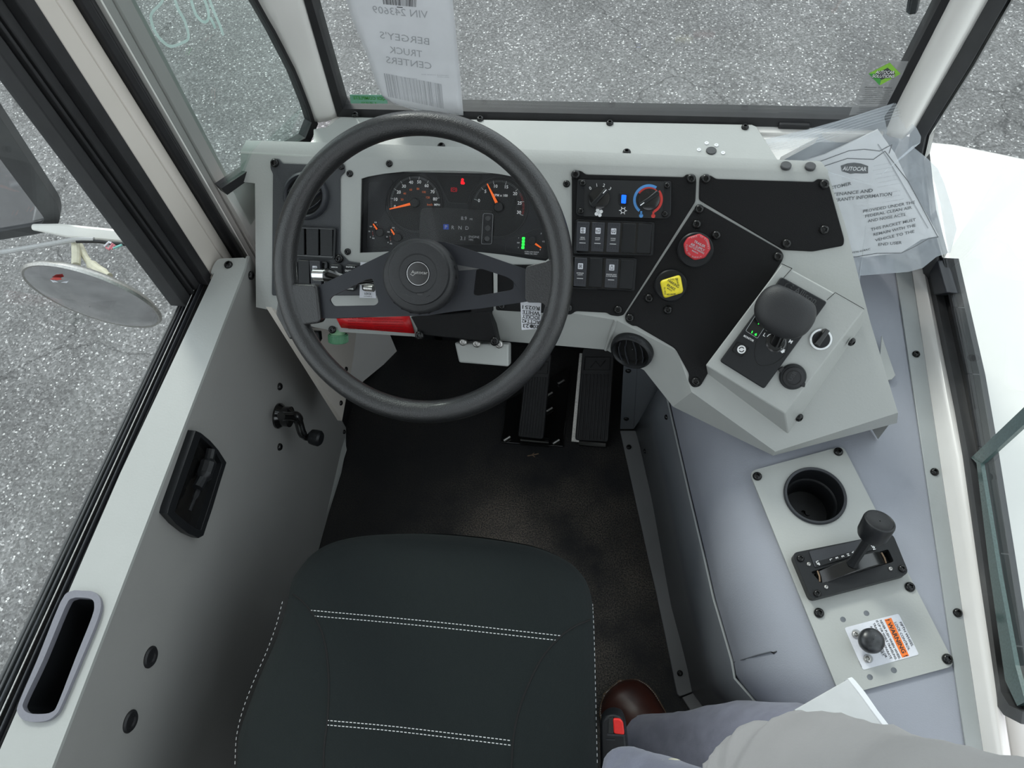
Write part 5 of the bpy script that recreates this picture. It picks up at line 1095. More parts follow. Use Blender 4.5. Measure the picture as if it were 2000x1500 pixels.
# ================================================================== CONSOLE ON THE ENGINE COVER
CP = COVER.off(.002)
plate_px = rounded([CP.loc(p, .004) for p in c4(190, 212, 740, 62, 1398, 1350, 725, 1530)], .012, 4)
cpl = thing('console_plate', CP.hit((1650, 1150)), 'light grey metal plate screwed to the engine cover holding cup holder and levers', 'console plate')
cupc = CP.loc(c4(571, 360)[0]); cr = pr(CP, c4(571, 360)[0], 59)
hole = [(cupc[0]+cr*.93*math.cos(2*PI*i/40), cupc[1]+cr*.93*math.sin(2*PI*i/40)) for i in range(40)]
mb = MB(); mb.prism(CP, plate_px, -.001, .004, [hole]); build('sheet', mb, 'grey', cpl)
for p in c4(237, 242, 712, 98, 1130, 890, 598, 1042, 1350, 1312): bolt(CP, p, cpl, 1.25, .004)
for p in c4(735, 1083, 872, 1047, 1032, 1380, 892, 1420):
    mb = MB(); mb.lathe(CP, CP.loc(p), [(.0042, .0035), (.0042, .0043), (.0036, .0041)], 16); tag(build('drilled_hole', mb, 'kick', cpl), 'small empty drilled hole')
ch = thing('cup_holder', CP.hit((1590, 970)), 'round black cup holder sunk in the grey console plate', 'cup holder')
mb = MB(); R = cr; mb.lathe(CP, cupc, [(R, .004), (R, .007), (R*.97, .009), (R*.90, .008), (R*.885, .004)], 56, False, False); build('rim', mb, 'plastic_l', ch, ang=50)
mb = MB(); mb.lathe(CP, cupc, [(R*.885, .006), (R*.87, -.028), (R*.83, -.030), (R*.80, -.032), (R*.76, -.075), (.004, -.077), (.0035, -.083), (.0005, -.083)], 56, False, False); build('cup_lining', mb, 'plastic', ch, ang=40)
mb = MB(); f0 = CP.hit(c4(532, 458)[0], -.076); f_ = Fr(f0, (1, 0, 0), Z); mb.lathe(f_, (0, 0), [(.0045, 0), (.0042, .002), (.002, .002)], 16); build('floor_screw', mb, 'plastic', ch)

# suspension / hand control with quadrant and knob lever
hc = thing('lever_control', CP.hit((1660, 1115)), 'black raise and lower lever control with round knob on the console', 'lever control')
HB = CP.off(.022)
base_o = rounded([HB.loc(p) for p in c4(440, 690, 1030, 572, 1128, 812, 555, 962)], .010, 5); base_b = [CP.loc(p, .004) for p in c4(445, 720, 1020, 600, 1120, 850, 575, 995)]
slot = rounded([HB.loc(p) for p in c4(552, 800, 1004, 668, 1038, 740, 612, 866)], .003, 3)
mb = MB(); mb.prism(HB, base_o, -.018, 0, [slot]); build('housing', mb, 'plastic', hc, bevel=.003, seg=3)
mb = MB(); mb.prism(HB, slot, -.017, -.014); build('slot_floor', mb, 'gloss', hc)
mb = MB(); mb.prism(HB, rounded([HB.loc(p, .002) for p in c4(540, 680, 900, 600, 935, 622, 945, 655, 575, 775)], .002, 2), 0, .002); build('legend_cover', mb, 'plastic_l', hc, bevel=.0006)
mb = MB(); mb.prism(HB, [HB.loc(p, .0024) for p in c4(572, 745, 930, 640, 944, 662, 585, 772)], .002, .0024); ls_ = build('legend_strip', mb, 'plastic', hc)
la = pxang(HB, *c4(575, 770, 940, 660)); mb = MB()
for s_, x, y, hp, aa in (('UP', 593, 750, 5.4, -PI/2), ('L', 670, 729, 5, -PI/2), ('E', 704, 719, 5, -PI/2), ('E', 738, 710, 5, -PI/2), ('H', 770, 700, 5, -PI/2), ('W', 800, 691, 5, -PI/2), ('DN', 917, 655, 5.4, -PI/2)): text(mb, s_, HB, c4(x, y)[0], hp, .0026, la+aa, bold=.02)
build('lettering', mb, 'ink_w', ls_)
# quadrant: arched segment rising through the slot
qa, qb_ = HB.hit(c4(600, 838)[0], -.004), HB.hit(c4(990, 712)[0], -.004); ax = (qb_-qa).normalized(); wd_ = HB.n.cross(ax)*.0105; mb = MB(); n = 16; vs = []
for i in range(n+1):
    t = i/n; p = qa.lerp(qb_, t)+HB.n*(.020*math.sin(PI*t)); vs += [p+wd_, p-wd_, p-wd_-HB.n*.012, p+wd_-HB.n*.012]
mb.add(vs, [(4*i+j, 4*i+(j+1) % 4, 4*i+4+(j+1) % 4, 4*i+4+j) for i in range(n) for j in range(4)]+[(0, 1, 2, 3), (4*n+3, 4*n+2, 4*n+1, 4*n)]); build('quadrant', mb, 'gloss', hc, bevel=.001)
for x0, x1, y0, y1 in ((590, 604, 795, 858), (965, 992, 688, 750)):
    mb = MB(); mb.tube([HB.hit(p, .001) for p in c4(x0, y0, (x0+x1)/2+4, (y0+y1)/2, x1, y1)], .0012, 6); build('stop_clip', mb, 'sole', hc)
lp0 = HB.hit(c4(795, 752)[0], .014); lp1 = HB.hit(c4(895, 600)[0], .07)
mb = MB(); mb.tube([lp0, lp0.lerp(lp1, .15), lp1], [.0095, .0072, .0078], 8); lv_ = build('lever', mb, 'plastic', hc)
kd = (HB.hit(c4(958, 500)[0], .105)-HB.hit(c4(905, 590)[0], .075)).normalized()
kc_ = HB.hit(c4(958, 500)[0], .105); kf_ = Fr(kc_, (1, 0, 0), kd)
kr = .0305*.0 + pr(HB, c4(958, 500)[0], 31, .105)
mb = MB(); mb.lathe(kf_, (0, 0), [(kr*.30, -.036), (kr*.86, -.034), (kr*.96, -.028), (kr, -.004), (kr*.96, -.001), (kr*.86, 0), (kr*.80, -.001), (.001, -.001)], 40, True, False); build('lever_knob', mb, 'plastic', lv_, ang=40)
for p in c4(490, 722, 588, 928, 1085, 782, 985, 600): bolt(HB, p, hc, .95)
for p in c4(538, 756, 640, 890, 1017, 783, 975, 627): bolt(HB, p, hc, .55, 0, BOLT_S)

# warning label and push knob
wl2 = [CP.loc(p, .0048) for p in c4(748, 1128, 1065, 1045, 1185, 1285, 857, 1376)]
mb = MB(); mb.prism(CP, rounded(wl2, .003, 3), .004, .0048); wlb = tag(build('warning_label', mb, 'paper_w'), 'white warning label with orange band around a black push knob', 'label')
mb = MB(); mb.prism(CP, [CP.loc(p, .0051) for p in c4(982, 1080, 1022, 1070, 1127, 1292, 1087, 1303)], .0048, .0051); build('orange_band', mb, 'orange', wlb)
wa = pxang(CP, *c4(1000, 1085, 1105, 1292)); mb = MB()
for s_, x, y, hp, wp in (('FIFTH WHEEL', 1112, 1166, 4.8, 48), ('LOCK CONTROL', 1087, 1177, 4.8, 55), ('NEVER PUSH WHEN WHEEL', 1016, 1196, 4.3, 76), ('IS UP OR WHILE TRAVELING.', 994, 1199, 4.3, 77), ('TRAILER CAN SEPARATE', 970, 1204, 4.3, 70), ('AND CAUSE DEATH OR', 948, 1209, 4.3, 62), ('INJURY.', 962, 1265, 4.3, 20)):
    text(mb, s_, CP, c4(x, y)[0], hp, .005, wa, wpx=wp, bold=.012)
text(mb, '! WARNING !', CP, c4(1054, 1187)[0], 8, .0053, wa, wpx=72, bold=.02); text(mb, '05-000', CP, c4(840, 1340)[0], 1.5, .005, wa, wpx=12); build('lettering', mb, 'ink_k', wlb)
for p in c4(812, 1167, 882, 1312): 
    mb = MB(); mb.lathe(CP, CP.loc(p), [(.0068, .0048), (.0068, .0052)], 16); build('clear_spot', mb, 'ink_pale', wlb); bolt(CP, p, wlb, .9, .0052, BOLT_S)
pk = thing('fifth_wheel_knob', CP.hit(c4(905, 1205)[0]), 'worn black round push knob standing on the white warning label', 'knob')
mb = MB(); kp_ = CP.hit(c4(906, 1204)[0], .03); mb.tube([CP.hit(c4(898, 1215)[0], .005), kp_], .006, 16); build('stem', mb, 'steel', pk)
kf_ = Fr(kp_, (1, 0, 0), Z); r_ = pr(CP, c4(906, 1204)[0], 24.3, .03); mb = MB(); mb.lathe(kf_, (0, 0), [(r_*.5, -.012), (r_*.93, -.008), (r_, -.001), (r_*.95, .005), (r_*.75, .0085), (r_*.4, .0105), (.0005, .011)], 40, True, False); build('knob', mb, 'lead', pk, ang=60)

# small grey card wedged by the dashboard corner
mb = MB(); mb.slab([COVER.hit(p, .012) for p in P_(1722, 655, 1749, 733, 1742, 741, 1715, 745)], .003, Z); tag(build('metal_tab', mb, 'grey', bevel=.0006), 'thin light grey metal tab beside the right edge of the dashboard', 'tab')

# ================================================================== STEERING WHEEL
WC = CAM + ray(819, 532)*1.155; WF = Fr(WC, (1, 0, 0), (0, -math.sin(TA), math.cos(TA)))
sw_ = thing('steering_wheel', WC, 'large black leather-rimmed steering wheel with two wide dark spokes', 'steering wheel')
RM = .2145; RT = .0178
mb = MB(); mb.tube([WF.W(RM*math.cos(2*PI*i/128), RM*math.sin(2*PI*i/128), 0) for i in range(128)], RT, 28, closed=True); build('rim', mb, 'leather', sw_, ang=80)
HN = lambda p, h=0: WF.loc(p, h)
# grips: leather blocks where the spokes meet the rim
def grip(pts, h0, h1):
    mb = MB(); mb.prism(WF, rounded([HN(p, h1) for p in pts], .006, 4), h0, h1); return build('grip_pad', mb, 'leather', sw_, bevel=.005, seg=3)
grip(c1(285, 985, 330, 1010, 470, 1018, 484, 1040, 503, 1215, 490, 1233, 400, 1245, 365, 1300, 330, 1330, 250, 1180), -.012, .011)
grip(c1(1820, 840, 1775, 885, 1652, 915, 1645, 940, 1645, 1100, 1660, 1117, 1740, 1118, 1770, 1150, 1790, 1180, 1860, 1050, 1870, 900), -.012, .011)
lh = rounded([HN(p, .002) for p in c13(828, 840, 860, 800, 1250, 608, 1305, 600, 1322, 630, 1380, 870, 1340, 903, 870, 912)], .004, 4)
rh = rounded([HN(p, .002) for p in c1(1372, 932, 1400, 928, 1545, 975, 1582, 1000, 1580, 1040, 1555, 1050, 1375, 1080, 1355, 1072)], .004, 4)
sp = [HN(p, .002) for p in c1(470, 1035, 880, 835, 950, 790, 1050, 770, 1200, 780, 1330, 820, 1660, 935, 1655, 1112, 1400, 1150, 1250, 1166, 1100, 1190, 900, 1195, 490, 1206)]
mb = MB(); mb.prism(WF, sp, -.002, .002, [lh, rh]); build('spoke_plate', mb, 'spoke', sw_, bevel=.0008)
hb = HN(c1(1076, 968)[0], .0); mb = MB(); k_ = WF.mpp((825, 538)); mb.lathe(WF, hb, [(72*k_, .002), (72*k_, .022), (69*k_, .030), (63*k_, .034)], 64, True, True)
hp_ = HN(c1(1053, 955)[0], .034); build('hub_base', mb, 'hub', sw_, ang=50)
mb = MB()
for i in range(18):
    a = -2.3+i*.26 if i < 12 else 99
    if a < 90: f_ = Fr(WF.W(hb[0]+71.5*k_*math.cos(a), hb[1]+71.5*k_*math.sin(a), .016), WF.u*(-math.sin(a))+WF.v*math.cos(a), WF.u*math.cos(a)+WF.v*math.sin(a)); mb.add([f_.W(-.004, -.007, 0), f_.W(.004, -.007, 0), f_.W(.005, .006, 0), f_.W(-.002, .006, .0015)], [(0, 1, 2, 3)])
o = build('hub_scallops', mb, 'plastic', sw_); o['kind'] = 'stuff'
mb = MB(); mb.lathe(WF, hp_, [(60*k_, .026), (60*k_, .036), (58*k_, .0395), (50*k_, .0405), (38*k_, .0405), (36.5*k_, .0398), (35*k_, .0405), (24*k_, .0405), (22.5*k_, .0385), (21*k_, .0385)], 72, True, True); pad_ = build('horn_pad', mb, 'hub', sw_, ang=25)
mb = MB(); mb.ring(WF, hp_, 21.5*k_, .0007, .0385, .0398, n=48); build('badge_ring', mb, 'chrome', pad_); mb = MB(); mb.lathe(WF, hp_, [(20.8*k_, .0385), (20.8*k_, .0395)], 40); bd = build('badge', mb, 'gloss', pad_)
mb = MB(); text(mb, 'Autocar', WF, c1(1055, 948)[0], 6.2, .0397, .0, wpx=33); mb.line(WF, [HN(p, .0397) for p in c1(1003, 957, 1018, 967, 1030, 957)], .0006, .0395, .0399); build('lettering', mb, 'steel', bd)
mb = MB(); mb.prism(WF, [HN(p, .041) for p in c1(1040, 1065, 1080, 1065, 1072, 1078, 1045, 1075)], .0404, .0408); mb.line(WF, [HN(p, .041) for p in c1(1080, 1062, 1100, 1056)], .001, .0404, .0408); mb.ring(WF, hp_, 46*k_, .0008, .0404, .0407, -2.3, -1.75, 10); mb.ring(WF, hp_, 46*k_, .0008, .0404, .0407, -1.2, -1.0, 4); build('horn_symbol', mb, 'gloss', pad_)
# paper tag hanging at the right spoke
TG = WF.off(-.022); mb = MB(); mb.slab([TG.hit(p) for p in c1(1618, 1100, 1735, 1095, 1730, 1264, 1625, 1270)], .0006, TG.n); tg = tag(build('paper_tag', mb, 'paper_w'), 'small white handwritten paper tag hanging from the right wheel spoke', 'tag')
mb = MB()
for s_, y, wp in (('R0251', 1146, 34), ('WHITE', 1174, 34), ('JOCKEY', 1199, 35), ('ACTT42', 1224, 36), ('20  23', 1250, 32)): text(mb, s_, TG, c1(1677, y)[0], 7, .0003, PI-.02, wpx=wp, bold=.012)
mb.lathe(TG, TG.loc(c1(1680, 1249)[0]), [(.0028, 0), (.0028, .0004)], 12)
for y in (1161, 1187, 1212, 1237): mb.line(TG, TG.locs(c1(1630, y, 1730, y-1)), .0003, 0, .0004)
build('handwriting', mb, 'ink_k', tg)
# green cap and black bracket under the dash at left
gc = dash
f_ = Fr(D.hit(c13(925, 1240)[0], -.03), (1, 0, 0), (0, .68, .73)); mb = MB(); mb.lathe(f_, (0, 0), [(.0165, -.013), (.0175, -.011), (.0175, .0), (.016, .003)], 32)
for i in range(32): a = 2*PI*i/32; mb.tube([f_.W(.0175*math.cos(a), .0175*math.sin(a), -.012), f_.W(.0175*math.cos(a), .0175*math.sin(a), .001)], .0009, 4)
gcap = tag(build('green_cap', mb, 'greenc', gc), 'green ribbed plastic cap'); mb = MB(); mb.lathe(f_, (0, 0), [(.014, .003), (.012, .007), (.012, .016)], 24); tag(build('neck', mb, mat('pale_green', (.22, .42, .24), .4, noise=.05), gcap), 'paler green neck')
mb = MB(); mb.slab([D.hit(p, -.045) for p in c13(560, 1188, 705, 1195, 715, 1290, 690, 1330, 610, 1390, 540, 1290, 510, 1200)], .015); tag(build('hinge_bracket', mb, 'plastic', bevel=.002), 'black plastic bracket low behind the left side of the wheel', 'bracket')

# ================================================================== PEDALS
def pedal(name, quad, z0, z1, label, parts):
    """quad: near-left, near-right, far-right, far-left pixels; heel on the floor, rising away"""
    a, b = [onplane(p, Vector((0, 0, z0)), Z) for p in quad[:2]]; c, d = [onplane(p, Vector((0, 0, z1)), Z) for p in quad[2:]]
    t = thing(name, (a+b)/2, label, 'pedal'); f = fr3(a, b, d); mb = MB(); q_ = [((p-f.o).dot(f.u), (p-f.o).dot(f.v)) for p in (a, b, c, d)]
    mb.prism(f, rounded(q_, .008, 3), -.010, 0); build('pedal_pad', mb, 'rubber', t, bevel=.002)
    n = 9
    for i in range(n):
        u0 = (i+.35)/n; u1 = (i+.85)/n; A = a.lerp(b, u0).lerp(d.lerp(c, u0), .02); B = a.lerp(b, u0).lerp(d.lerp(c, u0), .72); C_ = a.lerp(b, u1).lerp(d.lerp(c, u1), .72); D_ = a.lerp(b, u1).lerp(d.lerp(c, u1), .02)
        mb = MB(); mb.slab([p+f.n*.0035 for p in (A, B, C_, D_)], .004, f.n); build('tread_rib', mb, 'rubber', t, bevel=.0008)
    mb = MB(); L = lambda u, v: a.lerp(b, u).lerp(d.lerp(c, u), v)+f.n*.002
    mb.tube([L(.1, .76), L(.9, .76), L(.9, .9), L(.1, .9), L(.1, .76)], .0015, 5); mb.tube([L(.3, .79), L(.45, .86), L(.6, .80), L(.75, .87)], .0014, 5); build('embossed_mark', mb, 'rubber', t)
    return t, f, L
tb, f, L = pedal('brake_pedal', P_(1011, 853, 1061, 858, 1078, 690, 1030, 690), .045, .15, 'ribbed black rubber brake pedal, left of the two, on a black base', 0)
mb = MB(); mb.slab([FL.hit(p)+Z*.006 for p in c23(948, 765, 1250, 785, 1285, 400, 975, 560)], .006, Z); build('base_plate', mb, 'gloss', tb, bevel=.001)
mb = MB(); c0 = FL.hit((1045, 862), .012); mb.tube([c0+Vector((-.035, 0, 0)), c0+Vector((.035, 0, 0))], .012, 14); build('hinge', mb, 'gloss', tb)
for x, y in ((975, 742), (1215, 757), (1182, 525), (1182, 600), (1240, 465)):
    mb = MB(); p = FL.hit(c23(x, y)[0], .012); mb.tube([p+Vector((-.007, -.006, 0)), p+Vector((.007, .006, 0))], .004, 8); build('bolt_end', mb, 'steel', tb)
tp_, f, L = pedal('accelerator_pedal', P_(1123, 860, 1188, 864, 1200, 680, 1138, 680), .02, .13, 'ribbed black rubber accelerator pedal, right of the two', 0)
mb = MB(); mb.slab([f.hit(p, -.012) for p in P_(1116, 862, 1168, 867, 1168, 855, 1124, 850, 1138, 690, 1132, 690)], .003, f.n); build('backing_edge', mb, 'steel', tp_)
mb = MB(); mb.tube([FL.hit((1155, 866), .01)+Vector((-.03, 0, 0)), FL.hit((1155, 866), .01)+Vector((.035, 0, 0))], .008, 10); build('hinge', mb, 'gloss', tp_)
mb = MB(); tw_ = [FL.hit(p, .004) for p in c23(1075, 826, 1100, 822, 1130, 815)]; mb.tube(tw_, .0015, 5); mb.tube([FL.hit(p, .004) for p in c23(1098, 822, 1112, 832)], .001, 5); mb.tube([FL.hit(p, .004) for p in c23(1095, 822, 1108, 812)], .001, 5); tag(build('dry_twig', mb, 'sole'), 'tiny dry twig on the black floor mat below the brake pedal', 'twig')

# ================================================================== SEAT
seat = thing('driver_seat', (-.28, .15, 0), 'charcoal fabric driver seat cushion with white stitching', 'seat')
SZ = Fr((0, 0, .50), (1, 0, 0), Z)
sil = P_(560, 1170, 565, 1135, 580, 1105, 605, 1072, 640, 1048, 690, 1033, 750, 1026, 820, 1023, 900, 1027, 980, 1037, 1050, 1052, 1105, 1078, 1135, 1105, 1152, 1140, 1160, 1190, 1162, 1250, 1164, 1330, 1166, 1420, 1168, 1500)
right = SZ.locs(sil); left = SZ.locs(P_(458, 1500, 462, 1440, 478, 1390, 505, 1320, 530, 1265, 545, 1225))
outl = [(right[-1][0]+.005, -.05), (right[-1][0]-.01, -.14), (right[-1][0]-.06, -.19), (-.45, -.19), (left[0][0]+.0, -.14), (left[0][0]-.005, -.05)]+left+right
outl = smooth_closed(outl, 3); ctr = Vector((-.27, .12))
def centerline(p):  # pull towards a spine so inset rings keep the outline's shape
    return Vector((max(-.40, min(-.14, p[0])), max(-.05, min(.20, p[1]))))
rings = [(.86, -.150), (.93, -.135), (.985, -.10), (1.0, -.05), (.995, -.022), (.97, .002), (.92, .016), (.84, .026), (.70, .032), (.5, .034), (.25, .033), (.05, .032)]
mb = MB(); vs = []; m = len(outl)
for s_, z_ in rings:
    for p in outl:
        c = centerline(p); q_ = c.lerp(Vector(p), s_); zz = z_
        if z_ > -.03:
            yy_ = q_.y; zz -= .035*max(0, (yy_-.22)/.16)**2 if yy_ > .22 else 0
        vs.append(Vector((q_.x, q_.y, .50+zz)))
fs = [(i*m+j, i*m+(j+1) % m, (i+1)*m+(j+1) % m, (i+1)*m+j) for i in range(len(rings)-1) for j in range(m)]+[tuple(range(m-1, -1, -1)), tuple((len(rings)-1)*m+j for j in range(m))]
mb.add(vs, fs); cush = build('cushion', mb, 'fabric', seat, ang=80); sbv = BVHTree.FromPolygons([tuple(v) for v in mb.v], mb.f)
def onseat(p, up=.0):
    d = ray(*p).normalized(); h = sbv.ray_cast(CAM, d); q_ = h[0] if h[0] else SZ.hit(p); n_ = h[1] if h[0] else Z
    return q_ + (n_ if n_.z > 0 else -n_)*up
def seam(px, r=.0017, name='seam', m_='black_hole'):
    pts = smooth_open([Vector((p[0], p[1], 0)) for p in px], 6); mb = MB(); mb.tube([onseat((p.x, p.y), -.0002) for p in pts], r, 6); return build(name, mb, m_, seat)
seam(P_(572, 1161, 586, 1171, 604, 1190, 625, 1225, 637, 1270, 642, 1330, 640, 1400, 633, 1460, 632, 1500)); seam(P_(1152, 1211, 1125, 1222, 1095, 1243, 1060, 1283, 1033, 1335, 1013, 1390, 1003, 1440, 999, 1500))
def stitches(px, name='stitching', L=.0036, gap=.0022, r=.0006):
    pts = smooth_open([Vector((p[0], p[1], 0)) for p in px], 8); w3d = [onseat((p.x, p.y), .0004) for p in pts]; mb = MB(); acc = 0; on = True; cur = [w3d[0]]; tot = 0
    # walk the line and emit dashes
    seglen = [0]
    for a, b in zip(w3d[:-1], w3d[1:]): seglen.append(seglen[-1]+(b-a).length)
    def at(s_):
        for i in range(len(seglen)-1):
            if s_ <= seglen[i+1]: return w3d[i].lerp(w3d[i+1], (s_-seglen[i])/(seglen[i+1]-seglen[i]+1e-9))
        return w3d[-1]
    s_ = 0
    while s_+L < seglen[-1]: mb.tube([at(s_), at(s_+L)], r, 4); s_ += L+gap
    o = build(name, mb, 'ink_w', seat); o['kind'] = 'stuff'; tag(o, 'white stitching'); return o
stitches(P_(606, 1192, 760, 1206, 900, 1220, 1097, 1242)); stitches(P_(612, 1203, 760, 1216, 900, 1230, 1090, 1251))
stitches(P_(638, 1407, 760, 1418, 880, 1432, 1002, 1447)); stitches(P_(638, 1416, 760, 1427, 880, 1441, 1001, 1456))
stitches(P_(552, 1175, 540, 1220, 522, 1270, 498, 1325, 475, 1385, 462, 1440, 459, 1498), L=.0042, gap=.004, r=.0005); stitches(P_(1157, 1180, 1160, 1250, 1162, 1330, 1164, 1410, 1166, 1495), L=.0042, gap=.004, r=.0005)
mb = MB(); mb.box(FL, -.46, -.10, -.12, .22, 0, .02); mb.box(FL, -.42, -.14, -.08, .18, .02, .33); mb.box(FL, -.47, -.09, -.13, .24, .33, .355); build('pedestal', mb, 'plastic', seat, bevel=.004)
# ---- seat belt buckle
BP_ = c14(90, 600)[0]; bk_ = thing('seat_belt_buckle', atdepth((1200, 1450), 1.12), 'black seat belt buckle with red release button beside the seat', 'seat belt buckle')
f_ = Fr(atdepth((1200, 1450), 1.12), (.97, .10, .0), (-.05, -.55, .83)); mb = MB(); mb.prism(f_, rounded(f_.locs(c14(75, 1240, 68, 640, 150, 578, 230, 570, 310, 600, 350, 690, 375, 900, 400, 1240)), .008, 4), -.028, 0); build('buckle_body', mb, 'plastic', bk_, bevel=.004, seg=3)
mb = MB(); mb.prism(f_, f_.locs(c14(175, 595, 225, 590, 225, 785, 165, 788), .001), -.001, .0012); build('tongue_slot', mb, 'gloss', bk_)
mb = MB(); mb.prism(f_, rounded(f_.locs(c14(218, 612, 300, 618, 335, 660, 350, 800, 228, 785), .004), .003, 3), -.001, .004); tag(build('release_button', mb, 'redb', bk_, bevel=.0015), 'red release button')
mb = MB(); mb.line(f_, f_.locs(c14(160, 795, 350, 805), .002), .003, -.001, .002); mb.line(f_, f_.locs(c14(145, 855, 235, 858), .002), .0015, -.001, .001); build('moulded_ridge', mb, 'plastic_l', bk_)
mb = MB(); a = f_.hit(c14(230, 1230)[0]); mb.tube([a, a+Vector((.0, -.06, -.10)), Vector((a.x, a.y-.05, .25))], .014, 10); build('stalk', mb, 'plastic', bk_)

# ================================================================== THINGS ON THE GLASS
W1 = WS.off(.006)
mt_ = M['thinpaper']; t = mt_.node_tree; b = t.nodes['Principled BSDF']; tr = t.nodes.new('ShaderNodeBsdfTranslucent'); tr.inputs['Color'].default_value = (.8, .8, .82, 1); mx = t.nodes.new('ShaderNodeMixShader'); mx.inputs[0].default_value = .4
t.links.new(b.outputs[0], mx.inputs[1]); t.links.new(tr.outputs[0], mx.inputs[2]); t.links.new(mx.outputs[0], t.nodes['Material Output'].inputs[0])
lf = c16(540, -120, 580, 0, 640, 190, 700, 330, 770, 500, 830, 680, 880, 820, 925, 925, 965, 972); rt2 = c16(1610, -120, 1620, 0, 1640, 190, 1655, 330, 1670, 500, 1688, 680, 1700, 820, 1712, 960, 1727, 1125)
mb = MB(); n = 12; vs = []
for j, (l, r) in enumerate(zip(lf, rt2)):
    for i in range(n+1):
        f = i/n; p = (l[0]+(r[0]-l[0])*f, l[1]+(r[1]-l[1])*f)
        if j == len(lf)-1: p = (p[0], p[1]+10*math.sin(PI*min(1, f*1.0))*1.0)
        vs.append(WS.hit(p, .010 + .020*(1-f)*max(0, (j-4)/4)))
mb.add(vs, [(j*(n+1)+i, j*(n+1)+i+1, (j+1)*(n+1)+i+1, (j+1)*(n+1)+i) for j in range(len(lf)-1) for i in range(n)])
pp = build('delivery_sheet', mb, 'thinpaper', ang=80); sm = pp.modifiers.new('s', 'SOLIDIFY'); sm.thickness = .0004; tag(pp, 'white paper sheet with mirrored print taped inside the windshield', 'paper')
pbv = BVHTree.FromPolygons([tuple(v) for v in mb.v], mb.f)
def onpaper(p, up=.0012):
    d = ray(*p).normalized(); h = pbv.ray_cast(CAM, d); return (h[0] if h[0] else WS.hit(p, .012)) - d*up
def print_on(mb, s_, fr, p, hp, ang, wp, mirror=False, on=onpaper):
    """letters dropped along the line of sight onto the (curled) sheet"""
    tmp = MB(); text(tmp, s_, fr, p, hp, 0, ang, wpx=wp, mirror=mirror)
    out = []
    for v in tmp.v:
        c = v-CAM; x = c.dot(Vector((xc.x, yc.x, zc.x))); y = c.dot(Vector((xc.y, yc.y, zc.y))); z = c.dot(Vector((xc.z, yc.z, zc.z)))
        out.append(on((1000+1500*x/z, 750+1500*y/z)))
    mb.add(out, tmp.f)
mb = MB(); an = lambda *a: pxang(WS, *c16(*a))
for s_, x, y, hp, wp, q_ in (('VIN 243609', 1108, 116, 16, 110, (840, 90, 1385, 145)), ("BERGEY'S", 1150, 372, 15.5, 98, (905, 335, 1400, 405)), ('TRUCK', 1163, 505, 15.5, 65, (1005, 475, 1325, 520)), ('CENTERS', 1192, 612, 15.5, 90, (965, 580, 1415, 645))):
    mb = MB(); print_on(mb, s_, WS, c16(x, y)[0], hp, an(*q_), wp, True); build('mirrored_print', mb, 'ink_pale', pp)
for x, y, wp in ((1450, 732, 55), (1530, 752, 24), (1210, 765, 26)): mb = MB(); print_on(mb, 'VEHICLE CODE 000', WS, c16(x, y)[0], 2, an(1300, 722, 1590, 735), wp, True); build('mirrored_print', mb, 'ink_pale', pp)
random.seed(11); mb = MB()
def bars(mb, tl, tr_, bl, br, n, on):
    x = 0
    while x < 1:
        w_ = random.choice((.006, .006, .012, .018)); g = random.choice((.008, .012, .02))
        if x+w_ > 1: break
        q_ = [(tl[0]+(tr_[0]-tl[0])*t_, tl[1]+(tr_[1]-tl[1])*t_) for t_ in (x, x+w_)]+[(bl[0]+(br[0]-bl[0])*t_, bl[1]+(br[1]-bl[1])*t_) for t_ in (x+w_, x)]
        k = 4; A = [(q_[0][0]+(q_[3][0]-q_[0][0])*i/k, q_[0][1]+(q_[3][1]-q_[0][1])*i/k) for i in range(k+1)]; B = [(q_[1][0]+(q_[2][0]-q_[1][0])*i/k, q_[1][1]+(q_[2][1]-q_[1][1])*i/k) for i in range(k+1)]
        for i in range(k): mb.quad(on(A[i]), on(B[i]), on(B[i+1]), on(A[i+1]))
        x += w_+g
bars(mb, *c16(948, 715, 1512, 822, 992, 945, 1535, 1062), 40, onpaper); o = build('barcode', mb, 'ink_pale', pp); o['kind'] = 'stuff'
mb = MB(); bars(mb, *c16(935, -20, 1272, -10, 945, 42, 1268, 70), 40, onpaper); mb.quad(*[onpaper(p) for p in c16(1075, 66, 1132, 70, 1132, 77, 1075, 73)]); o = build('barcode', mb, 'ink_k', pp); o['kind'] = 'stuff'
mb = MB(); mb.tube([onpaper(p, .002) for p in c16(975, 985, 1060, 1022, 1200, 1052, 1330, 1075, 1500, 1100, 1680, 1112)], .0005, 4); build('printed_rule', mb, 'ink_g', pp)
# green tape and maker's marks low on the windshield
mb = MB(); mb.slab([W1.hit(p) for p in c16(615, 925, 985, 928, 985, 1012, 625, 1010)], .0004, WS.n); gt = tag(build('green_tape', mb, 'greent'), 'green inspection tape strip at the lower left of the windshield', 'sticker')
mb = MB(); text(mb, 'QDI COMPLETE', W1, c16(805, 958)[0], 7.5, .0004, 0, wpx=66, mirror=True, bold=.02); text(mb, '1220', W1, c16(800, 1003)[0], 4, .0004, 0, wpx=30, mirror=True); build('lettering', mb, 'greend', gt)
mb = MB()
for i, (y, wp) in enumerate(((842, 6), (862, 20), (880, 24), (900, 24), (912, 16))): text(mb, ('A', 'LAMINATED', 'AS-1 GLAZING', 'DOT 000 M00', 'SAFETY')[i], W1, c16(700, y)[0], 1.9, 0, 0, wpx=wp, mirror=True)
tag(build('glass_marking', mb, 'ink_k'), 'tiny printed glass maker marks above the green tape', 'marking')
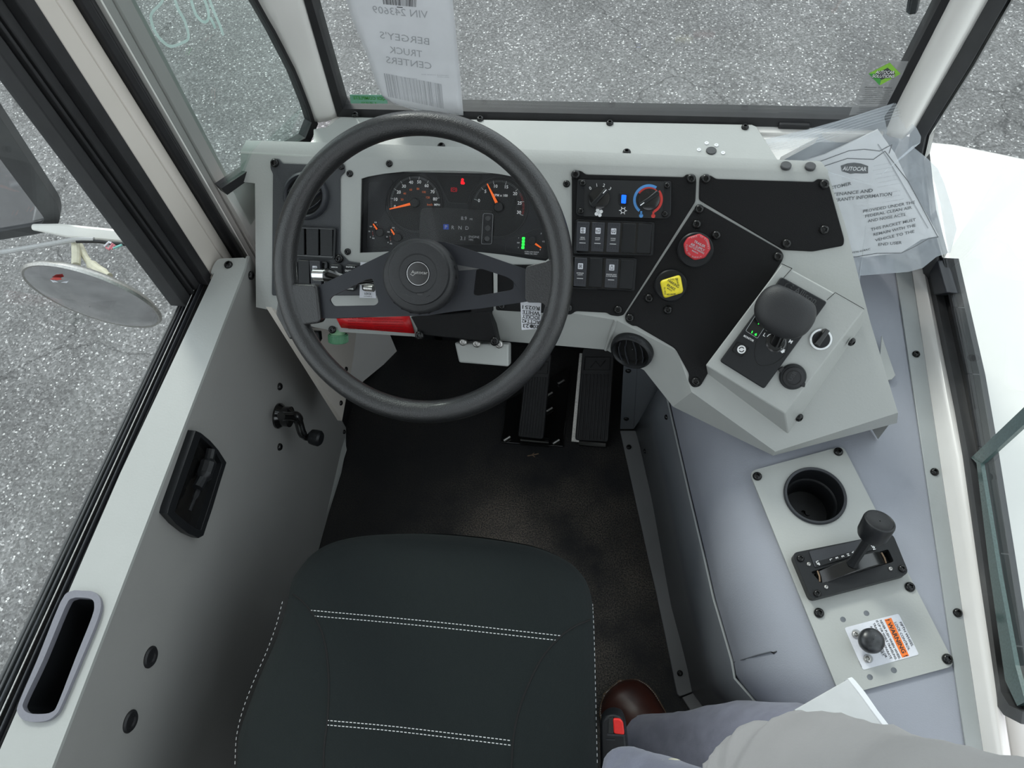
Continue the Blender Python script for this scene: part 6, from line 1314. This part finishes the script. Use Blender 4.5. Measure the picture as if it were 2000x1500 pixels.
# diamond sticker and its clear text sheet
mb = MB(); mb.slab([W1.hit(p) for p in c17(500, 590, 870, 600, 690, 1020, 450, 1100, 290, 1130)], .0003, WS.n); cs = tag(build('clear_notice', mb, 'clear_st', flat=True), 'clear notice sticker with small black print and green diamond, windshield right', 'sticker')
mb = MB()
for i in range(13):
    if i == 8: continue
    y = 878+i*18.5; text(mb, 'wwmmnw mnwmw nmww mmnwmn'[:20+(i*5) % 4], W1, c17(582-i*8, y)[0], 2.2, .0004, 0, wpx=52-(i % 3)*4+(i > 8)*-6)
text(mb, 'Autocar Solutions', W1, c17(578, 853)[0], 4, .0004, 0, wpx=50); build('small_print', mb, 'ink_k', cs)
dc = c17(482, 720, 690, 612, 795, 722, 590, 835); di = c17(560, 718, 668, 662, 745, 722, 605, 782)
for i, m_ in enumerate(('greenl', 'greenl', 'greenl', 'greend')):
    mb = MB(); j = (i+1) % 4; a, b_, c, d = dc[i], dc[j], di[j], di[i]; cen = ((a[0]+b_[0]+c[0]+d[0])/4, (a[1]+b_[1]+c[1]+d[1])/4)
    mb.slab([W1.hit((p[0]+(cen[0]-p[0])*.02, p[1]+(cen[1]-p[1])*.02), .0006) for p in (a, b_, c, d)], .0003, WS.n); build('diamond_side', mb, m_, cs)
mb = MB(); mb.slab([W1.hit(p, .0006) for p in di], .0003, WS.n); build('diamond_centre', mb, 'gasket_l', cs)
mb = MB(); text(mb, 'AUTOCAR', W1, (c17(645, 706)[0][0]+.5, c17(645, 708)[0][1]), 8.0, .0007, 0, wpx=35.5, bold=.06); text(mb, 'SOLUTIONS', W1, c17(628, 746)[0], 7.8, .0007, 0, wpx=42, bold=.06); build('lettering_outline', mb, 'ink_k', cs)
mb = MB(); text(mb, 'AUTOCAR', W1, c17(645, 705)[0], 7.4, .0010, 0, wpx=34.5, bold=.015); text(mb, 'SOLUTIONS', W1, c17(628, 743)[0], 7.2, .0010, 0, wpx=41, bold=.015); build('lettering', mb, 'ink_w', cs)
# chalk marker on the quarter window
Q3 = QW.off(.003); mb = MB()
for st_ in (c5(1000, -40, 985, 15, 930, 75, 922, 120, 945, 190, 985, 245, 1040, 282, 1110, 262, 1150, 228, 1128, 130, 1090, 60, 1060, -20), c5(1160, -30, 1175, 30, 1200, 95, 1245, 135, 1272, 112, 1268, 55, 1240, -20), c5(1275, -10, 1310, 80, 1340, 150, 1362, 212), c5(1285, 110, 1305, 150, 1312, 170)):
    mb.line(Q3, [Q3.loc((p.x, p.y)) for p in smooth_open([Vector((a[0], a[1], 0)) for a in st_], 5)], .0042, 0, .0002)
tag(build('chalk_writing', mb, 'marker'), 'pale green chalk marker strokes on the corner window glass', 'writing')

# ================================================================== MIRRORS OUTSIDE THE DOOR
fm = atdepth((115, 430), 1.5); MF = Fr(fm, (.95, .30, 0), Vector((.30, -.95, 0)))
wm = thing('wing_mirror', fm, 'large flat wing mirror with rounded black frame outside the door window', 'mirror')
fo_ = [MF.loc(p) for p in c18(-260, -190, 0, 212, 335, 728, 350, 790, 335, 845, 250, 885, 0, 925, -260, 960)]; fi_ = [MF.loc(p) for p in c18(-240, 90, 0, 455, 250, 790, 256, 805, 245, 830, 225, 838, 0, 876, -240, 912)]
mb = MB(); fo_ = rounded(fo_, .03, 4); fi_ = rounded(fi_, .02, 4); mb.prism(MF, fo_, -.020, .006, [fi_]); build('frame', mb, 'gasket_l', wm, bevel=.006, seg=3); mb = MB(); mb.prism(MF, fi_, -.012, .001); build('mirror_glass', mb, 'mirror', wm)
arm_t = [atdepth(p, 1.46) for p in c18(180, 842, 340, 843, 795, 888, 900, 905)]; arm_b = [atdepth(p, 1.46) for p in c18(180, 880, 260, 892, 380, 922, 855, 965, 960, 978)]
mb = MB(); mb.slab([atdepth(p, 1.46) for p in c18(180, 845, 340, 843, 795, 888, 960, 905, 960, 975, 855, 963, 380, 922, 250, 893, 180, 880)], .04, (CAM-arm_t[0]).normalized()); ar = tag(build('mirror_arm', mb, 'hood', wm, bevel=.004), 'white painted bracket arm')
mb = MB(); mb.tube(smooth_open([atdepth(p, 1.43) for p in c18(-20, 1010, 60, 1000, 200, 975, 320, 955, 440, 935, 540, 935)], 4), .0045, 8); build('grey_cable', mb, 'wire_g', ar)
mb = MB(); mb.tube(smooth_open([atdepth(p, 1.43) for p in c18(440, 945, 560, 945, 640, 955, 760, 965, 900, 985)], 4), .0035, 8); build('black_cable', mb, 'rubber', ar)
for m_, pts in (('pink', (610, 980, 625, 992, 650, 958)), ('teal', (650, 985, 700, 965)), ('paper_w', (600, 975, 625, 950, 640, 955)), ('pink', (640, 990, 660, 965))):
    mb = MB(); mb.tube([atdepth(p, 1.41) for p in c18(*pts)], .0022, 6); build('thin_wire', mb, m_, ar)
ctr = atdepth((183, 580), 1.36); vd = (CAM-ctr).normalized(); rx = Vector((xc.x, yc.x, zc.x)); dn = Vector((xc.y, yc.y, zc.y)); md = (rx*(-.39)+dn*.92).normalized(); md = (md - vd*md.dot(vd)).normalized()
nn = vd*.31+md*.95; MJ = (rx*.918+dn*.397).normalized(); CF = Fr(ctr, MJ, nn); Rm = 130*1.36/1500
cm_ = thing('convex_mirror', ctr, 'round convex mirror with pale metal rim below the wing mirror arm', 'mirror')
mb = MB(); mb.lathe(CF, (0, 0), [(Rm*.5, -.016), (Rm*.90, -.010), (Rm*.975, -.003), (Rm*.985, 0), (Rm*.96, .004), (Rm*.93, .003)], 64, True, False); build('rim', mb, 'steel', cm_, ang=50)
mb = MB(); mb.lathe(CF, (0, 0), [(Rm*.93, .003), (Rm*.8, .008), (Rm*.6, .013), (Rm*.4, .017), (Rm*.2, .019), (.001, .0195)], 56, False, False); build('mirror_glass', mb, 'mirror', cm_, ang=80)
cq = lambda *a: [CF.loc(p, .012) for p in c18(*a)]
mb = MB(); mb.prism(CF, cq(290, 1165, 340, 1180, 392, 1175, 370, 1195, 320, 1195), .012, .0125); st_ = tag(build('safety_sticker', mb, 'paper_w', cm_), 'small white and red sticker'); mb = MB(); mb.prism(CF, cq(288, 1160, 310, 1150, 345, 1150, 358, 1160, 330, 1165), .0128, .0131); build('red_band', mb, 'redp', st_)
mb = MB(); mb.tube(smooth_open([atdepth(p, d_) for p, d_ in zip(c18(435, 950, 438, 1020, 436, 1085), (1.45, 1.42, 1.4))], 4), .008, 10); mb.tube(smooth_open([atdepth(p, d_) for p, d_ in zip(c18(460, 970, 500, 1050, 560, 1110, 630, 1145), (1.45, 1.42, 1.4, 1.38))], 4), [.006]*6+[.010]*5+[.006]*5, 10); build('bracket', mb, 'cream', cm_)

# ================================================================== MANUAL PACKET IN A CLEAR BAG
ta = math.radians(69); BG = Fr((.4, .925, .485), (1, 0, 0), (0, -math.sin(ta), math.cos(ta)))
bag = thing('manual_packet', (.45, .96, .49), 'printed owner papers in a clear plastic bag leaning by the right corner pillar', 'packet')
pq = c15(500, 470, 700, 410, 1050, 245, 1160, 400, 1250, 590, 1445, 935, 1330, 960, 1200, 1045, 960, 1075, 860, 1065, 700, 700)
mb = MB(); mb.prism(BG, [BG.loc(p) for p in pq], -.004, 0); pk_ = build('paper_stack', mb, 'paper', bag)
mb = MB(); ba = lambda *q_: pxang(BG, *c15(*q_))
for s_, x, y, hp, wp, q_ in (('CUSTOMER', 786, 614, 7, 50, (760, 618, 868, 592)), ('MAINTENANCE AND', 840, 658, 7, 97, (770, 665, 1000, 640)), ('WARRANTY INFORMATION', 922, 686, 7.2, 120, (785, 700, 1120, 664)), ('PROVIDED UNDER THE', 1120, 746, 6.2, 92, (967, 775, 1272, 720)), ('FEDERAL CLEAN AIR', 1117, 779, 6.2, 83, (980, 805, 1253, 752)), ('AND NOISE ACTS', 1105, 817, 6.2, 67, (995, 838, 1217, 797)), ('THIS PACKET MUST', 1148, 862, 6.2, 80, (1017, 892, 1280, 832)), ('REMAIN WITH THE', 1156, 897, 6.2, 75, (1030, 925, 1280, 868)), ('VEHICLE TO THE', 1157, 935, 6.2, 70, (1042, 962, 1272, 908)), ('END USER', 1128, 985, 6.2, 42, (1058, 992, 1197, 980)), ('D7776-034AC', 930, 1036, 4, 38, (880, 1048, 985, 1025))):
    text(mb, s_, BG, c15(x, y)[0], hp, .0008, ba(*q_), wpx=wp, bold=.01)
lw = .0011
for pl in (c15(600, 478, 690, 445, 860, 382, 960, 372, 1060, 384, 1140, 342, 1122, 398), c15(600, 520, 705, 480, 850, 432, 1020, 438, 1095, 385, 1245, 580, 1300, 680, 1440, 945, 1380, 952, 1300, 1000, 1200, 1048, 1040, 1050, 890, 1075)): mb.line(BG, [BG.loc(p, .0008) for p in pl], lw, .0006, .0009)
build('lettering', mb, 'ink_k', pk_)
mb = MB(); lo_ = c15(808, 480, 850, 465, 895, 460, 940, 466, 985, 482, 985, 528, 950, 530, 900, 528, 870, 532, 815, 515); mb.prism(BG, [BG.loc(p, .0008) for p in lo_], 0, .0009); lg = tag(build('printed_badge', mb, 'ink_k', pk_), 'black badge with white name')
mb = MB(); text(mb, 'AUTOCAR', BG, c15(898, 498)[0], 8, .001, ba(815, 500, 985, 505), wpx=44, bold=.02); build('lettering', mb, 'ink_w', pk_)
mb = MB()
for i in range(13): text(mb, 'mnwwm nmwmn wmmnw mw'[:12+i % 5], BG, c15(1075+i*9, 470+i*27+(i > 5)*20)[0], 1.6, .0006, ba(1000, 480, 1130, 455), wpx=30+(i*7) % 12)
mb.line(BG, [BG.loc(p, .0008) for p in c15(1050, 340, 1110, 430, 1375, 885)], .0016, .0005, .0008); build('faint_print', mb, 'ink_pale', pk_)
bo_ = c15(290, 312, 600, 240, 880, 160, 1170, 65, 1200, 110, 1215, 130, 1240, 180, 1300, 230, 1330, 290, 1325, 330, 1272, 352, 1370, 430, 1440, 500, 1480, 590, 1530, 750, 1562, 892, 1522, 1042, 1430, 1072, 1340, 1145, 1250, 1170, 1100, 1182, 930, 1195, 930, 1232, 900, 1200, 860, 1080, 700, 700, 480, 440, 340, 420)
import mathutils.noise as mn
def bagside(h0, amp, seed, name):
    n_ = 14; cx_, cy_ = c15(1000, 600)[0]; m = len(bo_); vs = []; fs = []; mb = MB(); ol = []
    for i in range(m):
        a, b_ = bo_[i], bo_[(i+1) % m]
        for k in range(3): ol.append((a[0]+(b_[0]-a[0])*k/3, a[1]+(b_[1]-a[1])*k/3))
    m = len(ol)
    for j in range(n_+1):
        s_ = 1-j/n_
        for p in ol:
            q_ = (cx_+(p[0]-cx_)*s_, cy_+(p[1]-cy_)*s_); lft = max(0, (1640-q_[0])/150)
            nz = mn.noise(Vector((q_[0]/38+seed, q_[1]/22+q_[0]/90, seed))); nz = 1-abs(nz)*2.2
            edge = min(1, (1-s_)*6)
            top = max(0, (260-q_[1])/60)
            vs.append(BG.hit(q_, (h0*edge + amp*nz*min(1, .25+edge)) + lft*.022 + top*.004))
    for j in range(n_):
        for i in range(m): fs.append((j*m+i, j*m+(i+1) % m, (j+1)*m+(i+1) % m, (j+1)*m+i))
    mb.add(vs, fs); return build(name, mb, 'bag' if h0 > 0 else 'bag_b', bag, ang=70)
bagside(.006, .0045, 3.1, 'bag_front'); bagside(-.014, .004, 8.7, 'bag_back')
mb = MB()
for k in range(6):
    a = c15(330+k*6, 335+k*14)[0]; b_ = c15(1165+k*8, 80+k*16)[0]; L_ = [(a[0]+(b_[0]-a[0])*t_/10, a[1]+(b_[1]-a[1])*t_/10+math.sin(t_*.6)*2) for t_ in range(11)]
    mb.tube([BG.hit(p, .012+max(0, (1640-p[0])/150)*.022) for p in L_], .0006, 4)
o = build('zip_ridges', mb, 'bag', bag); o['kind'] = 'stuff'

# ================================================================== BOARD, PERSON
mb = MB(); z_ = .53; T = lambda p, z=z_: onplane(p, Vector((0, 0, z)), Z)
q_ = [T((1552, 1386)), T((1657, 1326)), T((1738, 1432)), T((1650, 1520))]; mb.slab(q_, .012, Z); bo2 = thing('grey_board', q_[0], 'pale grey board with broken light edge lying at the back of the console', 'board'); build('board_face', mb, 'ptrans', bo2, bevel=.001)
mb = MB(); e_ = [T(p, z_+.001) for p in P_(1655, 1325, 1664, 1322, 1672, 1330, 1690, 1352, 1715, 1388, 1752, 1436, 1736, 1434, 1700, 1385, 1676, 1352)]; mb.slab(e_, .02, Z); tag(build('broken_edge', mb, 'paper', bo2, bevel=.001), 'rough pale edge')
mb = MB(); pa = [T(p, .50) for p in P_(1575, 1440, 1600, 1430, 1640, 1500, 1600, 1520)]; mb.slab(pa, .04, Z); build('foot', mb, 'ptrans', bo2)
per = thing('person', FL.hit((1300, 1500)), 'person at the lower right in grey-blue trousers, brown leather shoe and pale grey jacket', 'person')
def pxtube(items, m_, name, n=28, sub=6, wr=.004, seed=0):
    P = [atdepth(p, d_) for p, d_, r in items]; R_ = [r for _, _, r in items]; pts = smooth_open(P, sub); rs = []
    for i in range(len(R_)-1):
        for k in range(sub): t_ = k/sub; t_ = t_*t_*(3-2*t_); rs.append(R_[i]+(R_[i+1]-R_[i])*t_)
    rs.append(R_[-1]); mb = MB(); mb.tube(pts, rs, n)
    for i, v in enumerate(mb.v):
        a = 2*PI*(i % n)/n; L_ = i//n; q = Vector((L_*.16+math.sin(a)*1.4, math.cos(a)*1.6, seed)); c = pts[min(L_, len(pts)-1)]; nz = mn.noise(q*1.4)+.5*mn.noise(q*3.1)
        mb.v[i] = v+(v-c).normalized()*nz*wr if (v-c).length > 1e-6 else v
    return build(name, mb, m_, per, ang=80)
pxtube([((1254, 1448), 1.45, .034), ((1262, 1462), 1.43, .056), ((1350, 1466), 1.34, .064), ((1480, 1468), 1.22, .074), ((1620, 1500), 1.09, .080), ((1760, 1580), 1.0, .085), ((1900, 1700), .92, .09)], 'jeans', 'trousers', wr=.008, seed=2)
pxtube([((1180, 1530), 1.0, .012), ((1218, 1518), .99, .036), ((1270, 1545), .95, .045), ((1400, 1620), .86, .055), ((1700, 1750), .78, .07)], 'jeans', 'trouser_leg', wr=.004, seed=5)
pxtube([((1380, 1512), .66, .008), ((1432, 1518), .64, .030), ((1490, 1530), .62, .048), ((1560, 1560), .59, .063), ((1650, 1600), .55, .070), ((1760, 1655), .51, .072), ((1900, 1730), .46, .079), ((2100, 1840), .42, .09)], 'jacket', 'jacket', wr=.004, seed=9, sub=8)
mb = MB(); p0_ = atdepth((1298, 1497), .93); mb.tube([atdepth(p, .93) for p in c14(760, 1200, 760, 1140, 800, 1105, 815, 1120, 780, 1180)], .003, 8); mb.tube(smooth_open([atdepth(p, .93) for p in c14(830, 1180, 860, 1140, 920, 1125, 980, 1150, 1000, 1200)], 3), .006, 8); tag(build('cream_drawcord', mb, 'cream', per), 'cream cord end')
# shoe
toe = FL.hit((1196, 1346)); heel = FL.hit((1325, 1508)); dr = (toe-heel); Ls = dr.length; dr.normalize(); sd_ = dr.cross(Z); 
def station(t_):   # t 0 toe .. 1 heel: half width, height of upper
    import math as m_
    hw = [(0, .018), (.03, .034), (.10, .050), (.2, .058), (.32, .059), (.5, .052), (.7, .040), (.85, .038), (.96, .032), (1, .014)]
    hh = [(0, .02), (.03, .034), (.10, .044), (.2, .050), (.32, .058), (.5, .078), (.65, .10), (.85, .11), (.96, .10), (1, .07)]
    def ip(tb): 
        for a, b in zip(tb[:-1], tb[1:]):
            if a[0] <= t_ <= b[0]: return a[1]+(b[1]-a[1])*(t_-a[0])/(b[0]-a[0])
        return tb[-1][1]
    return ip(hw), ip(hh)
mb = MB(); n = 22; m = 24; vs = []
for i in range(n+1):
    t_ = (i/n)**1.3; w_, h_ = station(t_); c = toe.lerp(heel, t_)
    for k in range(m):
        a = PI*k/(m-1); vs.append(c+sd_*(w_*math.cos(a)*(1 if abs(math.cos(a)) < .9 else 1))+Z*(.012+h_*math.sin(a)**.8))
mb.add(vs, [(i*m+k, i*m+k+1, (i+1)*m+k+1, (i+1)*m+k) for i in range(n) for k in range(m-1)]+[tuple(range(m)), tuple(n*m+k for k in range(m))]); sh = build('shoe', mb, 'shoe', per, ang=80)
mb = MB(); ol = [toe.lerp(heel, (i/n)**1.3)+sd_*(station((i/n)**1.3)[0]+.004) for i in range(n+1)]+[toe.lerp(heel, (i/n)**1.3)-sd_*(station((i/n)**1.3)[0]+.004) for i in range(n, -1, -1)]
ol = [p+dr*.004*(1 if i in (0, len(ol)-1) else 0) for i, p in enumerate(ol)]
mb.slab([p+Z*.013 for p in ol], .013, Z); tag(build('welt_sole', mb, 'sole', sh, bevel=.002), 'tan stitched welt')
mb = MB()
for i in range(26):
    p, q2 = ol[min(i, 14)].lerp(ol[min(i+1, 15)], 0), ol[min(i+1, 15)]
L2_ = []; mb = MB(); chain = ol[-12:]+ol[:12]
for a, b_ in zip(chain[:-1], chain[1:]):
    for k in range(2):
        A = a.lerp(b_, k/2+.1)+Z*.0135; B = a.lerp(b_, k/2+.35)+Z*.0135; c = toe.lerp(heel, .2); A += (c-A).normalized()*.003*1; B += (c-B).normalized()*.003; A.z = B.z = .0138; mb.tube([A, B], .0009, 4)
o = build('welt_stitches', mb, 'paper', sh); o['kind'] = 'stuff'
mb = MB()
for t_ in (.42, .50, .58): w_, h_ = station(t_); c = toe.lerp(heel, t_); mb.tube([c+sd_*(w_*.5*math.cos(a))+Z*(.014+h_*math.sin(a)**.8) for a in [PI*.25+PI*.5*k/8 for k in range(9)]], .0022, 6)
tag(build('laces', mb, 'shoe', sh), 'brown laces')
